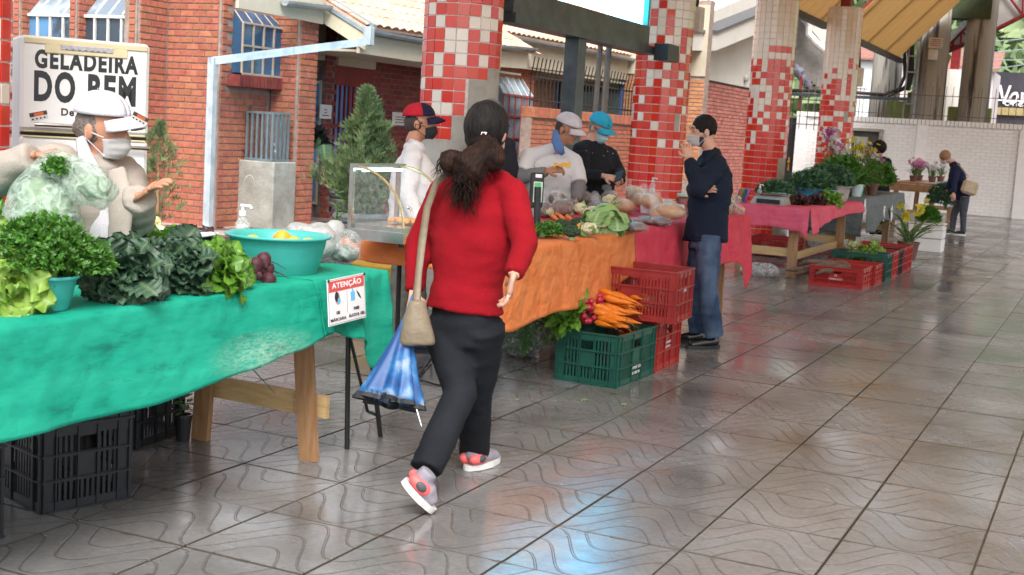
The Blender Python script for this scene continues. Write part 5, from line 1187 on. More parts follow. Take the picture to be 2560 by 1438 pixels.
class Leaf:
    """leaf mesh: base at origin, grows along +y, upper face +z"""
    def __init__(s, L_, W_, ruf=.02, curl=.3, seed=0, shape='round', nu=11, nv=16, frill=3.0, stem=.15, stemw=.012):
        r = random.Random(seed); v = []; f = []; rib = []; ph = r.uniform(0, 6)
        for j in range(nv):
            t = j/(nv-1)
            if t < stem: w = stemw/W_*2
            else:
                q = (t-stem)/(1-stem)
                if shape == 'round': w = math.sin(math.pi*min(1, q**.62*.97+.03))**.55
                elif shape == 'long': w = math.sin(math.pi*min(1, q**.8*.95+.05))**.8
                elif shape == 'heart': w = (1-q)**.7*min(1, q*9)**.4
                else: w = math.sin(math.pi*(q*.9+.05))**.7
            for i in range(nu):
                x = -1+2*i/(nu-1); e = abs(x)**1.6
                a = curl*t*t*1.3; y = L_*(math.sin(a)/max(a, .01))*t if a > .02 else L_*t; z = -L_*t*math.tan(min(a, 1.2))*.5
                xx = x*w*W_/2*(1-.08*e)
                z += ruf*e*math.sin(frill*math.pi*t*2+ph+(2.1 if x > 0 else 0))*min(1, (t-stem)*4 if t > stem else 0)+W_*.10*e*(1 if ruf >= 0 else -1)*(.6 if t > stem else 0)
                y += ruf*.22*e*math.cos(frill*math.pi*t*2+ph+x)
                xx *= 1+.10*math.sin(frill*6*t+ph)*e
                v.append((xx, y, z)); rib.append(1.0 if (abs(x) < .01 or t < stem) else (.25 if (j % 2 and abs(x) < .8) else 0))
        for j in range(nv-1):
            for i in range(nu-1): a = j*nu+i; f.append((a, a+1, a+1+nu, a+nu))
        s.v, s.f, s.rib = v, f, rib
    def mesh(s, name, mt):
        me = bpy.data.meshes.new(name); me.from_pydata(s.v, [], s.f); me.materials.append(mt); me.shade_smooth()
        at = me.attributes.new('rib', 'FLOAT', 'POINT'); at.data.foreach_set('value', s.rib); return me
def leaves(parent, metas, mats_, name='leaf'):
    """metas: list of leaf meshes; mats_: list of (index, world matrix)"""
    mi = MW[parent].inverted()
    for k, m in mats_[:300]:
        o = bpy.data.objects.new(name, metas[k]); C.objects.link(o); o.parent = parent; o.matrix_local = mi @ m
    if len(mats_) > 300: join_leaves(parent, metas, mats_[300:], name)
def join_leaves(parent, metas, mats_, name='leaf', kind='stuff'):
    v = []; f = []; rb = []; mt = metas[0].materials[0]
    for k, m in mats_:
        me = metas[k]; n = len(v); v += [tuple(m @ p.co) for p in me.vertices]; f += [tuple(i+n for i in p.vertices) for p in me.polygons]; rb += [d.value for d in me.attributes['rib'].data]
    o_ = MW[parent].translation if parent else V(v[0])
    me = bpy.data.meshes.new(name); me.from_pydata([(p[0]-o_.x, p[1]-o_.y, p[2]-o_.z) for p in v], [], f); me.materials.append(mt); me.shade_smooth()
    me.attributes.new('rib', 'FLOAT', 'POINT').data.foreach_set('value', rb)
    o = link(name, me, parent, Matrix.Translation(o_)); 
    if kind: o['kind'] = kind
    return o
def orient(p, d, nrm, roll=0, s=1.):
    d = V(d).normalized(); nrm = V(nrm); z = (nrm-d*nrm.dot(d))
    if z.length < 1e-3: z = d.orthogonal()
    z.normalize(); x = d.cross(z); m = Matrix((x, d, z)).transposed().to_4x4() @ Matrix.Rotation(roll, 4, 'Y') @ Matrix.Diagonal((s, s, s, 1)); m.translation = V(p); return m
KALE = leaf_mat('collard_leaf', (.012, .040, .022), (.035, .085, .045), vein=(.10, .16, .08), rough=.5, transl=.12)
LETT = leaf_mat('light_lettuce_leaf', (.10, .24, .02), (.30, .46, .06), vein=(.36, .48, .16), rough=.4, transl=.35)
LETT2 = leaf_mat('green_lettuce_leaf', (.045, .16, .012), (.14, .32, .03), vein=(.22, .38, .08), rough=.35, transl=.3)
PARS = leaf_mat('parsley_leaf', (.025, .11, .012), (.09, .26, .03), vein=(.12, .25, .05), rough=.42, transl=.25)
PURP = leaf_mat('purple_lettuce_leaf', (.020, .008, .010), (.06, .02, .02), vein=(.10, .04, .04), rough=.4, transl=.1)
CABB = leaf_mat('cabbage_leaf', (.13, .27, .07), (.30, .46, .17), vein=(.42, .55, .28), rough=.45, transl=.15)
HERB = leaf_mat('herb_leaf', (.018, .085, .03), (.05, .17, .06), vein=(.06, .15, .05), rough=.5, transl=.2)
def metas(n, mt, name='leaf', **k): return [Leaf(seed=i*7+1, **k).mesh(name, mt) for i in range(n)]
def bunch(name, label, cat, c, axis, R, n, ms, seed, cone=1.1, group=None, jit=.25, squash=(1, 1, 1), back=.35, curlup=.3, smin=.7, layers=True, base=None, parent=None):
    """leaves fanning out of a gathered base, opening towards axis"""
    t = parent or thing(name, label, cat, (c[0], c[1], (base if base is not None else c[2])), 0, group)
    r = random.Random(seed); ax_ = V(axis).normalized(); a1 = ax_.orthogonal().normalized(); a2 = ax_.cross(a1); out = []
    for i in range(n):
        q = math.sqrt((i+.5)/n); th = i*2.39996+r.uniform(-.3, .3); al = q*cone
        d = ax_*math.cos(al)+(a1*math.cos(th)+a2*math.sin(th))*math.sin(al)
        d = V((d.x*squash[0], d.y*squash[1], d.z*squash[2])).normalized()
        s = r.uniform(smin, 1.05)*R; p = V(c)-ax_*back*R*.5+V((r.gauss(0, .02), r.gauss(0, .02), r.gauss(0, .015)))*R/.2*.5*(jit/.25)**1.5
        nr = ax_*(1+curlup)-d*.3+V((r.gauss(0, jit), r.gauss(0, jit), r.gauss(0, jit)))+V((0, 0, jit*2-.5))
        out.append((r.randrange(len(ms)), orient(p, d, nr, r.gauss(0, .25), s)))
    leaves(t, ms, out); return t
# leaf meshes are made 1 unit long and scaled
mk = metas(6, KALE, L_=1, W_=1.0, ruf=.055, curl=.35, shape='round', frill=6, stem=.16, stemw=.04, nu=13, nv=28)
ml = metas(5, LETT, L_=1, W_=1.0, ruf=.13, curl=.5, shape='round', frill=5, stem=.05, stemw=.12, nu=13, nv=26)
ml2 = metas(5, LETT2, L_=1, W_=.75, ruf=.08, curl=.5, shape='round', frill=3.5, stem=.12, stemw=.07)
mp_ = metas(5, PURP, L_=1, W_=.85, ruf=.15, curl=.5, shape='round', frill=5, stem=.05, stemw=.1)
mc = metas(4, CABB, L_=1, W_=1.1, ruf=.04, curl=1.1, shape='round', frill=2.2, stem=.02, stemw=.2)
mbig = metas(3, LETT2, L_=1, W_=.42, ruf=.03, curl=.25, shape='long', frill=2, stem=.25, stemw=.03)
def sprigs(parent, c, R, n, mt, seed, up=.6, size=.03, name='foliage', squash=(1, 1, .8), kind='stuff', stems=True, spread=1.0, shape='tri'):
    """fine compound leaves through a rounded volume, with stems"""
    r = random.Random(seed); v = []; f = []; rb = []; c = V(c)
    def leafq(p, d, nrm, s):
        d = d.normalized(); x = d.cross(nrm).normalized(); n0 = len(v)
        if shape == 'tri':
            pts = [p, p+d*s*.45+x*s*.42, p+d*s*.75+x*s*.22, p+d*s*1.05+x*s*.10, p+d*s*1.1-x*s*.12, p+d*s*.72-x*s*.26, p+d*s*.42-x*s*.42, p+d*s*.5]
            pts = [q+nrm*r.gauss(0, s*.07) for q in pts]; v.extend(tuple(q) for q in pts); f.extend([(n0, n0+1, n0+7), (n0+1, n0+2, n0+7), (n0+7, n0+3, n0+4), (n0+7, n0+5, n0+6), (n0+7, n0+6, n0), (n0+2, n0+3, n0+7)]); rb.extend([.2]*8)
        else:
            pts = [p, p+d*s*.5+x*s*.06, p+d*s, p+d*s*.5-x*s*.06]; v.extend(tuple(q) for q in pts); f.append((n0, n0+1, n0+2, n0+3)); rb.extend([0]*4)
    for i in range(n):
        a = r.uniform(0, 6.283); b = math.acos(r.uniform(-.25 if up < .9 else .1, 1)); q = r.uniform(.62, 1.03)
        d = V((math.sin(b)*math.cos(a)*squash[0], math.sin(b)*math.sin(a)*squash[1], math.cos(b)*squash[2])); p = c+d*R*q
        for k in range(3):
            dd = (d.normalized()*.7+V((r.gauss(0, .6), r.gauss(0, .6), r.gauss(0, .5)))).normalized(); nn = (V((0, 0, 1))*.7+d*.5+V((r.gauss(0, .4), r.gauss(0, .4), r.gauss(0, .4)))).normalized(); leafq(p, dd, nn, size*r.uniform(.7, 1.3))
    me = bpy.data.meshes.new(name); o_ = MW[parent].translation; me.from_pydata([(p[0]-o_.x, p[1]-o_.y, p[2]-o_.z) for p in v], [], f); me.materials.append(mt); me.attributes.new('rib', 'FLOAT', 'POINT').data.foreach_set('value', rb)
    o = link(name, me, parent, Matrix.Translation(o_)); 
    if kind: o['kind'] = kind
    if stems:
        m = MB()
        for i in range(30):
            a = r.uniform(0, 6.28); b = r.uniform(0, .9); d = V((math.sin(b)*math.cos(a)*squash[0], math.sin(b)*math.sin(a)*squash[1], math.cos(b))); m.tube([c-V((0, 0, R*.6)), c+d*R*.8], .0022, 4)
        m.build('stems', PARS, parent, kind='stuff')
    return o
Zt = ZG+.006
def tpt(px, py, z=ZG): p = gp(px, py, z); return V(p)
# basin, bowl
MTEAL = mat('teal_plastic', (.05, .36, .33), col2=(.07, .42, .38), rough=.32, scale=3)
def basin(label, c, r, h, mt, cat='basin', name='plastic_basin', taper=.8, n=36, sx=1, sy=1, rim=.02):
    t = thing(name, label, cat, c); m = MB(); rb = r*taper
    P = [(rb*.96, 0), (rb, .004), (rb+(r-rb)*.35, h*.33), (rb+(r-rb)*.35+.003, h*.35), (rb+(r-rb)*.68, h*.66), (rb+(r-rb)*.68+.003, h*.68), (r*.985, h-.012), (r+rim, h-.010), (r+rim+.003, h-.002), (r+rim, h+.002), (r, h), (r*.96, h-.02), (rb*.97, .012), (0.001, .012)]
    m.lathe(P, c, n, cap=True, sx=sx, sy=sy); m.build('shell', mt, t, smooth=True); return t
MFRUIT = mat('orange_fruit', (.72, .28, .02), col2=(.80, .42, .04), rough=.4, scale=20, bump=.3, bscale=300)
MMANG = mat('yellow_green_fruit', (.45, .40, .04), col2=(.62, .33, .04), rough=.4, scale=12)
bc = V(gp(690, 594, ZG+.215)); bc.z = Zt
bc = V((-3.27, 4.635, Zt))
basin('large teal plastic basin of fruit on the green cloth', bc, .212, .165, MTEAL, rim=.014)
def fruit(label, c, r, mt, name='orange', cat='fruit', group=None, sq=(1, 1, .95), stem=True):
    m = MB(); m.sphere(c, (r*sq[0], r*sq[1], r*sq[2]), 16, 12); o = m.build(name, mt, None, smooth=True); _tag(o, label, cat, group); 
    if stem: s = MB(); s.sphere(V(c)+V((0, 0, r*sq[2]*.98)), (.004, .004, .003), 6, 4); s.build('stem', MT['old_stem'], o)
    return o
mat('old_stem', (.10, .12, .04), rough=.8)
fruit('biggest orange rising above the rim of the teal basin', bc+V((.0, .03, .140)), .042, MFRUIT)
rs = random.Random(8)
for k in range(16):
    a = rs.uniform(0, 6.28); q = rs.uniform(.02, .16); p = bc+V((q*math.cos(a), q*math.sin(a)+.02, rs.uniform(.095, .130)))
    fruit('yellowish mango lying among others inside the teal basin', p, rs.uniform(.03, .038), MMANG if k % 3 else MFRUIT, name='mango', group='fruit piled inside the teal basin', sq=(1, 1.25, .9), stem=False)
MCLEAR = plastic_film('clear_bottle', (.9, .97, .97), a=.22, rough=.08)
MWHP = mat('white_plastic', (.70, .71, .71), rough=.35, var=.03)
def sanitizer(label, c, h=.16, r=.028):
    t = thing('sanitizer_bottle', label, 'bottle', c); m = MB(); m.lathe([(r*.95, 0), (r, .01), (r, h*.62), (r*.45, h*.74), (r*.42, h*.78)], c, 16); m.build('bottle', MCLEAR, t, smooth=True)
    m = MB(); m.lathe([(r*.9, .004), (r*.93, h*.45)], c, 14); m.build('gel', plastic_film('gel', (.8, .93, .97), a=.35, rough=.1), t, smooth=True)
    m = MB(); m.lathe([(r*.5, h*.78), (r*.5, h*.88), (r*.2, h*.885), (r*.2, h*.96)], c, 12); m.tube([V(c)+V((-r*.3, 0, h*.98)), V(c)+V((r*1.2, 0, h*.98)), V(c)+V((r*1.5, 0, h*.93))], r*.22, 7); m.build('pump', MWHP, t); return t
def sanitizer_at(label, px, py, z, h, r): p = gp(px, py, z); sanitizer(label, V((p.x, p.y, z)), h, r)
sanitizer('clear gel bottle with white cap just behind the teal basin', V((-3.78, 5.06, Zt)), .24, .036)
# bowl with parsley and lettuce at the left
pb_ = tpt(150, 790); pb_ = V((-3.22, 3.10, Zt))
c1 = V(tpt(155, 788))
basin('small teal bowl under the parsley at the front edge of the table', V((c1.x-.11, c1.y+.03, Zt)), .105, .115, MTEAL, 'bowl', 'plastic_bowl', taper=.75, rim=.008)
t = thing('parsley_bunch', 'big bright parsley bunch spilling over the small teal bowl', 'parsley', (c1.x-.11, c1.y+.03, Zt+.1)); pc = V((c1.x-.11, c1.y+.03, Zt+.17))
sprigs(t, pc, .138, 1250, PARS, 3, size=.021, squash=(1.0, 1.15, 1.0)); 
sprigs(t, pc+V((.07, .12, -.03)), .085, 360, PARS, 4, size=.02, squash=(1, 1, 1.1), stems=False)
for i, (px, py, ang) in enumerate(((640, 0, 0),)): pass
bunch('lettuce', 'frilly light green lettuce at the left edge hanging over the table front', 'lettuce', tpt(20, 770)+V((-.08, 0, .16)), (.75, -.35, .5), .20, 46, ml, 5, cone=1.6, base=Zt)
bunch('lettuce', 'second light green lettuce leaning under the parsley', 'lettuce', tpt(75, 790)+V((-.06, 0, .07)), (.85, -.3, .15), .16, 34, ml, 6, cone=1.4, base=Zt)
bunch('chard_bunch', 'tall broad upright leaves behind the parsley at the left edge', 'leaf vegetable', tpt(60, 690)+V((-.25, 0, .05)), (.1, -.1, 1), .40, 9, mbig, 7, cone=.55, base=Zt)
# collards
kgrp = None
bunch('collard_bunch', 'larger dark collard bunch, the left one of the pair at the table edge', 'collard', tpt(392, 765)+V((-.15, .0, .085)), (.80, -.42, .35), .158, 180, mk, 8, jit=.55, cone=1.5, base=Zt, squash=(1, 1.2, .8), curlup=.8)
bunch('collard_bunch', 'dark collard bunch between the larger collards and the bright lettuce', 'collard', tpt(520, 742)+V((-.15, .02, .09)), (.80, -.42, .30), .152, 160, mk, 9, jit=.55, cone=1.45, base=Zt, squash=(1, 1.1, .85), curlup=.8)
bunch('chard_bunch', 'bright green leaf bunch between the collards and the beets', 'leaf vegetable', tpt(622, 738)+V((-.14, .0, .075)), (.78, -.1, .3), .165, 64, ml2, 10, cone=1.1, base=Zt)
bunch('cauliflower_leaves', 'pale blue-green cauliflower leaves behind the collards', 'cauliflower', tpt(385, 660)+V((-.14, .08, .07)), (.2, -.3, 1), .15, 18, metas(3, leaf_mat('cauli_leaf', (.05, .13, .06), (.16, .28, .12), vein=(.35, .45, .25)), L_=1, W_=.7, ruf=.06, curl=.4), 11, cone=1.1, base=Zt)
MCURD = mat('yellow_cauliflower', (.62, .52, .22), col2=(.72, .64, .38), rough=.75, scale=30, bump=1, bscale=120)
def curd(parent, c, R, mt, seed, n=60, name='curd', zs=.75):
    r = random.Random(seed); m = MB()
    m.sphere(c, (R*.9, R*.9, R*.9*zs), 14, 9)
    for i in range(n):
        a = r.uniform(0, 6.28); b = math.acos(r.uniform(-.3, 1)); p = V(c)+V((math.sin(b)*math.cos(a), math.sin(b)*math.sin(a), math.cos(b)*zs))*R*.93; m.sphere(p, r.uniform(.13, .22)*R, 7, 5)
    return m.build(name, mt, parent, smooth=True)
t = thing('cauliflower', 'yellowish cauliflower head showing behind the collards', 'cauliflower', tpt(300, 680)+V((-.2, .1, 0))); curd(t, tpt(300, 680)+V((-.2, .1, .10)), .075, MCURD, 1)
t = thing('cauliflower', 'cauliflower wrapped in pale leaves rising behind the collards', 'cauliflower', tpt(365, 640)+V((-.12, .12, 0))); curd(t, tpt(375, 640)+V((-.12, .12, .12)), .07, MCURD, 2)
bunch('purple_lettuce', 'dark purple lettuce behind the bright leaf bunch', 'lettuce', tpt(530, 672)+V((-.12, .03, .09)), (.3, -.3, 1), .13, 40, mp_, 12, cone=1.4, base=Zt)
bunch('collard_bunch', 'brighter green collard leaves behind and between the two dark bunches', 'collard', tpt(455, 700)+V((-.19, .05, .11)), (.5, -.3, .9), .15, 40, metas(4, LETT2, L_=1, W_=.95, ruf=.055, curl=.35, shape='round', frill=6, stem=.16, stemw=.04, nu=13, nv=24), 19, jit=.5, cone=1.4, base=Zt)
# beets
MBEET = mat('beet_skin', (.045, .007, .014), col2=(.09, .02, .025), rough=.6, scale=15, bump=.4)
t = thing('beet_bunch', 'small bunch of dark red beets against the teal basin', 'beet', tpt(655, 700))
rs = random.Random(3)
for k, (px, py) in enumerate(((640, 660), (668, 672), (650, 690), (672, 698), (660, 648))):
    p = ax(px, py, -3.10-.03*(k % 3)); m = MB(); m.lathe([(.002, -.05), (.008, -.035), (.024, -.02), (.031, 0), (.026, .018), (.010, .026)], (0, 0, 0), 12)
    m2 = MB(); m2.add(m.v, m.f, Matrix.Translation(p) @ Matrix.Rotation(rs.uniform(-.8, .8), 4, 'X') @ Matrix.Rotation(rs.uniform(-.9, .3), 4, 'Y')); m2.build('beet', MBEET, t, smooth=True)
    m = MB(); m.tube([p, V(p)+V((.03, .05, -.02)), V(p)+V((.05, .09, -.045))], [.003, .002, .0008], 5); m.build('root', MBEET, t)
# box and clipboard behind
t = thing('black_tub', 'black tub with a white board resting on it behind the collards', 'box', tpt(540, 640)+V((-.1, .15, 0))); cb_ = V((-3.72, 4.35, Zt))
m = MB(); m.cbox(cb_+V((0, 0, .06)), (.30, .36, .12), ch=.01); m.build('tub', MCB, t)
m = MB(); M_ = Matrix.Translation(cb_+V((0, .0, .135))) @ Matrix.Rotation(.04, 4, 'X'); m.cbox((0, 0, 0), (.36, .46, .012), M_, ch=.004); m.build('white_board', MWHP, t)
# white carrier bag
MBAGW = mat('white_carrier_bag', (.46, .47, .46), col2=(.58, .59, .58), rough=.3, transl=.35, bump=1.6, bscale=16, scale=3)
def bagblob(name, label, cat, c, s, mt, seed, voxel=.012, wr=.02, parent=None, extra=None, fr=9):
    r = random.Random(seed); m = MB(); m.sphere(c, s, 18, 12)
    for k in range(6):
        a = r.uniform(0, 6.28); p = V(c)+V((math.cos(a)*s[0]*.45, math.sin(a)*s[1]*.45, r.uniform(-.2, .5)*s[2])); q = r.uniform(.4, .65); m.sphere(p, (s[0]*q, s[1]*q, s[2]*q), 12, 8)
    if extra: extra(m)
    def dd(p): return noise.noise(p*fr+V((seed, 0, 0)))*wr+(.45-abs(noise.noise(V((p.x*fr*2.1, p.y*fr*2.1, p.z*fr*1.2+seed)))*2))*wr*.9+(.3-abs(noise.noise(p*fr*4.5)))*wr*.45
    o = blob(name, m, mt, parent, voxel=voxel, smooth=2, disp=dd)
    if parent is None: _tag(o, label, cat)
    return o
MGB = plastic_film('greyish_clear_film', (.55, .60, .58), a=.36, rough=.25)
bg_ = V((-3.62, 5.18, Zt))
bg_ = tpt(800, 668)+V((-.10, .10, .006)); o = bagblob('carrier_bag', 'knotted white carrier bag behind the right side of the teal basin', 'bag', bg_+V((0, 0, .10)), (.11, .13, .085), MBAGW, 5, wr=.011, voxel=.009, extra=lambda m: (m.sphere(bg_+V((-.03, -.07, .155)), (.07, .06, .035), 10, 8), m.sphere(bg_+V((.05, .09, .15)), (.04, .06, .05), 10, 8)))
o = bagblob('clear_bag', 'clear bag of dark produce at the table end beside the teal basin', 'bag', bg_+V((.10, .10, .07)), (.09, .09, .075), MGB, 6)
o = bagblob('dark_produce', 'dark grey produce inside the clear bag at the table end', 'vegetable', bg_+V((.10, .10, .045)), (.07, .07, .04), mat('dark_grey_veg', (.10, .115, .10), col2=(.20, .22, .20), rough=.6, scale=40), 7, wr=.012)
# ================================================================ orange table goods
Zo = ZO+.006
MSTST = mat('polished_steel', (.55, .55, .54), rough=.16, metal=.95, var=.1, scale=8)
MGLS = plastic_film('case_glass', (.85, .92, .90), a=.05, rough=.03)
def case():
    p0 = V(dp(862, 604, 0)); X0 = -3.76; 
    a = V(gp(866, 606, Zo)); b = V(gp(1005, 612, Zo)); b = V((b.x, a.y+.02, Zo))
    w = .34; dpt = .50; t = thing('glass_display_case', 'curved glass heated display case with steel frame on the orange table', 'display case', ((a.x+b.x)/2, a.y, Zo))
    x0, x1 = a.x, a.x+w; y0, y1 = a.y, a.y+dpt; h = .40
    # curved front faces the walkway (+x): profile in xz
    prof = [(x0+.02, h)]+[(x0+.02+(w-.03)*math.sin(k*math.pi/2/10), .10+(h-.10)*math.cos(k*math.pi/2/10)) for k in range(11)]
    def sh(name, pts, r, mt):
        m = MB(); m.tube(pts, r, 6); return m.build(name, mt, t)
    m = MB(); m.box((x0, y0, Zo+.02), (x1, y1, Zo+.075)); m.build('base', MSTST, t)
    m = MB(); m.box((x0+.02, y0+.02, Zo+.0755), (x1-.02, y1-.02, Zo+.10)); m.build('tray_rim', MSTST, t)
    um = MB(); um.cbox((0, 0, 0), (.04, .14, .025), ch=.008)
    pieces(t, 'pastry', um, [Matrix.Translation((x0+.12+k*.045, y0+.30+.02*(k % 2), Zo+.118)) for k in range(4)], mat('baked_pastry', (.50, .22, .07), col2=(.62, .32, .12), rough=.6, scale=20))
    for y in (y0+.012, y1-.012):
        pts = [V((p[0], y, Zo+p[1])) for p in prof]
        sh('curved_frame', pts, .007, mat('brass_trim', (.62, .52, .28), rough=.25, metal=.7))
        m = MB(); m.box((x0, y-.011, Zo+.075), (x0+.022, y+.011, Zo+h)); m.build('corner_post', MSTST, t)
        m = MB(); q = [(x0+.022, .10)]+prof[1:]; m.rings([[V((p[0], y-.0015, Zo+p[1])) for p in q], [V((p[0], y+.0015, Zo+p[1])) for p in q]]); m.build('side_glass', MGLS, t)
    m = MB(); o_ = [[V((p[0]+.002, y, Zo+p[1]+.002)) for p in prof] for y in (y0+.02, y1-.02)]; m.rings(o_, closed=False, cap=False); m.build('curved_glass', MGLS, t, smooth=True)
    m = MB(); m.box((x0, y0, Zo+h), (x0+.05, y1, Zo+h+.012)); m.box((x0, y0+.03, Zo+h-.02), (x0+.02, y1-.03, Zo+h-.001)); m.build('top_rail', MSTST, t)
    for k in range(2):
        m = MB(); m.sphere((x1-.06-.08*k, y0+.14+.17*k, Zo+.20-.02*k), .009, 8, 6); m.build('door_knob', MSTST, t)
    for xx in (x0+.03, x1-.03):
        for yy in (y0+.03, y1-.03): m = MB(); m.lathe([(.014, 0), (.016, .02)], (xx, yy, Zo), 10); m.build('foot', MCB, t)
    m = MB(); m.tube([(x0+.05, y0+.05, Zo+h-.02), (x0+.05, y1-.05, Zo+h-.02)], .008, 6); m.build('light_tube', mat('cool_light_tube', (.8, .9, 1), emis=(.35, .85, 1), es=3.0), t)
case()
def at_tab(px, py, z): p = gp(px, py, z); return V((p.x, p.y, z))
# scale with pole display
sc_ = V((-3.08, 6.72, Zo)); sp1 = at_tab(1348, 592, Zo)
t = thing('pole_scale', 'black electronic scale with a pole display beside the red sleeve', 'scale', sp1)
m = MB(); m.cbox(sp1+V((-.12, .05, .035)), (.28, .26, .06), ch=.01); m.build('platform', MT['black_plastic'], t)
m = MB(); m.cbox(sp1+V((0, 0, .03)), (.09, .07, .07), ch=.012); m.build('label_panel', MWHP, t)
m = MB(); m.tube([sp1+V((-.02, 0, .06)), sp1+V((-.03, 0, .30))], .022, 8); m.build('pole', MCB, t)
hd = V(dp(1342, 468, (sp1-CAM).dot(fwd))); face = (CAM-hd).normalized(); fx = face.cross(V((0, 0, 1))).normalized()*-1; fz = fx.cross(face)*-1
MH = Matrix((V((0, 0, 1)).cross(face).normalized(), face, V((0, 0, 1)))).transposed().to_4x4(); MH.translation = hd
m = MB(); m.cbox((0, -.03, -.02), (.085, .06, .215), MH, ch=.01); m.build('display_head', MCB, t)
m = MB(); m.cbox((.008, .004, -.03), (.055, .006, .125), MH, ch=.002); m.build('display_plate', mat('pale_green_plate', (.55, .62, .55), rough=.35), t)
for k in range(3): m = MB(); m.box((-.014, .0075, -.078+k*.04), (.026, .0085, -.052+k*.04), MH); m.build('display_window', mat('green_display', (.10, .42, .16), rough=.3), t)
m = MB(); m.cbox((.008, .004, .068), (.04, .006, .022), MH, ch=.002); m.build('brand_plate', MWHP, t)
# loose vegetables along the front edge of the orange cloth
t = thing('herb_bunch', 'leafy herb bunches on the orange cloth just right of the red sleeve', 'herb', at_tab(1370, 608, Zo)); sprigs(t, at_tab(1385, 596, Zo)+V((-.05, 0, .04)), .085, 420, PARS, 21, size=.018, squash=(1, 1.7, .55))
MBROC = mat('broccoli_green', (.020, .055, .025), col2=(.05, .10, .05), rough=.8, scale=60, bump=1.2, bscale=220)
for k, (px, py, r_) in enumerate(((1415, 575, .055), (1455, 570, .055), (1480, 580, .05), (1440, 590, .05))):
    c = at_tab(px, py+12, Zo); t = thing('broccoli', ['dark broccoli head nearest the scale', 'dark broccoli head in the middle of the orange table edge', 'dark broccoli head against the orange fruit', 'lowest dark broccoli head at the orange cloth edge'][k], 'broccoli', c); curd(t, c+V((-.03, 0, .05)), r_, MBROC, 30+k, n=120, name='head')
    m = MB(); m.tube([c+V((-.03, 0, .0)), c+V((-.03, 0, .05))], .018, 8); m.build('stalk', CABB, t)
MCF_ = mat('cream_cauliflower', (.62, .56, .34), col2=(.74, .70, .52), rough=.75, scale=30, bump=1, bscale=140)
for k, (px, py, r_, z) in enumerate(((1500, 548, .062, .10), (1495, 570, .05, .05), (1590-50, 520, .055, .13), (1468, 535, .05, .10), (1400, 530, .045, .06))):
    c = at_tab(px, py+25, Zo); t = thing('cauliflower', ['cream cauliflower beside the cabbage', 'cream cauliflower low at the cloth edge under the cabbage', 'cream cauliflower behind the cabbage', 'cream cauliflower above the broccoli', 'small cauliflower near the scale'][k], 'cauliflower', c); cc = c+V((-.06, 0, z)); curd(t, cc, r_, MCF_, 40+k, n=90)
    bunch(None, None, None, cc-V((0, 0, .02)), (.0, 0, 1), r_*2.0, 6, metas(2, CABB, L_=1, W_=.7, ruf=.04, curl=-.2), 50+k, cone=1.5, parent=t)
fruit('round orange lying between the broccoli and the cabbage', at_tab(1466, 590, Zo)+V((-.04, 0.02, .042)), .042, MFRUIT)
c = at_tab(1545, 585, Zo); t = thing('cabbage', 'large pale green cabbage at the far end of the orange table', 'cabbage', c); cc = c+V((-.10, .02, .10)); m = MB(); m.sphere(cc, (.098, .098, .095), 20, 14); m.build('heart', CABB, t, smooth=True)
ls = []; r = random.Random(4)
for i in range(16):
    th = i*2.4; el = r.uniform(-.5, .7); d = V((math.cos(th)*math.cos(el), math.sin(th)*math.cos(el), math.sin(el))); up_ = V((0, 0, 1)); dd = (up_-d*up_.dot(d)).normalized(); ls.append((r.randrange(4), orient(cc+d*.112-dd*.11, dd+d*.15, d, r.gauss(0, .2), r.uniform(.15, .19))))
leaves(t, mc, ls)
c = at_tab(1455, 545, Zo); t = thing('cabbage', 'smaller cabbage with spreading leaves behind the cauliflowers', 'cabbage', c+V((-.12, 0, 0))); cc = c+V((-.18, .04, .06)); m = MB(); m.sphere(cc, (.07, .07, .065), 16, 12); m.build('heart', CABB, t, smooth=True)
bunch(None, None, None, cc-V((0, 0, .04)), (0, 0, 1), .12, 10, mc, 60, cone=1.4, parent=t)
MCARR = mat('carrot_skin', (.60, .14, .008), col2=(.70, .22, .02), rough=.5, scale=25, stretch=(1, 1, 1), bump=.4, bscale=80)
def carrot_units():
    out = {}
    for k in range(3):
        r = random.Random(k); m = MB(); n = 9; bx, by = r.uniform(-.008, .008), r.uniform(-.006, .006); pts = [V((bx*(i/8)**2*2, by*(i/8)**2*2, -.018*i*1.0)) for i in range(n)]; rad = [.008, .0155, .0160, .0150, .0135, .0115, .0085, .004, .0006]
        m.tube(pts, rad, 9); out[k] = m
    return out
CU = carrot_units()
def carrots(t, specs, mt=MCARR):
    ms = [(i % 3, Matrix.Translation(p) @ V(d).to_track_quat('-Z', 'Y').to_matrix().to_4x4() @ Matrix.Diagonal((s, s, s*1.0, 1))) for i, (p, d, s) in enumerate(specs)]
    pieces(t, 'carrot', CU, ms, mt, smooth=True)
t = thing('carrot_bunch', 'few carrots lying between broccoli and small cauliflower on the orange cloth', 'carrot', at_tab(1405, 560, Zo)); rs = random.Random(6)
carrots(t, [(at_tab(1395+k*9, 565-(k % 2)*8, Zo)+V((-.05, 0, .07)), (.8, -.6+rs.uniform(-.2, .2), -.35), .85) for k in range(5)])
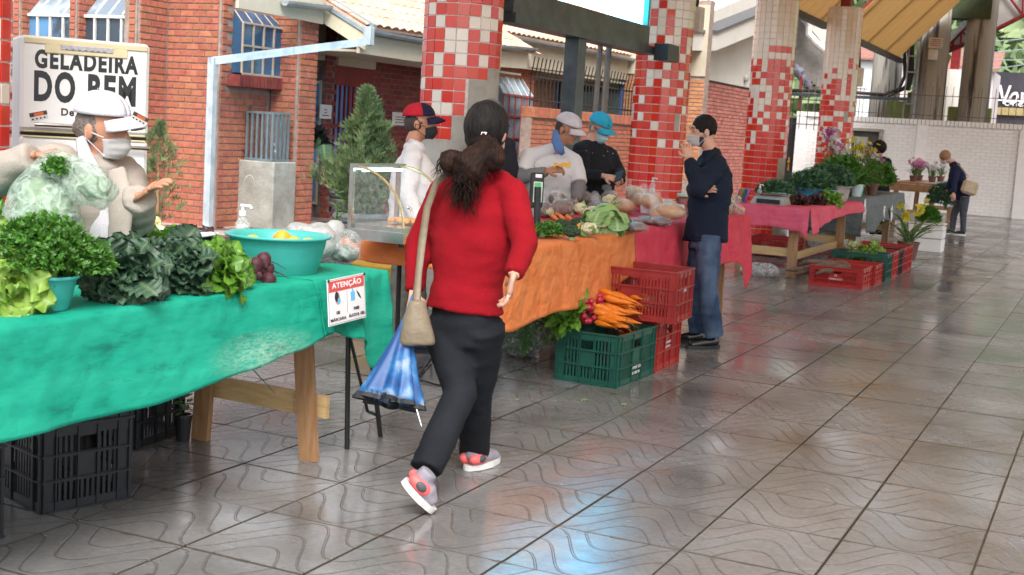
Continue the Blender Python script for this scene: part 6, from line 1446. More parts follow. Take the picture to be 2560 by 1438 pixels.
# ================================================================ bread table
MLOAF = mat('dark_loaf', (.085, .032, .018), col2=(.15, .06, .03), rough=.55, scale=14)
MLOAF2 = mat('golden_loaf', (.48, .24, .09), col2=(.62, .36, .16), rough=.55, scale=10)
MFILM = plastic_film('bread_film', (.92, .95, .97), a=.13, rough=.12)
Zp = ZP+.006
def loafbag(i, label, c, d, s, mt, group, knot=True):
    d = V(d).normalized(); t = thing('bagged_bread', label, 'bread', c, 0, group); cc = V(c)+V((0, 0, s[2])); q = V((1, 0, 0)).rotation_difference(d).to_matrix().to_4x4(); q.translation = cc
    m = MB(); m.sphere((0, 0, 0), s, 16, 10, q); m.build('loaf', mt, t, smooth=True)
    m = MB(); m.sphere((0, 0, 0), (s[0]*1.18, s[1]*1.15, s[2]*1.12), 18, 12, q)
    if knot:
        k = q @ V((-s[0]*1.25, 0, s[2]*.6)); m.sphere(k, (.03, .03, .045), 8, 6); k2 = k+V((-.01, 0, .05)); m.sphere(k2, (.045, .035, .03), 8, 6)
    sd = i*1.7
    blob('bag', m, MFILM, t, voxel=.011, smooth=1, disp=lambda p: noise.noise(p*26+V((sd, 0, 0)))*.010+abs(noise.noise(p*50))*.006)
rs = random.Random(12); n = 0
for k, (px, py) in enumerate(((1385, 530), (1415, 516), (1450, 520), (1480, 512), (1512, 518), (1545, 512), (1520, 528), (1430, 540))):
    z = Zo if py > 512 and px < 1500 else Zo
    c = at_tab(px, py+18, z); c = V((c.x-.08, c.y, z+.045*(k % 2))); loafbag(k, 'dark brown loaf in a knotted clear bag behind the vegetables', c, (.5, -.85+rs.uniform(-.3, .3), 0), (.135, .068, .058), MLOAF, 'dark loaves in clear bags')
for k, (px, py) in enumerate(((1590, 560), (1630, 552), (1600, 572), (1660, 556))):
    c = at_tab(px, py+8, Zp); loafbag(20+k, 'flat dark loaf in shiny film at the front edge of the red cloth', V((c.x-.03, c.y, Zp)), (.4, -.9, 0), (.14, .075, .028), MLOAF, 'flat dark loaves in shiny film', knot=False)
for k, (px, py) in enumerate(((1580, 520), (1620, 512), (1650, 528), (1690, 520), (1640, 505), (1605, 500), (1672, 540), (1700, 545))):
    c = at_tab(px, py+16, Zp); loafbag(30+k, 'golden loaf in a puffy clear bag on the red cloth', V((c.x-.08, c.y, Zp+.03*(k % 3))), (.6, -.7+rs.uniform(-.5, .5), 0), (.145, .072, .06), MLOAF2, 'golden loaves in clear bags')
for k, (px, py) in enumerate(((1815, 535), (1835, 528), (1850, 538), (1825, 518), (1845, 512))):
    c = at_tab(px, py, Zp); t = thing('cookie_bag', 'small bag of biscuits beside the man in the blazer', 'biscuits', (c.x-.05, c.y, Zp), 0, 'biscuit bags on the red cloth'); cc = V((c.x-.05, c.y, Zp+.045)); r = random.Random(k); um = MB(); um.lathe([(.018, 0), (.021, .004), (.018, .008)], (0, 0, 0), 9)
    pieces(t, 'biscuit', um, [Matrix.Translation(cc+V((r.uniform(-.06, .06), r.uniform(-.06, .06), r.uniform(-.035, .035)))) @ Matrix.Rotation(r.uniform(0, 3), 4, 'X') @ Matrix.Rotation(r.uniform(0, 3), 4, 'Y') for _ in range(22)], mat('biscuit', (.38, .20, .09), col2=(.55, .36, .2), rough=.7, scale=30))
    m = MB(); m.sphere(cc, (.085, .085, .055), 14, 10); blob('bag', m, MFILM, t, voxel=.012, smooth=1, disp=lambda p: noise.noise(p*30)*.012)
c = at_tab(1675, 500, Zp); sanitizer('clear gel pump bottle before the second column on the red cloth', V((c.x-.30, c.y+.3, Zp)), .20, .032)
t = thing('jam_jar', 'red jar with pale green lid left of the man in the blazer', 'jar', dp(1705, 520, 10.6)); jc = V(dp(1705, 512, 10.8)); jc.z = Zp; m = MB(); m.lathe([(.05, 0), (.055, .01), (.055, .13), (.045, .15)], jc, 16); m.build('jar', mat('red_jam', (.20, .03, .02), rough=.12), t, smooth=True); m = MB(); m.lathe([(.048, .151), (.048, .175)], jc, 16); m.build('lid', mat('mint_lid', (.35, .55, .45), rough=.4), t)
t = thing('plastic_tray', 'white tray behind the breads', 'tray', jc+V((-.1, -.4, 0))); m = MB(); m.cbox(jc+V((-.05, -.35, .05)), (.25, .4, .08), ch=.012); m.build('tray', MWHP, t)
# ================================================================ carrots and radishes on the green crate
zc = .325
t = thing('carrot_bunch', 'large spread of fresh carrots on the dark green crate', 'carrot', (-2.75, 7.6, zc)); rs = random.Random(15); sp_l = []
for k in range(46):
    r_, q = k//9, k % 9
    p = V((-2.86+rs.uniform(-.05, .05)-.010*r_, 7.36+q*.052+.05*r_+rs.uniform(-.03, .03), zc+.030+.034*r_+rs.uniform(-.01, .02)))
    sp_l.append((p, (1, -.25+rs.uniform(-.38, .38), -.13+rs.uniform(-.16, .10)), rs.uniform(1.2, 1.65)))
carrots(t, sp_l)
m = MB()
for p, d, s in sp_l[::3]:
    e = V(p)+V(d).normalized()*.142*s; m.tube([e, e+V(d).normalized()*.04+V((0, rs.gauss(0, .015), -.01)), e+V(d).normalized()*.07+V((0, rs.gauss(0, .03), -.02))], [.0011, .0007, .0004], 4)
m.build('root_hairs', MCARR, t, kind='stuff')
MRAD = mat('radish_skin', (.36, .010, .035), col2=(.46, .03, .06), rough=.3, scale=20)
t = thing('radish_bunch', 'bright crimson radishes between the carrots and their leaves', 'radish', (-2.9, 7.45, zc)); um = MB(); um.lathe([(.0008, -.055), (.003, -.035), (.010, -.024), (.0185, -.008), (.0200, .004), (.015, .017), (.005, .022)], (0, 0, 0), 10); ms = []
for k in range(40): ms.append(Matrix.Translation((-2.90+rs.uniform(-.05, .05), 7.27+rs.uniform(-.0, .34), zc+.045+rs.uniform(-.01, .13))) @ Matrix.Rotation(rs.uniform(.6, 1.5), 4, 'Y') @ Matrix.Rotation(rs.uniform(0, 3), 4, 'Z'))
pieces(t, 'radish', um, ms, MRAD, smooth=True)
for k, (x, y, s) in enumerate(((-2.99, 7.30, .17), (-3.0, 7.48, .17), (-2.93, 7.24, .13))):
    bunch('radish_leaves', ['nearest radish greens drooping left of the green crate', 'farther radish greens under the orange cloth hem', 'lowest radish greens at the crate corner'][k], 'greens', (x, y, zc+.06), (-.35, -.65, .55), s*1.35, 22, metas(3, LETT2, L_=1, W_=.42, ruf=.05, curl=.5, shape='round', frill=3, stem=.35, stemw=.03), 70+k, cone=1.0, base=zc)
t = thing('fennel_bunch', 'feathery dark green fronds under the orange table left of the crate', 'greens', (-3.25, 7.2, 0)); sprigs(t, V((-3.24, 7.25, .24)), .22, 1800, leaf_mat('dark_frond', (.015, .05, .015), (.04, .11, .03), transl=.15), 22, size=.028, squash=(.8, 1, 1.1), shape='needle')
# bags on the floor under the orange table
for k, (px, py, s, lab) in enumerate(((1285, 895, (.17, .15, .11), 'clear bag of greens on the floor under the orange table'), (1240, 870, (.15, .13, .09), 'smaller crumpled clear bag behind the red sweater under the table'))):
    p = gp(px, py); c = V((p.x, p.y, 0)); bagblob('clear_bag', lab, 'bag', c+V((0, .1, s[2])), s, MGB, 80+k, wr=.03)
    m = MB(); m.sphere(c+V((0, .1, s[2]*.7)), (s[0]*.75, s[1]*.75, s[2]*.6), 12, 8); o = m.build('packed_greens', mat('dim_greens', (.06, .10, .05), col2=(.13, .17, .09), rough=.8, scale=25), None, smooth=True); _tag(o, ['packed greens inside the larger floor bag', 'packed greens inside the smaller floor bag'][k], 'vegetable')
p = gp(1900, 690); bagblob('clear_bag', 'clear bag lying on the floor between the red and pink tables', 'bag', V((p.x, p.y, .07)), (.22, .2, .07), MGB, 88, wr=.03)
p = gp(2070, 640); bagblob('white_bag', 'white plastic bag under the grey cloth table', 'bag', V((-3.75, 18.3, .18)), (.14, .14, .17), MBAGW, 89, wr=.03)
# yellow tub
p = V(gp(945, 762)); t = thing('yellow_drum', 'worn yellow painted drum planter behind the orange table', 'drum', (p.x, p.y+.25, 0)); c = V((p.x, p.y+.25, 0)); m = MB(); m.lathe([(.30, 0), (.31, .03), (.31, .09), (.34, .14), (.36, .30), (.375, .315), (.375, .335), (.365, .35), (.37, .50), (.35, .52), (.02, .50)], c, 32); m.build('shell', mat('yellow_paint', (.50, .27, .02), col2=(.60, .36, .04), rough=.45, scale=4, bump=.2), t, smooth=True)
# ================================================================ pink table goods (scale, herbs)
Zq = ZQ+.006
p = at_tab(1890, 506, Zq); t = thing('table_scale', 'flat grey and black counter scale on the pink cloth', 'scale', (-3.62, 15.2, Zq)); c = V((-3.68, 15.05, Zq)); m = MB(); m.add([(c.x-.20, c.y-.2, Zq), (c.x+.2, c.y-.2, Zq), (c.x+.2, c.y+.2, Zq), (c.x-.2, c.y+.2, Zq), (c.x-.15, c.y-.14, Zq+.10), (c.x+.16, c.y-.14, Zq+.10), (c.x+.16, c.y+.18, Zq+.10), (c.x-.15, c.y+.18, Zq+.10)], [(0, 3, 2, 1), (4, 5, 6, 7), (0, 1, 5, 4), (1, 2, 6, 5), (2, 3, 7, 6), (3, 0, 4, 7)]); m.build('body', mat('scale_grey', (.32, .32, .31), rough=.4), t)
m = MB(); m.cbox(c+V((.02, 0, .115)), (.36, .36, .012), ch=.004); m.build('plate', MSTST, t); m = MB(); m.box((c.x-.12, c.y-.207, Zq+.01), (c.x+.15, c.y-.185, Zq+.06)); m.build('front_panel', MCB, t)
t = thing('card_holder', 'fan of rainbow coloured cards at the near end of the pink table', 'cards', (-4.02, 14.9, Zq))
for k, col in enumerate(((.6, .58, .58), (.7, .25, .35), (.75, .55, .1), (.12, .45, .2), (.08, .3, .6), (.35, .15, .45))):
    m = MB(); m.box((-.002, -.002, 0), (.002, .10, .17), Matrix.Translation((-4.06+k*.022, 14.85, Zq)) @ Matrix.Rotation(.25, 4, 'Y')); m.build('card', mat('card%d' % k, col, rough=.5), t)
sanitizer('small gel bottle behind the counter scale', V((-3.95, 15.55, Zq)), .20, .03)
o = bagblob('blue_bag', 'pale blue bag lying behind the counter scale', 'bag', V((-3.75, 15.75, Zq+.05)), (.16, .2, .05), mat('pale_blue_bag', (.35, .55, .62), rough=.35, transl=.3, bump=1, bscale=14), 91)
bunch('purple_lettuce', 'dark purple curly lettuce on the pink cloth', 'lettuce', (-3.42, 15.35, Zq+.05), (.3, -.4, 1), .15, 60, mp_, 92, cone=1.6, base=Zq, squash=(1.6, 1.2, 1))
bunch('purple_lettuce', 'second purple lettuce pressed against the bright lettuce on the pink cloth', 'lettuce', (-3.28, 15.75, Zq+.05), (.3, -.4, 1), .14, 50, mp_, 93, cone=1.6, base=Zq)
bunch('lettuce', 'bright green lettuce hanging over the pink cloth edge', 'lettuce', (-3.18, 16.15, Zq+.06), (.6, -.4, .6), .17, 60, ml2, 94, cone=1.7, base=Zq)
MSKY = mat('sky_blue_plastic', (.06, .30, .46), rough=.35, var=.05)
basin('sky blue basin full of dark herbs on the pink table', V((-3.50, 16.45, Zq)), .27, .17, MSKY)
basin('square-looking off-white tub of herbs beside the sky blue basin', V((-3.45, 17.25, Zq)), .27, .20, mat('off_white_tub', (.42, .42, .38), rough=.5), cat='tub', name='plastic_tub', n=24, taper=.85)
MHB = leaf_mat('blue_green_herb', (.012, .075, .04), (.03, .15, .075), transl=.15)
for k, (x, y, z, R_h, lab) in enumerate(((-3.50, 16.40, .22, .24, 'dark blue-green herbs heaped in the sky blue basin'), (-3.45, 17.2, .27, .27, 'dark herbs heaped in the off-white tub'), (-3.85, 15.95, .10, .19, 'small heap of dark herbs left of the sky blue basin'), (-3.75, 16.9, .2, .22, 'tall thin herbs between basin and tub'))):
    t = thing('herb_bunch', lab, 'herb', (x, y, Zq+.02)); sprigs(t, V((x, y, Zq+z)), R_h, 900, MHB, 100+k, size=.04, squash=(1.15, 1.25, .72), shape='tri' if k != 3 else 'needle', stems=False)
# flowering plants on the grey table
Zg = .846
flc = [((.70, .66, .68), 'white'), ((.45, .10, .45), 'purple'), ((.62, .55, .05), 'yellow'), ((.60, .25, .42), 'pink')]
MOL = leaf_mat('orchid_leaf', (.03, .10, .02), (.09, .20, .04), transl=.25)
mstrap = metas(3, MOL, L_=1, W_=.085, ruf=.0, curl=.7, shape='long', stem=.02, stemw=.05, nu=3, nv=9)
MTERR = mat('brown_pot', (.13, .06, .045), rough=.6)
def potplant(label, c, R, H, nstr, nflow, cols, seed, potr=.10, poth=.16, potm=MTERR, fs=.035, name='potted_orchid', up=1.0):
    t = thing(name, label, 'potted plant', c); r = random.Random(seed); m = MB(); m.lathe([(potr*.75, 0), (potr, poth-.02), (potr+.01, poth-.02), (potr+.01, poth), (potr-.01, poth), (potr-.01, poth-.03), (.001, poth-.03)], c, 18); m.build('pot', potm, t, smooth=False); out = []
    b = V(c)+V((0, 0, poth-.02))
    for i in range(nstr):
        a = r.uniform(0, 6.28); el = r.uniform(.7, 1.4)*up; d = V((math.cos(a)*math.cos(el), math.sin(a)*math.cos(el), math.sin(el))); out.append((r.randrange(3), orient(b+V((r.gauss(0, .03), r.gauss(0, .03), 0)), d, V((0, 0, 1))+d*-.3+V((math.cos(a), math.sin(a), 0))*-.6, 0, r.uniform(.7, 1.1)*R)))
    leaves(t, mstrap, out)
    um = MB()
    for k in range(5):
        a = k*1.2566; d = V((math.cos(a), math.sin(a), .25)); x = V((-math.sin(a), math.cos(a), 0)); um.add([(0, 0, 0), d*.6+x*.36, d*1.05+x*.12, d*1.05-x*.12, d*.6-x*.36], [(0, 1, 2), (0, 2, 3), (0, 3, 4)])
    for ci, (col, cn) in enumerate(cols):
        ms = []; st = MB()
        for i in range(nflow//len(cols)):
            if i % 5 == 0:
                a = r.uniform(0, 6.28); q = r.uniform(.1, .75)*R*.7; top = b+V((math.cos(a)*q, math.sin(a)*q, H*r.uniform(.6, 1))); mid = b.lerp(top, .55)+V((0, 0, H*.12)); st.tube([b, mid, top], .004, 4)
            p = mid.lerp(top, r.uniform(.3, 1.1))+V((r.gauss(0, .03), r.gauss(0, .03), r.gauss(0, .03)))
            ms.append(Matrix.Translation(p) @ Matrix.Rotation(r.uniform(-1.2, 1.2), 4, 'X') @ Matrix.Rotation(r.uniform(-1.2, 1.2), 4, 'Y') @ Matrix.Rotation(r.uniform(0, 6), 4, 'Z') @ Matrix.Diagonal((fs, fs, fs, 1)))
        pieces(t, 'flower', um, ms, mat('petal_'+cn, col, rough=.6, transl=.3), limit=60); st.build('flower_stems', MOL, t)
    return t
potplant('tall white and burgundy orchids by the meter niche', V((-3.75, 18.6, Zg)), .42, .85, 22, 60, [flc[0], flc[1]], 1, fs=.042)
potplant('yellow orchid spray in the middle of the plant table', V((-3.5, 19.2, Zg)), .42, .68, 26, 45, [flc[2]], 2, fs=.034)
potplant('purple and yellow orchids leaning right over the grey cloth', V((-3.45, 20.0, Zg)), .45, .62, 28, 50, [flc[1], flc[2]], 3, fs=.036)
potplant('leafy orchid with few white blooms at the front of the plant table', V((-3.35, 18.65, Zg)), .40, .50, 30, 20, [flc[0]], 4, fs=.034, potm=mat('mint_pot', (.10, .42, .22), rough=.4))
potplant('pink flowered plant at the far end of the plant table', V((-3.6, 21.0, Zg)), .36, .55, 26, 45, [flc[3], flc[2]], 5, fs=.038)
potplant('dense strap leaved plant behind the yellow orchids', V((-3.9, 19.6, Zg)), .5, .6, 34, 16, [flc[0]], 6, fs=.036)
for k, (x, y, mt_, lab) in enumerate(((-3.3, 18.35, mat('pale_cup', (.5, .6, .62), rough=.4), 'pale cup at the near corner of the plant table'), (-3.25, 19.3, MTERR, 'dark reddish ribbed pot at the grey cloth fold'))):
    t = thing('flower_pot', lab, 'pot', (x, y, Zg)); m = MB(); m.lathe([(.06, 0), (.085, .15), (.09, .15), (.09, .17), (.07, .17), (.07, .13), (.001, .13)], (x, y, Zg), 14); m.build('pot', mt_, t)
potplant('large potted orchid with drooping strap leaves standing on the crates', V((-2.46, 17.80, .08)), .68, .58, 26, 24, [flc[2]], 7, potr=.14, poth=.24, fs=.05, up=.85)
for k, (x, y, z) in enumerate(((-3.55, 18.5, 1.06), (-3.5, 19.5, 1.10), (-3.5, 20.5, 1.06))):
    t = thing('leafy_plant', ['leafy green mass at the near end of the grey cloth table', 'leafy green mass in the middle of the grey cloth table', 'leafy green mass at the far end of the grey cloth table'][k], 'plant', (x, y, .85)); sprigs(t, V((x, y, z)), .34, 520, PARS, 150+k, size=.075, squash=(1, 1.2, .9), shape='needle' if k == 1 else 'tri')
# stand plants
for k, (x, y, col, lab) in enumerate(((-3.9, 28.0, flc[3], 'wrapped pink flowers on the far wooden stand'), (-3.6, 28.6, flc[0], 'white flowering plant on the far wooden stand'), (-3.55, 29.6, flc[0], 'silvery green plant at the right end of the far stand'), (-3.95, 29.2, flc[3], 'small pinkish plant at the back of the far stand'))):
    potplant(lab, V((x, y, .89)), .34, .34, 22, 50, [col], 20+k, potr=.08, poth=.12, fs=.042)
for k, (x, y, R_h, lab) in enumerate(((-3.05, 26.6, .34, 'dark bushy plant on the floor before the far stand'), (-2.62, 20.8, .15, 'small leafy plant on the foam boxes'))):
    t = thing('leafy_plant', lab, 'plant', (x, y, (.0, .44)[k])); sprigs(t, V((x, y, (.62, .52)[k])), R_h, 700, MHB if k == 0 else PARS, 120+k, size=.06, squash=(1, 1, .9), stems=True)
# far crate contents
t = thing('cassava_pile', 'brown cassava roots in the nearest crate of the far row', 'cassava', (-2.69, 14.47, .02)); rs = random.Random(2); ms = {k: None for k in range(3)}
for k in range(3):
    m = MB(); r = random.Random(k); m.tube([(r.gauss(0, .01), r.gauss(0, .01), -.08*i) for i in range(6)], [.012, .032, .036, .034, .026, .01], 9); ms[k] = m
pieces(t, 'cassava_root', ms, [(k % 3, Matrix.Translation((-2.9+rs.uniform(0, .35), 14.32+k*.02, .19+rs.uniform(-.03, .05))) @ Matrix.Rotation(1.45+rs.uniform(-.2, .2), 4, 'Y') @ Matrix.Rotation(rs.uniform(-.6, .6), 4, 'X')) for k in range(14)], mat('cassava_bark', (.10, .055, .035), col2=(.20, .12, .08), rough=.9, scale=30), smooth=True)
bunch('lettuce', 'pale curly lettuce heaped on the far red crate', 'lettuce', (-2.62, 16.0, .30), (.2, -.3, 1), .19, 50, ml, 130, cone=1.5, base=.3, squash=(1.3, 1, .6))
bunch('lettuce', 'whitish lettuce lying left on the far red crate', 'lettuce', (-2.84, 16.05, .29), (.0, -.3, 1), .16, 30, metas(3, leaf_mat('pale_leaf', (.35, .42, .18), (.52, .58, .32), transl=.3), L_=1, W_=.8, ruf=.1, curl=.4), 131, cone=1.5, base=.29)
t = thing('bean_heap', 'green heap inside the far green crate', 'vegetable', (-2.66, 15.55, .1)); sprigs(t, V((-2.66, 15.55, .24)), .16, 200, LETT2, 132, size=.04, squash=(1.2, 1, .4), stems=False)
bagblob('dark_bag', 'dark sack in the red crate beneath the grey cloth table', 'bag', V((-4.0, 19.2, .30)), (.26, .17, .08), MCB, 95)
# small variegated plant in black pot under the green table
p = V(gp(457, 1102)); t = thing('potted_plant', 'tiny variegated plant in a black pot beside the lettered black crate', 'potted plant', (p.x, p.y, 0)); m = MB(); m.lathe([(.030, 0), (.040, .115), (.043, .115), (.043, .125), (.036, .125), (.036, .105), (.001, .105)], p, 16); m.build('pot', MCB, t, smooth=False)
VAR = leaf_mat('variegated_leaf', (.06, .17, .05), (.12, .26, .08), vein=(.45, .50, .25), transl=.2)
mv_ = metas(3, VAR, L_=1, W_=.75, ruf=.03, curl=.3, shape='round', stem=.1); r = random.Random(5)
ls = []
for i in range(26):
    th = i*2.4; h = .13+.10*(i/26)+r.uniform(-.01, .01); el = r.uniform(.0, .7); d = V((math.cos(th)*math.cos(el), math.sin(th)*math.cos(el), math.sin(el))); ls.append((r.randrange(3), orient(p+V((r.gauss(0, .012), r.gauss(0, .012), h)), d, V((0, 0, 1)), 0, .05)))
leaves(t, mv_, ls)
# dried flower sprig and wire hanging from the table brace, leaves and litter on the floor
m = MB(); a = V(ax(520, 960, -3.6)); m.tube([V((-3.66, 4.70, .56)), V((-3.45, 4.69, .40)), V((-3.30, 4.695, .285))], .0028, 5); o = m.build('hanging_wire', mat('grey_wire', (.30, .26, .22), rough=.5, metal=.4)); _tag(o, 'thin wire slanting across the cross board of the green table', 'wire')
LIT = [(1322, 930, .05, 'green leaf scrap flat on the tiles left of the dark green crate'), (1340, 972, .025, 'small green leaf fragment below the longer scrap'), (695, 985, .02, 'small green scrap on the tiles behind the green table leg'), (1530, 985, .02, 'tiny green stalk at the foot of the dark green crate'), (1290, 1005, .03, 'withered leaf on the wet tiles left of the crate')]
for k, (px, py, s, lab) in enumerate(LIT):
    p = V(gp(px, py)); me = Leaf(1, .45 if k else .25, ruf=.05, curl=.2, seed=k, shape='round', stem=.02).mesh('leaf_scrap', LETT2 if k != 4 else CABB); o = link('leaf_scrap', me, None, Matrix.Translation((p.x, p.y, .010)) @ Matrix.Rotation(k*1.3+1.2, 4, 'Z') @ Matrix.Diagonal((s*2, s*2, s*1, 1))); _tag(o, lab, 'leaf')
rl = random.Random(31); spots = [(1180, 905), (1265, 950), (1360, 1010), (1420, 1000), (1480, 1010), (1250, 870), (1140, 930), (960, 1010), (740, 1120), (640, 1020), (1560, 1020), (1640, 960), (1720, 900), (1985, 640), (2010, 750), (1930, 760), (2210, 735), (2140, 760)]
sm = [Leaf(1, w_, ruf=.12, curl=.3, seed=k, shape='round', stem=.02).mesh('leaf_scrap', mt_) for k, (w_, mt_) in enumerate(((.4, LETT2), (.6, CABB), (.3, PARS)))]
for k, (px, py) in enumerate(spots):
    p = V(gp(px+rl.uniform(-12, 12), py+rl.uniform(-8, 8))); s = rl.uniform(.02, .05)
    o = link('leaf_scrap', sm[k % 3], None, Matrix.Translation((p.x, p.y, .008)) @ Matrix.Rotation(rl.uniform(0, 6), 4, 'Z') @ Matrix.Diagonal((s, s, s*.8, 1))); _tag(o, 'tiny fallen leaf scrap on the wet tiles', 'leaf', 'tiny leaf scraps scattered on the tiles')
p = V(gp(1220, 925)); m = MB(); m.cbox((p.x, p.y, .004), (.05, .02, .004), ch=.001); o = m.build('candy_wrapper', mat('red_white_wrapper', (.5, .04, .04), rough=.4)); _tag(o, 'small red wrapper on the tiles left of the trousers', 'litter')
# bean pods on tiles, cables under the tables
m = MB(); m.tube([V(gp(1085, 865))+V((0, 0, .35)), V(gp(1078, 905))+V((0, 0, .02)), V(gp(1040, 950))+V((0, 0, .01)), V(gp(1090, 966))+V((0, 0, .01)), V(gp(1180, 975))+V((0, 0, .01))], .006, 6); o = m.build('cable', MBLACKC, None, smooth=True); _tag(o, 'black cable on the floor between the green and orange tables', 'cable')
# ================================================================ shrubs and planters by the building
def planter(label, c, r, h, mt, name='stone_planter', flutes=24):
    t = thing(name, label, 'planter', c); m = MB(); n = flutes*4; P = [(.62, 0), (.66, .05), (.60, .09), (.80, .30), (.97, .62), (1.0, .72), (.92, .76), (1.02, .80), (1.06, .90), (1.0, .96), (.92, 1.0), (.86, .98), (.84, .86), (.001, .86)]
    rs_ = []
    for i, (q, z) in enumerate(P):
        fl = .022 if .2 < z < .7 and i < 6 else 0
        rs_.append([V(c)+V(((q+fl*math.cos(k*2*math.pi/4))*r*math.cos(k*2*math.pi/n), (q+fl*math.cos(k*2*math.pi/4))*r*math.sin(k*2*math.pi/n), z*h)) for k in range(n)])
    m.rings(rs_); m.build('urn', mt, t, smooth=False); return t
pu = V((-9.62, 15.45, 0)); planter('grey fluted stone urn against the dark red door bay', pu, .36, .52, mat('grey_stone_urn', (.09, .09, .09), col2=(.17, .17, .165), rough=.85, scale=6, bump=.4))
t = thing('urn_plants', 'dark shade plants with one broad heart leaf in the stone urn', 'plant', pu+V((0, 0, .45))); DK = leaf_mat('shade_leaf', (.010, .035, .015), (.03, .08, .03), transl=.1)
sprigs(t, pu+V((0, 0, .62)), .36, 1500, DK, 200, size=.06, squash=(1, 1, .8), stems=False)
mh = Leaf(1, .8, ruf=.02, curl=.3, shape='heart', stem=.0).mesh('leaf', leaf_mat('taro_leaf', (.04, .10, .06), (.07, .15, .08), transl=.2))
hp = V(dp(808, 360, (pu-CAM).dot(fwd)-.3)); leaves(t, [mh], [(0, orient(hp, (.15, .1, -1), (.8, -.6, .1), 0, .36)), (0, orient(hp+V((-.1, .1, .05)), (-.8, .1, -.6), (.3, -.6, .5), 0, .22))])
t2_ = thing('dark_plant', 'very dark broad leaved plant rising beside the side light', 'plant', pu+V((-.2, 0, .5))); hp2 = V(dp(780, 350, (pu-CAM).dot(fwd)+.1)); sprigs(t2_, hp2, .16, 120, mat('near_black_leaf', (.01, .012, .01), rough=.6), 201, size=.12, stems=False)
def shrub(label, c, H, R, mt, seed, n=2600, size=.05, pot=None):
    t = thing('cypress_shrub', label, 'shrub', c); r = random.Random(seed); v = MB(); c = V(c)
    for i in range(n):
        h = r.uniform(0, 1)**.8; rad = R*(.45+.75*min(h*2.6, 1))*(1-h**1.7)**.75; a = r.uniform(0, 6.28); lump = .82+1.15*noise.noise(V((math.cos(a)*1.7, math.sin(a)*1.7, h*4+seed))); q = r.uniform(.45, 1)*rad*lump
        p = c+V((math.cos(a)*q, math.sin(a)*q, .18*H+h*H*.82)); d = V((math.cos(a)*.5, math.sin(a)*.5, 1.0))+V((r.gauss(0, .35), r.gauss(0, .35), r.gauss(0, .3)))
        d.normalize(); x = d.orthogonal().normalized(); x = Matrix.Rotation(r.uniform(0, 6.28), 3, d) @ x; s = size*r.uniform(.7, 1.4)
        for k in range(3):
            dd = (d+x*(k-1)*.55).normalized(); v.add([p, p+dd*s*.5+x*s*.09, p+dd*s, p+dd*s*.5-x*s*.09], [(0, 1, 2, 3)])
    v.build('foliage', mt, t, kind='stuff'); m = MB(); m.tube([c, c+V((0, 0, H*.8))], [.03, .008], 7); m.build('trunk', MWOOD, t); return t
CYP = mat('cypress_green', (.075, .12, .04), col2=(.20, .26, .11), rough=.8, scale=7, rand=.3, transl=.2)
D1 = 14.3; ct = V(dp(905, 470, D1)); cb0 = V((ct.x, ct.y, 0)); Hs = V(dp(886, 200, D1)).z
planter('second grey urn under the cypress shrub', cb0, .30, .48, MT['grey_stone_urn'])
shrub('pale green conical cypress in front of the shaded brick wall', cb0, Hs-.12, .37, CYP, 1, n=4600, size=.08)
D2 = 14.2; cb2 = V(dp(395, 470, D2)); cb2.z = 0; shrub('thin sparse cypress sapling between the fridge and the brick corner', cb2, V(dp(395, 320, D2)).z+.05, .30, CYP, 2, n=420, size=.075)
D3 = 12.5; cb3 = V(dp(1270, 470, D3)); cb3.z = 0; t = thing('spider_plant', 'striped strap leaved plant right of the stripped column', 'plant', cb3+V((0, 0, .7))); leaves(t, metas(3, leaf_mat('striped_leaf', (.06, .2, .04), (.2, .4, .12), vein=(.5, .6, .4)), L_=1, W_=.07, curl=1.0, shape='long', nu=3, nv=8), [(k % 3, orient(V(dp(1268, 425, D3))+V((random.gauss(0, .05), random.gauss(0, .05), -.1)), (math.cos(k*2.4), math.sin(k*2.4), 1.2), (0, 0, 1), 0, .5)) for k in range(40)])
m = MB(); m.lathe([(.14, 0), (.2, .55), (.22, .62), (.18, .62), (.01, .6)], cb3, 16); m.build('pot', MTERR, t)
D4 = 13.5; cb4 = V(dp(1545, 490, D4)); cb4.z = 0; t = thing('spider_plant', 'low strap leaved plant beside the second column behind the black jacket', 'plant', cb4); leaves(t, metas(3, MT['striped_leaf'], L_=1, W_=.06, curl=.9, shape='long', nu=3, nv=8), [(k % 3, orient(cb4+V((0, 0, .5)), (math.cos(k*2.4), math.sin(k*2.4), 1.0), (0, 0, 1), 0, .5)) for k in range(40)]); m = MB(); m.lathe([(.16, 0), (.22, .5), (.2, .5), (.01, .45)], cb4, 16); m.build('pot', MTERR, t)
p = V(gp(842, 600)); t = thing('small_plant', 'small bright plant left of the glass case', 'plant', V((-4.6, 7.3, .0))); q = V(dp(842, 545, 9.0)); leaves(t, metas(2, LETT2, L_=1, W_=.5, curl=.4), [(k % 2, orient(q+V((random.gauss(0, .03), random.gauss(0, .03), -.12+k*.012)), (math.cos(k*2.4), math.sin(k*2.4), .5), (0, 0, 1), 0, .08)) for k in range(26)]); m = MB(); m.tube([q+V((0, 0, -.9)), q+V((0, 0, .1))], .006, 5); m.build('stem', PARS, t)
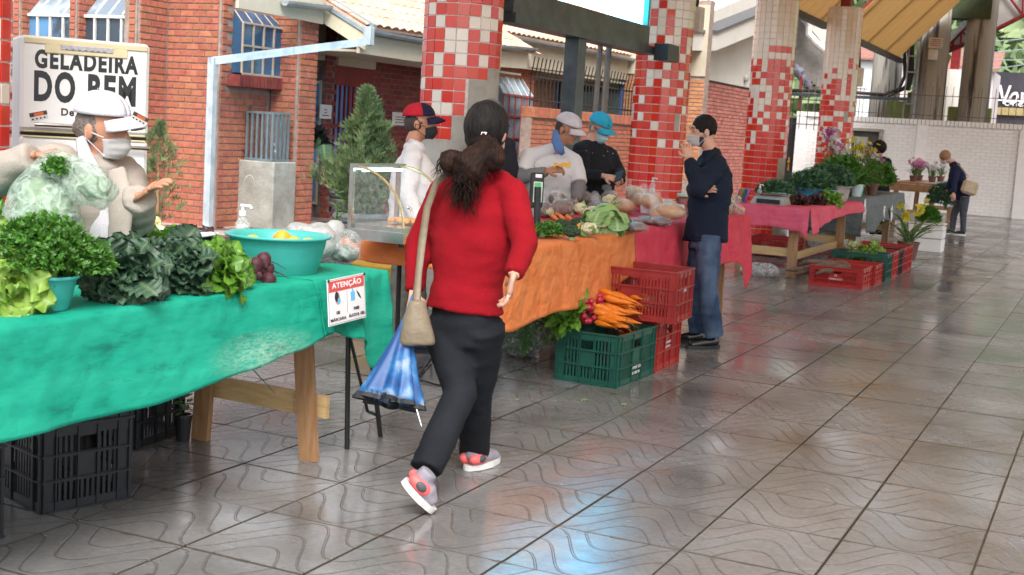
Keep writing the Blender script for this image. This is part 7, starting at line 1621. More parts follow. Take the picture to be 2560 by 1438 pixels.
# ================================================================ fridge
Fp = V(dp(214, 420, 6.95)); D = 6.95
fn = (V((0, 0, 0))-V((Fp.x, Fp.y, 0))).normalized(); fn = Matrix.Rotation(R_(8), 3, 'Z') @ fn
fx_ = V((0, 0, 1)).cross(fn)
def onF(px, py):       # hit the fridge front plane
    d = ray(px, py); n = fn; s = (F0-CAM).dot(n)/d.dot(n); return CAM+d*s
F0 = Fp
L0, R0_ = onF(50, 300), onF(371, 300); Ltop, Rtop = onF(55, 96), onF(372, 108)
t = thing('old_fridge', 'old white fridge with big black GELADEIRA DO BEM lettering behind the vendor', 'fridge', (Fp.x, Fp.y, 0))
wF = (R0_-L0).length; cF = (L0+R0_)/2; zT = (Ltop.z+Rtop.z)/2+.01; zD = onF(200, 340).z; FM = frame_m((cF.x, cF.y, 0), fx_, (0, 0, 1), fn)   # local x right, y up, z out
MFR = mat('aged_white_enamel', (.70, .71, .70), col2=(.76, .77, .76), rough=.3, scale=2); MFY = mat('yellowed_trim', (.60, .53, .33), rough=.45, var=.06)
m = MB(); m.cbox((0, zT/2+.03, -.35), (wF-.01, zT-.06, .56), FM, ch=.015); m.build('cabinet', mat('fridge_side', (.58, .52, .52), col2=(.66, .63, .63), rough=.35, scale=3, stretch=(6, 6, 1)), t)
m = MB(); m.cbox((0, (zT+zD)/2+.006, -.03), (wF, zT-zD-.02, .055), FM, ch=.018); fd = m.build('freezer_door', MFR, t)
m = MB(); m.cbox((0, (zD+.12)/2, -.03), (wF, zD-.12-.02, .055), FM, ch=.018); m.build('fridge_door', MFR, t)
m = MB(); m.cbox((0, zD, -.04), (wF-.01, .016, .05), FM, ch=.003); m.build('door_gap', mat('dark_gap', (.03, .03, .02), rough=.8), t)
for z, h in ((zT-.03, .028), (zD+.014, .010), (zD-.014, .010)): m = MB(); m.cbox((0, z, .0), (wF-.03, h, .010), FM, ch=.003); m.build('trim', MFY, t)
m = MB(); m.cbox((0.0, zT-.065, .0005), (.42, .05, .010), FM, ch=.004); m.build('trim', MFY, t)
m = MB(); m.cbox((0.0, zT-.055, .004), (.27, .030, .010), FM, ch=.004); m.build('control_strip', mat('grey_strip', (.40, .40, .42), rough=.4, scale=40), t)
for k in range(7): m = MB(); m.box((-.11+k*.032, zT-.065, .0095), (-.095+k*.032, zT-.060, .0102), FM); m.build('strip_mark', mat('strip_mark', (.12, .12, .15), rough=.5), t)
for (px, yy, zz, w) in ((115, 320, zD+.05, .30), (300, 365, zD-.05, .34)):
    c = FM.inverted() @ onF(px, yy); m = MB(); m.tube([FM @ V((c.x-w/2 if px > 200 else c.x-.06, zz, .03)), FM @ V((c.x+w/2 if px < 200 else c.x+.15, zz, .03))], .011, 8); m.build('handle', MSTST, t)
MLT = mat('black_vinyl', (.018, .02, .022), rough=.4)
def ftext(tx, x0, x1, y0, y1, bold):
    a, b, c = onF(x0, (y0[0]+y1[0])/2), onF(x1, (y0[1]+y1[1])/2), 0
    h = (FM.inverted() @ onF(x0, y0[0])).y-(FM.inverted() @ onF(x0, y1[0])).y; la, lb_ = FM.inverted() @ a, FM.inverted() @ b
    me = text_mesh(tx, h, bold, .0006); xs = [v.co.x for v in me.vertices]; ys = [v.co.y for v in me.vertices]; w = max(xs)-min(xs); hh = max(ys)-min(ys)
    for v in me.vertices: v.co.x *= (lb_.x-la.x)/w; v.co.y *= h/hh
    me.materials.clear(); me.materials.append(MLT); me.name = 'lettering'
    link('lettering', me, t, FM @ Matrix.Translation(((la.x+lb_.x)/2, (la.y+lb_.y)/2, -.0015)))
ftext('GELADEIRA', 87, 346, (125, 140), (173, 184), .0046); ftext('DO BEM', 85, 340, (178, 188), (257, 266), .0070); ftext('De todos', 153, 262, (273, 274), (292, 293), .0012)
for k, (px, py, rot) in enumerate(((97, 290, .25), (350, 297, -.45))):
    c = FM.inverted() @ onF(px, py); M_ = FM @ Matrix.Translation((c.x, c.y, -.0012)) @ Matrix.Rotation(rot, 4, 'Z')
    m = MB(); m.box((-.045, -.022, 0), (.045, .022, .0008), M_); s_ = m.build('sticker', mat('sticker_white', (.6, .6, .58), rough=.5), t)
    m = MB(); m.box((-.045, .0, .001), (.045, .022, .0014), M_); m.build('sticker_print', mat('sticker_black', (.05, .03, .03), rough=.5), s_)
    m = MB(); m.box((-.022, .0, .0016), (.026, .018, .002), M_); m.build('sticker_print', mat('sticker_red', (.55, .12, .03), rough=.5), s_)
    for q in range(4): m = MB(); m.box((-.038+q*.02, -.016, .0012), (-.028+q*.02, -.008, .0016), M_); m.build('sticker_print', MT['sticker_black'], s_)
# ================================================================ people
def fabric(name, col, col2=None, rough=.85, scale=9, bump=.35, bscale=180, sheen=0, **k): return mat(name, col, col2=col2, spec=.22, rough=rough, scale=scale, bump=bump, bscale=bscale, sheen=sheen, var=.1, **k)
def skin(name, c): return mat(name, c, col2=tuple(min(1, x*1.18) for x in c), rough=.5, scale=14, bump=.12, bscale=220, sss=.12)
SK1 = skin('warm_brown_skin', (.40, .19, .115)); SK2 = skin('light_skin', (.50, .27, .19)); SK3 = skin('tan_skin', (.36, .17, .10))
MEYE = mat('eye_white', (.34, .31, .29), rough=.25); MIRI = mat('dark_iris', (.02, .015, .012), rough=.2)
HBLK = mat('black_hair', (.007, .006, .006), col2=(.014, .011, .010), rough=.6, spec=.2, scale=40, stretch=(1, 1, .2), bump=1, bscale=90)
HGRY = mat('grey_hair', (.20, .17, .14), col2=(.34, .30, .26), rough=.6, scale=60, bump=1, bscale=120)
HDRK = mat('dark_cropped_hair', (.05, .04, .035), rough=.6, scale=60, bump=1, bscale=200)
def headframe(c, fd, tilt=0):
    f = V(fd).normalized(); x = f.cross(V((0, 0, 1))).normalized(); z = x.cross(f); m = Matrix((x, f, z)).transposed().to_4x4(); m.translation = V(c); return m @ Matrix.Rotation(tilt, 4, 'Y')
def hand(mb, wr, d, n, s=1., curl=.5, spread=.12, side=1):
    """closed finger chains and a palm rooted in the wrist; d hand direction, n back-of-hand normal"""
    d = V(d).normalized(); n = V(n); n = (n-d*n.dot(d)).normalized(); x = d.cross(n)*side; wr = V(wr)
    pc = wr+d*.048*s
    mb.tube([wr-d*.02*s, wr+d*.015*s, wr+d*.05*s, wr+d*.088*s], [.024*s, .027*s, .034*s, .034*s], 10, sq=(.45, 1.15), upv=n)
    for i, (o, L_) in enumerate(((.030, .068), (.010, .078), (-.010, .072), (-.029, .056))):
        b = wr+d*.082*s+x*o*s; a = curl*.55; p = b; dd = d+x*(o*spread*20)*.25; dd.normalize(); pts = [b-d*.012*s]
        for k, f_ in enumerate((.45, .32, .23)):
            dd = (Matrix.Rotation(-a*side, 3, x) @ dd) if side > 0 else (Matrix.Rotation(-a, 3, x*-1) @ dd); a = curl; pts.append(p.copy()) if k else None; p = p+dd*L_*f_*s; 
        pts.append(p); mb.tube(pts, [.0098*s, .0092*s, .0084*s, .0065*s][:len(pts)], 8)
    b = wr+d*.025*s+x*.030*s; t1 = (d*.6+x*.8-n*.3).normalized(); mb.tube([b-t1*.01, b+t1*.028*s, b+t1*.028*s+(d*.85+x*.25-n*.3).normalized()*.032*s], [.0125*s, .011*s, .008*s], 8)
def loft(mb, rs, n=20):
    """rs: (centre, xaxis, yaxis, rx, ry)"""
    out = []
    for c, x, y, rx, ry in rs:
        out.append([V(c)+V(x)*rx*math.copysign(abs(math.cos(t))**.85, math.cos(t))+V(y)*ry*math.copysign(abs(math.sin(t))**.85, math.sin(t)) for t in [2*math.pi*k/n for k in range(n)]])
    mb.rings(out)
def torso(mb, J, k=1., hem=-.1, hemr=1., dy=0., chest=1., ky=1.):
    hc = (J['hipL']+J['hipR'])/2; sc = (J['shL']+J['shR'])/2; up = (sc-hc).normalized(); x = (J['shR']-J['shL']).normalized(); x = (x-up*x.dot(up)).normalized(); y = up.cross(x); sw_ = (J['shR']-J['shL']).length/2; L_ = (sc-hc).length; hx_ = J.get('hw', .165)
    q = lambda t: hc+up*L_*t+y*dy
    prof = [(hem/L_, hx_*hemr, .12*hemr*ky), (0, hx_*1.0, .122*ky), (.30, hx_*.93, .112*ky), (.62, (hx_*.93+sw_*.25)*chest, .122*ky), (.86, sw_*.98*chest, .112*ky), (1.0, sw_*.80, .085), (1.10, .065, .06)]
    if hem > 0: prof.pop(1)
    loft(mb, [(q(t), x, y, rx*k, ry*k) for t, rx, ry in prof]); return up, x, y, q
def person(label, J, fd, sk, top=None, pants=None, fat=1., sleeve=(.060, .052, .043), leg=(.092, .068, .050), head=1., hands=(), hem=-.12, hemr=1.06, shoes=None, hair=None, foldamp=.0085, vox=.012, tilt=0, ky=1., sleeves=True, group=None):
    J = {k: (V(v) if not isinstance(v, (int, float)) else v) for k, v in J.items()}
    base = (J['anL']+J['anR'])/2; base.z = 0
    t = thing('person', label, 'person', base, 0, group); HM = headframe(J['head'], fd, tilt); h = head
    b = MB(); torso(b, J, .80)
    for s in 'LR':
        b.tube([J['sh'+s], J['el'+s], J['wr'+s]], [.045, .038, .026], 10); b.tube([J['hip'+s], J['kn'+s], J['an'+s]], [.08, .05, .036], 10); b.sphere(J['sh'+s], .048)
    sc = (J['shL']+J['shR'])/2; b.tube([sc-V((0, 0, .03)), J['neck'], J['head']-V((0, 0, .03))], [.062, .056, .055], 12)
    b.sphere((0, -.008*h, .018*h), (.073*h, .092*h, .098*h), 16, 12, HM); b.sphere((0, .028*h, -.045*h), (.055*h, .060*h, .062*h), 14, 10, HM); b.sphere((0, .070*h, -.085*h), (.028*h, .022*h, .020*h), 8, 6, HM)
    b.tube([HM @ V((0, .086*h, .02*h)), HM @ V((0, .106*h, -.022*h)), HM @ V((0, .088*h, -.034*h))], [.009*h, .015*h, .012*h], 8)
    b.tube([HM @ V((-.035*h, .076*h, .030*h)), HM @ V((0, .088*h, .030*h)), HM @ V((.035*h, .076*h, .030*h))], .010*h, 6)
    ex = MB()
    for sgn in (-1, 1): ex.sphere((sgn*.074*h, -.008*h, -.006*h), (.010*h, .020*h, .031*h), 9, 8, HM)
    for a in hands: hand(ex, *a)
    blob('body', b, sk, t, voxel=vox*.8, smooth=3, extra=ex)
    for sgn in (-1, 1):
        e = MB(); e.sphere((sgn*.030*h, .0725*h, .008*h), .0118*h, 8, 6, HM); o = e.build('eye', MEYE, t, smooth=True); e = MB(); e.sphere((sgn*.031*h, .0820*h, .008*h), .0055*h, 7, 5, HM); e.build('iris', MIRI, o)
        e = MB(); e.tube([HM @ V((sgn*.014*h, .094*h, .031*h)), HM @ V((sgn*.032*h, .090*h, .037*h)), HM @ V((sgn*.050*h, .078*h, .030*h))], [.0035*h, .0045*h, .002*h], 5); e.build('eyebrow', HDRK, t)
    e = MB(); e.tube([HM @ V((-.020*h, .083*h, -.058*h)), HM @ V((0, .094*h, -.057*h)), HM @ V((.020*h, .083*h, -.058*h))], [.003*h, .006*h, .003*h], 6); e.build('lips', mat('lip_pink', (.32, .10, .08), rough=.5), t)
    sd = hash(label) % 97; sd = sum(map(ord, label)) % 97
    fold = lambda p: (noise.noise(V((p.x*7, p.y*7, p.z*16+sd)))*foldamp+(abs(noise.noise(V((p.x*11+sd, p.y*11, p.z*22))))-.2)*foldamp*1.2)
    if top:
        m = MB(); torso(m, J, fat, hem=hem, hemr=hemr, ky=ky)
        if sleeves:
            for s in 'LR':
                e_ = J['el'+s]; w_ = J['wr'+s]; w2 = w_-(w_-e_).normalized()*.01; m.tube([J['sh'+s]-V((0, 0, .005)), J['sh'+s].lerp(e_, .5), e_, e_.lerp(w2, .5), w2], [sleeve[0]*1.04, sleeve[0], sleeve[1]*1.06, sleeve[1]*.92, sleeve[2]], 12); m.tube([J['neck']-V((0, 0, .045)), J['neck'].lerp(J['sh'+s], .55)-V((0, 0, .012)), J['sh'+s]-V((0, 0, .012))], [.054, .056, sleeve[0]*.95], 12); m.tube([sc-V((0, 0, .03)), J['neck']-V((0, 0, .012)).lerp(V((0, 0, 0)), 0)], [.085, .067], 14); m.sphere(J['sh'+s]-V((0, 0, .008)), sleeve[0]*.98); m.sphere(e_, sleeve[1]*1.04)
        blob('top', m, top, t, voxel=vox, smooth=3, disp=fold)
    if pants:
        m = MB(); hc = (J['hipL']+J['hipR'])/2; hx_ = J.get('hw', .165)
        x = (J['hipR']-J['hipL']).normalized(); y = V((0, 0, 1)).cross(x); loft(m, [(hc+V((0, 0, z)), x, y, rx, ry*ky) for z, rx, ry in ((-.10, hx_*.93, .105), (0, hx_*.97, .110), (.10 if hem < 0 else .15, hx_*.86, .090))])
        for s in 'LR': kn, an = J['kn'+s], J['an'+s]; a2 = an+(an-kn).normalized()*.015; m.tube([J['hip'+s], J['hip'+s].lerp(kn, .5), kn, kn.lerp(a2, .5), a2], [leg[0], leg[0]*.93, leg[1], (leg[1]+leg[2])/2, leg[2]], 14)
        blob('trousers', m, pants, t, voxel=vox, smooth=3, disp=fold)
    return t, HM, J
def shoe(t, heel, toe, mt, sole, h=.085, w=.048, up=(0, 0, 1), smooth=2, low=False):
    heel, toe = V(heel), V(toe); d = (toe-heel).normalized(); u = V(up); u = (u-d*u.dot(d)).normalized(); L_ = (toe-heel).length; m = MB()
    m.tube([heel+u*.055+d*.03, heel+u*.05+d*.10, heel+u*.042+d*L_*.6, heel+u*.030+d*(L_-.03)], [w*.95, w*1.0, w*.95, w*.72], 12, sq=(.85, 1), upv=u)
    if not low: m.tube([heel+u*.05+d*.05, heel+u*.11+d*.045], [w*.95, w*.8], 12)
    o = blob('shoe', m, mt, t, voxel=.008, smooth=smooth); m = MB(); x = d.cross(u); P = []
    for k in range(22):
        a = 2*math.pi*k/22; yy = math.cos(a); xx = math.sin(a); P.append(heel+d*(L_/2+yy*L_/2*1.02)+x*xx*w*(1.08 if yy < .2 else .98))
    m.rings([[p+u*.0 for p in P], [p+u*.012 for p in P], [p+u*(.026) for p in P]]); m.build('sole', sole, o); return o
def cap(t, HM, mt, mt2=None, h=1., brimmt=None, zoff=0, logo=None):
    zoff += .008
    def dome(a0, a1, mt_, nm, off=0):
        m = MB()
        def f(u, v): a = a0+(a1-a0)*u; b = v*1.52; r = math.sin(b)**.85; return HM @ V((math.sin(a)*.082*h*r, -.006*h+math.cos(a)*.102*h*r, .034*h+zoff+math.cos(b)*(.084*h)+off))
        m.grid(f, 26, 12); me = evalmesh(m.mesh('c'), [('SOLIDIFY', dict(thickness=.004, offset=1))]); me.materials.clear(); me.materials.append(mt_); me.shade_smooth(); me.transform(Matrix.Translation(-MW[t].translation)); me.name = nm; return link(nm, me, t, Matrix.Translation(MW[t].translation))
    if mt2: dome(-1.15, 1.15, mt2, 'cap_front'); c = dome(1.15, 2*math.pi-1.15, mt, 'cap')
    else: c = dome(0, 2*math.pi, mt, 'cap')
    m = MB()
    def f(u, v): x = (u-.5)*2; y0 = .098*math.sqrt(max(0, 1-(x*.82)**2)); y1 = y0*.62+.092*math.sqrt(max(0, 1-x*x*.96)); return HM @ V((x*.074*h, (y0*(1-v)+y1*v*1.0+.012*v)*h, (.034-.012*v-.014*v*v-.012*x*x*v-.014*x*x)*h+zoff))
    m.grid(f, 17, 8); me = evalmesh(m.mesh('b'), [('SOLIDIFY', dict(thickness=.0045, offset=0))]); me.materials.clear(); me.materials.append(brimmt or mt2 or mt); me.shade_smooth(); me.transform(Matrix.Translation(-MW[t].translation)); me.name = 'cap_brim'; link('cap_brim', me, t, Matrix.Translation(MW[t].translation))
    m = MB(); m.sphere((0, -.006*h,   .120*h+zoff), (.008, .008, .005), 8, 5, HM); m.build('button', mt, t)
def facemask(t, HM, mt, h=1., strap=None, pleats=3, z0=-.016, z1=-.100):
    m = MB()
    def f(u, v):
        a = (u-.5)*2*1.18; z = z0+(z1-z0)*v*(1-.18*abs(a)/1.18)-.010*abs(a)/1.18; bul = .016*math.exp(-(a*1.9)**2)*math.sin(math.pi*min(1, v*.9+.12))+.0025*math.sin(v*math.pi*pleats*2)*(abs(a) < .9)
        return HM @ V((math.sin(a)*.071*h*(1-.22*v), (.014+math.cos(a)*(.084-.022*max(0, v-.55)*2)+bul)*h, z*h))
    m.grid(f, 22, 14); me = evalmesh(m.mesh('b'), [('SOLIDIFY', dict(thickness=.003, offset=1))]); me.materials.clear(); me.materials.append(mt); me.shade_smooth(); me.transform(Matrix.Translation(-MW[t].translation)); me.name = 'face_mask'; o = link('face_mask', me, t, Matrix.Translation(MW[t].translation))
    m = MB()
    for s in (-1, 1):
        e = HM @ V((s*.082*h, -.012*h, .0)); e2 = HM @ V((s*.080*h, -.015*h, -.028*h)); m.tube([HM @ V((s*.068*h, .052*h, z0*h-.004)), e], .0022, 5); m.tube([HM @ V((s*.057*h, .050*h, (z1+.012)*h)), e2, e], .0022, 5)
    m.build('ear_loop', strap or mt, o); return o
def hairshell(t, HM, mt, h=1., off=(0, -.018, .022), r=(.080, .094, .100), name='hair', wr=.004, extra=None):
    m = MB(); m.sphere((off[0]*h, off[1]*h, off[2]*h), (r[0]*h, r[1]*h, r[2]*h), 18, 12, HM)
    if extra: extra(m)
    return blob(name, m, mt, t, voxel=.009, smooth=1, disp=lambda p: noise.noise(p*70)*wr)
MCW = fabric('white_cap_cloth', (.52, .51, .56)); MSURG = fabric('pale_mask', (.46, .44, .43), bump=.1)
Q = lambda px, py, d: V(dp(px, py, d))
# ---- the walking woman in the red sweater
MSWE = fabric('red_knit', (.215, .003, .008), col2=(.275, .005, .012), sheen=.0, scale=3, bump=.5, bscale=260, rough=.95)
MBLT = fabric('black_trousers', (.008, .009, .012), col2=(.013, .015, .019), scale=3, sheen=0)
J = dict(head=Q(1222, 330, 5.38), neck=Q(1216, 420, 5.38), shL=Q(1112, 470, 5.46), shR=Q(1282, 478, 5.30), elL=Q(1045, 612, 5.50), elR=Q(1312, 612, 5.22), wrL=Q(1036, 735, 5.42), wrR=Q(1283, 692, 5.10), hipL=Q(1112, 800, 5.50), hipR=Q(1206, 808, 5.38), knL=Q(1150, 985, 5.36), knR=Q(1190, 985, 5.58), anL=Q(1068, 1168, 5.17), anR=Q(1186, 1130, 5.80), hw=.157)
LH, RH = Q(1032, 750, 5.42), Q(1280, 700, 5.10)
w, HM, J = person('woman seen from behind walking in a red sweater and black trousers, hair in a ponytail', J, (.12, 1, -.05), SK2, MSWE, MBLT, fat=1.03, sleeve=(.062, .054, .040), leg=(.100, .073, .068), hem=.048, hemr=1.04, foldamp=.0045,
    hands=((J['wrL'], (-.05, .1, -1), (-.9, .3, 0), 1., 1.1, .05, 1), (J['wrR'], (-.28, .2, -1), (.9, .4, 0), .95, .38, .15, -1)), head=1.03)
m = MB(); m.sphere((0, -.022, .020), (.090, .104, .112), 18, 12, HM); m.sphere((0, -.05, -.035), (.075, .065, .06), 12, 9, HM); blob('hair', m, HBLK, w, voxel=.009, smooth=2, disp=lambda p: noise.noise(V((p.x*30, p.y*30, p.z*8)))*.006)
MHB2 = mat('brown_curls', (.010, .006, .005), col2=(.034, .015, .010), rough=.6, spec=.15, scale=18, stretch=(1, 1, .4), bump=1, bscale=110)
pts = [Q(1222, 352, 5.26), Q(1208, 385, 5.22), Q(1178, 412, 5.22), Q(1166, 448, 5.24), Q(1168, 475, 5.27)]; m = MB(); m.tube(pts, [.045, .055, .075, .058, .018], 12); m.sphere(Q(1130, 405, 5.26), (.055, .05, .05)); m.sphere(Q(1235, 395, 5.24), (.05, .05, .06))
blob('ponytail', m, MHB2, w, voxel=.008, smooth=2, disp=lambda p: noise.noise(V((p.x*55, p.y*40, p.z*14)))*.012+noise.noise(V((p.x*120, p.y*90, p.z*40)))*.005)
r = random.Random(4); m = MB()
for i in range(420):
    s = r.random(); k = min(3, int(s*4)); b = pts[k].lerp(pts[k+1], s*4-k); b = b+V((r.gauss(0, .021), r.gauss(0, .018)-.018, r.gauss(0, .02)))
    if s < .35 and r.random() < .5: b = Q(1132+r.gauss(0, 13), 400+r.gauss(0, 10), 5.25)
    p = b; q = [p]; d = V((r.gauss(0, .4)-.1, r.gauss(0, .25)-.05, -.85)); ph = r.uniform(0, 6)
    for j in range(7): p = p+d.normalized()*.013+V((math.cos(ph+j*1.25), .3*math.sin(ph+j), math.sin(ph+j*1.25)*.6))*.0075; q.append(p)
    m.tube(q, [.0019]*4+[.0016, .0012, .0008, .0004], 4, cap=False)
m.build('curls', MHB2, w, smooth=True, kind='stuff')
m = MB(); c = Q(1214, 337, 5.255)
for k in range(5): m.tube([c+V((.005*k-.010, -.010, .010)), c+V((.005*k-.012, -.018, .0)), c+V((.005*k-.010, -.012, -.012))], .0016, 5)
m.build('hair_clip', mat('pearl_clip', (.6, .5, .45), rough=.25, metal=.3), w)
m = MB(); ML = headframe(J['neck']+V((0, 0, -.025)), (0, 1, 0)); m.lathe([(.082, -.02), (.076, .02), (.070, .04), (.064, .04), (.068, .0)], J['neck']+V((0, 0, -.045)), 20); m.build('collar', MSWE, w, smooth=True)
MSHG = fabric('grey_mesh_shoe', (.18, .17, .20), col2=(.28, .26, .30), scale=20); MSHP = mat('coral_panel', (.75, .12, .12), rough=.5, var=.06); MSOL = mat('white_rubber', (.62, .60, .58), rough=.5, var=.06)
hR, tR = Q(1163, 1190, 5.72), Q(1250, 1172, 5.95); hR.z = .002; tR.z = .002
hL, tL = Q(1003, 1205, 5.03), Q(1080, 1266, 5.06); tL.z = .004; 
for (a, b, u) in ((hR, tR, (0, 0, 1)), (hL, tL, (.55, .25, .8))):
    d_ = (b-a).normalized(); b = a+d_*.255 if u[0] == 0 else b
    o = shoe(w, a, b, MSHG, MSOL, up=u, w=.046); uu = V(u); uu = (uu-d_*uu.dot(d_)).normalized(); x = d_.cross(uu)
    m = MB(); m.sphere((0, 0, 0), (.030, .060, .030), 10, 8, frame_m(a+d_*.055+uu*.052+x*.026, x, d_, uu)); m.sphere((0, 0, 0), (.030, .058, .030), 10, 8, frame_m(a+d_*.052+uu*.050-x*.024, x, d_, uu)); m.build('coral_panel', MSHP, o, smooth=True)
    m = MB(); m.sphere((0, 0, 0), (.010, .026, .018), 10, 8, frame_m(a+d_*.055+uu*.055+x*.049, x, d_, uu)); m.build('dark_patch', MT['grey_trim'] if 'grey_trim' in MT else mat('grey_trim', (.06, .07, .08), rough=.6), o, smooth=True)
# her shoulder bag and the folded umbrella in her left hand
MTAN = mat('tan_leather', (.17, .13, .085), col2=(.22, .175, .12), rough=.5, scale=8, bump=.3)
bgc = Q(1040, 825, 5.30); t = thing('shoulder_bag', 'tan leather shoulder bag hanging at the red sweater woman\'s left hip', 'bag', bgc); m = MB(); x = RT*-1; y = fwd
loft(m, [(bgc+V((.0, 0, .12)), RT, fwd, .035, .03), (bgc+V((0, 0, .04)), RT, fwd, .060, .045), (bgc+V((.008, 0, -.05)), RT, fwd, .076, .05), (bgc+V((.01, 0, -.065)), RT, fwd, .070, .045)]); blob('pouch', m, MTAN, t, voxel=.009, smooth=2, disp=lambda p: noise.noise(p*14)*.007)
m = MB(); sp = [Q(1175, 415, 5.28), Q(1130, 425, 5.28), Q(1092, 455, 5.32), Q(1068, 520, 5.36), Q(1056, 600, 5.36), Q(1046, 690, 5.34), Q(1040, 760, 5.31), Q(1038, 800, 5.29)]; m.tube(sp, [.010, .011, .0125, .0135, .015, .013, .016, .014], 6, sq=(.35, 1.3), upv=-fwd); m.build('strap', MTAN, t, smooth=True)
def umb_mat():
    m = bpy.data.materials.new('sky_print_cloth'); m.use_nodes = True; nt = m.node_tree; b = nt.nodes['Principled BSDF']; L = nt.links.new; g = ND(nt, 'NewGeometry'); nz = ND(nt, 'TexNoise'); nz.inputs['Scale'].default_value = 9; nz.inputs['Detail'].default_value = 6; L(g.outputs['Position'], nz.inputs['Vector'])
    cr = ND(nt, 'ValToRGB'); e = cr.color_ramp.elements; e[0].position = .42; e[0].color = (.008, .055, .19, 1); e[1].position = .70; e[1].color = (.30, .35, .44, 1); x = e.new(.53); x.color = (.018, .12, .30, 1); L(nz.outputs[0], cr.inputs[0]); L(cr.outputs[0], b.inputs['Base Color']); b.inputs['Roughness'].default_value = .5; return m
hd_ = Q(1022, 775, 5.36); tp = Q(975, 1000, 5.25); t = thing('umbrella', 'half folded umbrella printed with blue sky and clouds, held head down', 'umbrella', tp); ad = (tp-hd_).normalized(); L_ = (tp-hd_).length; s1 = ad.cross(fwd).normalized(); s2 = s1.cross(ad)
def uf(u, v, edge=1.):
    a = u*2*math.pi; q = .012+(.106*v**1.15)*(1+.24*math.cos(a*8)*v); return hd_+ad*(.02+(L_-.02)*v)+s1*math.cos(a)*q*1.02+s2*math.sin(a)*q*.75+V((noise.noise(V((a, v*3, 0)))*.012*v, 0, 0))
m = MB(); m.grid(uf, 64, 14, closed_u=True); me = evalmesh(m.mesh('u'), [('SOLIDIFY', dict(thickness=.0016))]); me.materials.clear(); me.materials.append(umb_mat()); me.shade_smooth(); me.transform(Matrix.Translation(-tp)); me.name = 'canopy'; link('canopy', me, t, Matrix.Translation(tp))
m = MB(); m.grid(lambda u, v: uf(u, .97+v*.08) if v > 0 else uf(u, .965), 64, 4, closed_u=True); me = evalmesh(m.mesh('u'), [('SOLIDIFY', dict(thickness=.0016))]); me.materials.clear(); me.materials.append(mat('black_lining', (.01, .01, .013), rough=.6)); me.transform(Matrix.Translation(-tp)); me.name = 'black_hem'; link('black_hem', me, t, Matrix.Translation(tp))
m = MB(); m.tube([Q(1038, 738, 5.36), hd_, hd_+ad*.1], [.015, .013, .008], 8); m.build('handle', mat('blue_band', (.05, .2, .5), rough=.4), t); m = MB(); m.tube([Q(1030, 985, 5.25), Q(1054, 1066, 5.22)], [.004, .002], 5); m.build('rib_tip', MSTST, t); m = MB(); m.tube([hd_, tp+ad*.02], .005, 6); m.build('shaft', MSTST, t)
# ---- vendor in the white cap with the green bag
MJKT = fabric('beige_jacket', (.31, .27, .23), col2=(.38, .34, .30), scale=4); MSHW = fabric('white_shirt', (.48, .47, .50), col2=(.54, .53, .56), scale=4); MCOATW = fabric('white_coat', (.60, .60, .62), col2=(.66, .66, .68), scale=3)
J = dict(head=Q(258, 325, 5.12), neck=Q(222, 402, 5.14), shR=Q(150, 405, 5.00), shL=Q(308, 432, 5.25), elR=Q(-60, 455, 4.95), elL=Q(338, 545, 5.20), wrR=Q(92, 392, 4.86), wrL=Q(350, 492, 5.02), hipL=Q(300, 720, 5.22), hipR=Q(190, 720, 5.10), hw=.17)
for s, px in (('L', 300), ('R', 200)): J['kn'+s] = J['hip'+s]+V((0, 0, -.42)); J['an'+s] = J['hip'+s]+V((0, 0, -.82)); J['an'+s].z = .08; J['kn'+s].z = .47
fdv = RT*.92-fwd*.30-UP*.14
v_, HM, J = person('vendor in a white cap and beige jacket packing greens into a pale bag', J, fdv, SK1, MJKT, fabric('grey_trousers', (.08, .08, .085)), fat=1.0, sleeve=(.082, .078, .064), hem=-.12, head=1.08, ky=.9,
    hands=((J['wrR'], RT*.9+UP*.15-fwd*.2, UP, 1.0, .8, .1, 1), (J['wrL'], RT*.75+UP*.45-fwd*.4, UP*.8-fwd*.4, 1.0, .35, .25, -1)), tilt=.05)
hairshell(v_, HM, mat('greying_brown_hair', (.10, .075, .06), col2=(.20, .17, .15), rough=.6, scale=50, bump=1, bscale=100), 1.08, off=(0, -.022, .012), r=(.079, .090, .090), extra=lambda m: m.sphere((0, -.10, -.005), (.035, .045, .04), 8, 6, HM))
cap(v_, HM, MCW, h=1.12, zoff=.012); facemask(v_, HM, MSURG, 1.08, strap=MCW)
m = MB(); hc = (J['hipL']+J['hipR'])/2-fwd*.055+RT*.03; sc = J['neck']-fwd*.02-V((0, 0, .05)); m.tube([sc, sc.lerp(hc, .3)-fwd*.035, sc.lerp(hc, .65)-fwd*.04, hc-fwd*.03], [.055, .105, .125, .13], 14, sq=(.55, 1), upv=-fwd); blob('shirt', m, MSHW, v_, voxel=.011, smooth=2, disp=lambda p: noise.noise(V((p.x*9, p.y*9, p.z*4)))*.012)
for a, b, c in ((Q(200, 345, 5.06), Q(215, 405, 4.98), Q(262, 450, 4.97)),):
    m = MB(); m.tube([a, b, c], [.020, .034, .012], 8, sq=(.35, 1), upv=-fwd); m.build('collar', MSHW, v_, smooth=True)
m = MB(); m.tube([Q(290, 420, 5.08), Q(305, 500, 5.04), Q(298, 600, 5.03), Q(292, 700, 5.03)], [.04, .055, .05, .05], 10, sq=(.5, 1), upv=-fwd); blob('jacket_front', m, MJKT, v_, voxel=.01, smooth=2, disp=lambda p: noise.noise(p*10)*.008)
MBG = plastic_film('pale_green_film', (.42, .54, .44), a=.42, rough=.4)
c = Q(112, 505, 4.78); t = thing('green_bag', 'pale translucent bag of greens held up by the vendor in the white cap', 'bag', c+V((0, 0, -.2)))
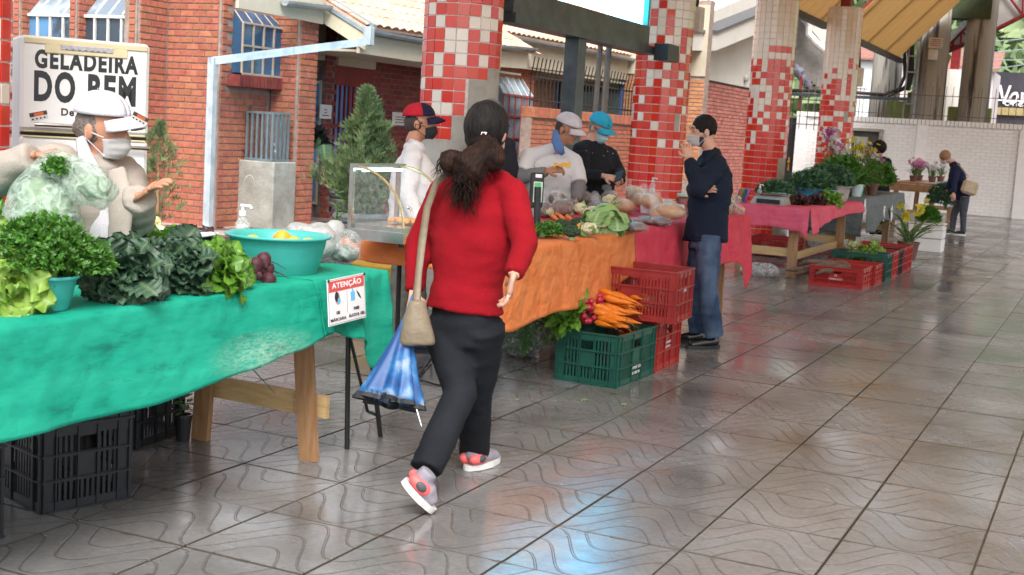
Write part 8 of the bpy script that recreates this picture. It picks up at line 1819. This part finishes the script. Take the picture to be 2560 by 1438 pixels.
m = MB(); m.tube([Q(128, 378, 4.80), Q(125, 420, 4.78), Q(112, 480, 4.76), Q(108, 540, 4.76), Q(112, 590, 4.78)], [.03, .075, .125, .145, .11], 16, sq=(.8, 1), upv=-fwd)
m2 = MB(); m2.tube([Q(132, 380, 4.80), Q(170, 420, 4.74), Q(215, 460, 4.72), Q(262, 478, 4.74), Q(295, 468, 4.78)], [.02, .06, .085, .075, .02], 14, sq=(.75, 1), upv=-fwd)
blob('bag_body', m, MBG, t, voxel=.012, smooth=3, disp=lambda p: noise.noise(V((p.x*7, p.y*7, p.z*3)))*.018); blob('bag_flap', m2, MBG, t, voxel=.011, smooth=3, disp=lambda p: noise.noise(p*14)*.014)
m = MB(); m.sphere(Q(112, 525, 4.79), (.115, .09, .125), 12, 9); m.sphere(Q(235, 468, 4.76), (.07, .05, .05), 12, 9); blob('greens_inside', m, mat('soft_green_inside', (.07, .15, .06), col2=(.22, .32, .16), rough=.8, scale=14), t, voxel=.014, smooth=2, disp=lambda p: noise.noise(p*20)*.015)
gt_ = thing('parsley_tuft', 'tuft of parsley sticking out of the vendor\'s bag', 'parsley', Q(145, 430, 4.70)); sprigs(gt_, Q(143, 425, 4.70), .05, 160, PARS, 301, size=.018, stems=False)
# ---- man in the red and navy cap
def stand(J, dz=(.47, .08)):
    for s in 'LR':
        h = J['hip'+s]; J.setdefault('kn'+s, V((h.x, h.y, dz[0]))); J.setdefault('an'+s, V((h.x, h.y, dz[1])))
    return J
J = stand(dict(head=Q(1050, 310, 8.75), neck=Q(1034, 352, 8.75), shR=Q(1030, 395, 8.58), shL=Q(1046, 392, 8.92), elR=Q(1018, 490, 8.52), elL=Q(1050, 490, 8.95), wrR=Q(1050, 560, 8.45), wrL=Q(1085, 550, 8.8), hipL=Q(1028, 590, 8.84), hipR=Q(1018, 592, 8.64), knR=Q(1002, 740, 8.66), anR=Q(996, 838, 8.62), knL=Q(1040, 740, 8.8), anL=Q(1045, 865, 8.75), hw=.15))
v3, HM, J = person('man in a red and navy cap and black mask standing behind the glass case', J, RT*.97-fwd*.12, SK1, MCOATW, fabric('olive_grey_trousers', (.10, .105, .09), col2=(.14, .145, .125)), fat=1.10, sleeve=(.068, .060, .05), leg=(.09, .07, .06), hem=-.16, ky=1.2, hands=((J['wrR'], RT*.8-UP*.4, UP, 1, .5, .1, 1),))
hairshell(v3, HM, HDRK, 1., off=(0, -.020, .010), r=(.077, .090, .085)); MCR_ = fabric('red_cap_cloth', (.42, .015, .03)); MCN = fabric('navy_cap_cloth', (.012, .014, .04)); cap(v3, HM, MCR_, MCN, h=1.08, zoff=.004); facemask(v3, HM, mat('black_mask', (.012, .013, .018), rough=.8), 1.04, pleats=0)
m = MB(); m.tube([Q(1024, 352, 8.70), Q(1042, 362, 8.62), Q(1062, 385, 8.68)], [.02, .026, .012], 8, sq=(.5, 1), upv=-fwd); m.build('collar', MCOATW, v3, smooth=True)
for a, b in ((Q(1002, 868, 8.6), Q(1020, 880, 8.6)), (Q(1025, 885, 8.7), Q(1068, 888, 8.75))): a.z = 0; b.z = 0; b = a+(b-a).normalized()*.26; shoe(v3, a, b, fabric('blue_shoe', (.02, .03, .07)), MBLACKC)
# ---- man half hidden behind the woman's head
J = stand(dict(head=Q(1230, 288, 10.2), neck=Q(1228, 330, 10.2), shL=Q(1270, 360, 10.2), shR=Q(1190, 358, 10.2), elL=Q(1280, 430, 10.2), elR=Q(1180, 430, 10.2), wrL=Q(1265, 490, 10.0), wrR=Q(1195, 490, 10.0), hipL=Q(1250, 530, 10.2), hipR=Q(1210, 530, 10.2)))
v4, HM, J = person('grey haired man with a dark visor band, almost hidden behind the walking woman', J, -fwd*.8+RT*.5, SK3, fabric('dark_jacket', (.02, .022, .03)), MBLT)
hairshell(v4, HM, HGRY, 1.05, off=(0, -.014, .03), r=(.082, .098, .098)); m = MB(); m.tube([HM @ V((math.sin(a)*.088, math.cos(a)*.108-.005, .055)) for a in [k*.3-1.5 for k in range(11)]], .008, 6, sq=(1, 1.6)); m.build('visor_band', MCB, v4)
# ---- man in white cap eating a pastry
J = stand(dict(head=Q(1418, 325, 10.4), neck=Q(1392, 362, 10.42), shR=Q(1322, 392, 10.35), shL=Q(1436, 404, 10.5), elR=Q(1298, 446, 10.22), elL=Q(1446, 462, 10.42), wrR=Q(1366, 428, 10.10), wrL=Q(1440, 500, 10.3), hipL=Q(1408, 545, 10.55), hipR=Q(1345, 542, 10.5), hw=.19))
v5, HM, J = person('man in a white cap and white coat bending over a yellow pastry', J, RT*.80-fwd*.45-UP*.42, SK3, MCOATW, MBLT, fat=1.10, sleeve=(.078, .066, .045), hem=-.2, sleeves=False, hands=((J['wrR'], RT*.95+UP*.2-fwd*.1, UP*.7-fwd*.7, 1.05, .7, .1, 1), (J['wrL'], -UP+RT*.1, RT, 1, .3, .1, 1)))
hairshell(v5, HM, HDRK, 1., off=(0, -.020, .008), r=(.076, .088, .084)); cap(v5, HM, MCW, h=1.1)
MGF = fabric('grey_sleeve', (.16, .155, .165), col2=(.21, .20, .215))
for s, nm in (('R', 'R'), ('L', 'L')):
    m = MB(); a, b, c = J['sh'+s], J['el'+s], J['wr'+s]; k = .75 if s == 'R' else .95; m.tube([a, a.lerp(b, .5), a.lerp(b, k)], [.070, .074, .080], 12); m.sphere(a, .070); m.tube([J['neck']-V((0, 0, .03)), a], [.055, .068], 12); blob('coat_sleeve', m, MCOATW, v5, voxel=.012, smooth=3, disp=lambda p: noise.noise(p*11)*.008)
    m = MB(); m.tube([a.lerp(b, .6), b, b.lerp(c, .5), c], [.066, .062, .055, .040], 12); m.sphere(b, .064); blob('grey_sleeve', m, MGF, v5, voxel=.012, smooth=3, disp=lambda p: noise.noise(p*16)*.007)
m = MB(); a = Q(1388, 335, 10.27); m.tube([a+V((0, 0, .03)), Q(1390, 350, 10.25), Q(1398, 372, 10.25), Q(1408, 386, 10.27)], [.02, .038, .042, .018], 10, sq=(.4, 1), upv=-fwd); m.build('face_mask', fabric('blue_mask', (.10, .19, .42)), v5, smooth=True)
t = thing('pastry', 'yellow flat pastry in the hand of the man in the white cap', 'pastry', Q(1408, 406, 10.08)); m = MB(); m.grid(lambda u, v: Q(1384+u*42, 407+v*11+4*math.sin(u*5)*(.5-v)-6*math.sin(u*3.1)*0, 10.05)+UP*(.006*math.sin(u*14+v*5)), 12, 5); me = evalmesh(m.mesh('p'), [('SOLIDIFY', dict(thickness=.012))]); me.materials.clear(); me.materials.append(mat('yellow_pastry', (.62, .33, .04), col2=(.72, .45, .10), rough=.6, scale=30)); o0 = Q(1408, 406, 10.08); me.transform(Matrix.Translation(-o0)); me.name = 'crust'; link('crust', me, t, Matrix.Translation(o0))
# ---- man in blue cap with phone
J = stand(dict(head=Q(1498, 322, 11.2), neck=Q(1477, 350, 11.2), shR=Q(1452, 374, 11.1), shL=Q(1522, 384, 11.35), elR=Q(1458, 440, 10.95), elL=Q(1546, 436, 11.25), wrR=Q(1510, 440, 10.85), wrL=Q(1548, 452, 10.98), hipL=Q(1512, 540, 11.35), hipR=Q(1472, 540, 11.2), hw=.17))
v6, HM, J = person('man in a turquoise cap and black jacket looking down at his phone', J, RT*.62-fwd*.62-UP*.48, SK2, fabric('black_jacket', (.010, .011, .015), col2=(.018, .019, .024)), MBLT, fat=1.10, sleeve=(.074, .064, .052), hem=-.15, hands=((J['wrR'], RT*.9-UP*.25-fwd*.2, UP*.7-fwd*.6, 1.05, .6, .1, 1), (J['wrL'], -RT*.1-UP*.2-fwd*.7, -UP, 1.05, .8, .1, -1)))
hairshell(v6, HM, HGRY, 1., off=(0, -.020, .006), r=(.077, .090, .084)); cap(v6, HM, fabric('turquoise_cap_cloth', (.03, .34, .52)), h=1.12); facemask(v6, HM, fabric('light_blue_mask', (.42, .58, .60), bump=.1), 1.04, strap=MCW)
m = MB(); 
for s in (-1, 1): m.tube([HM @ V((s*.032+.022*math.cos(a), .104, .006+.017*math.sin(a))) for a in [k*.7 for k in range(10)]], .0022, 5); m.tube([HM @ V((s*.054, .100, .012)), HM @ V((s*.079, -.01, .014))], .0022, 5)
m.build('glasses', MBLACKC, v6)
m = MB(); m.sphere((.02, .102, .075), (.014, .006, .012), 8, 6, HM); m.build('cap_badge', mat('green_badge', (.02, .18, .10), rough=.6), v6)
ms = [Q(px, py, 11.0-.0) for px, py in ((1465, 378), (1480, 384), (1518, 380), (1532, 385), (1508, 391))]; m = MB()
for q in ms: m.sphere(q-fwd*.03, .006, 6, 5)
m.build('snap', MSTST, v6)
m = MB(); ph = Q(1546, 441, 10.84); m.cbox((0, 0, 0), (.075, .15, .009), frame_m(ph, RT*.75+fwd*.3, RT*.4+UP*.35-fwd*.2) if False else Matrix.Translation(ph) @ Matrix.Rotation(-.35, 4, 'Y') @ Matrix.Rotation(.6, 4, 'X'), ch=.003); o = m.build('phone', MCB); _tag(o, 'black phone in the hands of the man in the turquoise cap', 'phone')
# ---- man in the dark blazer
MBLZ = fabric('navy_blazer', (.007, .011, .024), col2=(.011, .017, .034), scale=3, sheen=0)
def jeans():
    m = bpy.data.materials.new('washed_jeans'); m.use_nodes = True; nt = m.node_tree; b = nt.nodes['Principled BSDF']; L = nt.links.new; g = ND(nt, 'NewGeometry'); mp = ND(nt, 'Mapping'); mp.inputs['Scale'].default_value = (1, 1, .5); L(g.outputs['Position'], mp.inputs[0]); nz = ND(nt, 'TexNoise'); nz.inputs['Scale'].default_value = 6; nz.inputs['Detail'].default_value = 7; L(mp.outputs[0], nz.inputs['Vector'])
    cr = ND(nt, 'ValToRGB'); e = cr.color_ramp.elements; e[0].position = .40; e[0].color = (.010, .028, .072, 1); e[1].position = .74; e[1].color = (.10, .15, .23, 1); L(nz.outputs[0], cr.inputs[0]); L(cr.outputs[0], b.inputs['Base Color']); b.inputs['Roughness'].default_value = .85; return m
J = dict(head=Q(1757, 330, 9.52), neck=Q(1776, 370, 9.52), shL=Q(1795, 412, 9.36), shR=Q(1768, 404, 9.70), elL=Q(1746, 474, 9.22), elR=Q(1738, 480, 9.74), wrL=Q(1722, 398, 9.34), wrR=Q(1742, 474, 9.30), hipL=Q(1772, 590, 9.44), hipR=Q(1756, 590, 9.64), knL=Q(1770, 720, 9.42), knR=Q(1742, 722, 9.62), anL=Q(1785, 838, 9.45), anR=Q(1744, 826, 9.68), hw=.15)
v7, HM, J = person('bearded young man in a navy blazer and jeans holding his hand to his mask', J, RT*-.95-fwd*.15-UP*.05, SK2, MBLZ, jeans(), fat=1.13, sleeve=(.076, .068, .046), leg=(.096, .074, .070), hem=-.03, hemr=1.08, ky=1.15, hands=((J['wrL'], UP*.95-RT*.15, -fwd, 1.0, .9, .1, -1), (J['wrR'], RT*.95+UP*.15, -fwd*.9+UP*.3, 1.0, .4, .15, 1)))
hairshell(v7, HM, HBLK, 1.02, off=(0, -.015, .034), r=(.080, .094, .094)); 
m = MB(); m.sphere((0, .018, -.052), (.062, .058, .058), 14, 10, HM); blob('beard', m, HDRK, v7, voxel=.009, smooth=1, disp=lambda p: noise.noise(p*90)*.003); facemask(v7, HM, MSURG, 1.02, strap=MCW)
m = MB(); m.tube([Q(1792, 372, 9.40), Q(1772, 395, 9.32), Q(1752, 420, 9.34)], [.018, .03, .012], 8, sq=(.4, 1), upv=-fwd); m.build('lapel', MBLZ, v7, smooth=True)
# skirt of the blazer closes above the hem seen in the photo
m = MB(); hc = (J['hipL']+J['hipR'])/2; x = (J['hipR']-J['hipL']).normalized(); y = V((0, 0, 1)).cross(x); loft(m, [(hc+V((0, 0, z)), x, y, rx, ry) for z, rx, ry in ((-.045, .175, .168), (.1, .168, .150), (.25, .155, .135))]); blob('blazer_skirt', m, MBLZ, v7, voxel=.012, smooth=2, disp=lambda p: noise.noise(p*8)*.006)
MPL = mat('black_polished_leather', (.010, .009, .009), rough=.16, coat=.3)
for a, b in ((Q(1800, 850, 9.5), Q(1730, 862, 9.4)), (Q(1760, 835, 9.75), Q(1686, 842, 9.6))): a.z = 0; b.z = 0; b = a+(b-a).normalized()*.29; shoe(v7, a, b, MPL, MBLACKC, w=.043)
# ---- bending woman far away
J = dict(head=Q(2362, 393, 24.3), neck=Q(2380, 404, 24.3), shL=Q(2392, 420, 24.15), shR=Q(2386, 414, 24.5), elL=Q(2386, 452, 24.1), elR=Q(2378, 450, 24.5), wrL=Q(2384, 484, 24.0), wrR=Q(2366, 478, 24.4), hipL=Q(2412, 492, 24.3), hipR=Q(2404, 492, 24.55), knL=Q(2408, 536, 24.3), knR=Q(2385, 538, 24.5), anL=Q(2408, 578, 24.3), anR=Q(2380, 578, 24.45), hw=.16)
v8, HM, J = person('woman in a navy sweater bending towards the plants by the white wall', J, RT*-.8-UP*.55-fwd*.1, SK2, fabric('navy_sweater', (.014, .020, .055)), fabric('grey_jeans', (.06, .07, .09)), fat=1.12, sleeve=(.07, .062, .05), vox=.016, hands=((J['wrL'], -UP, -fwd, 1, .5, .1, 1),), hem=-.02)
hairshell(v8, HM, mat('auburn_hair', (.24, .11, .05), col2=(.34, .18, .09), rough=.6, scale=40), 1.05, r=(.09, .105, .10)); facemask(v8, HM, MSURG, 1.05)
for s in 'LR': a = V((J['an'+s].x, J['an'+s].y, 0)); d = V((-RT.x, -RT.y, 0)).normalized(); shoe(v8, a-d*.06, a+d*.20, fabric('dark_slip_on', (.02, .03, .05)), MSOL, low=True)
c = Q(2424, 470, 24.05); t = thing('shoulder_bag', 'beige handbag on the back of the bending woman', 'bag', c-V((0, 0, .12))); m = MB(); m.cbox((0, 0, 0), (.30, .10, .25), frame_m(c, RT+UP*-.35, fwd), ch=.04); m.build('pouch', mat('beige_leather', (.42, .33, .22), rough=.5), t); m = MB(); m.tube([c+UP*.12-RT*.08, Q(2420, 440, 24.05), Q(2400, 415, 24.1), Q(2390, 408, 24.3)], .012, 6); m.build('strap', MT['beige_leather'], t)
# ---- person crouching behind the orchids
J = stand(dict(head=Q(2198, 372, 22.0), neck=Q(2198, 392, 22), shL=Q(2220, 402, 22), shR=Q(2176, 402, 22), elL=Q(2224, 440, 22), elR=Q(2172, 440, 22), wrL=Q(2215, 465, 21.8), wrR=Q(2180, 465, 21.8), hipL=Q(2208, 480, 22), hipR=Q(2190, 480, 22)))
v9, HM, J = person('dark haired person half hidden behind the tall orchids', J, RT*.4-fwd*.2-UP*.6, SK2, MBLT, MBLT, vox=.016); hairshell(v9, HM, HBLK, 1.1, r=(.10, .115, .11))

for o in list(WS.collection.objects): bpy.data.objects.remove(o)
bpy.data.scenes.remove(WS)
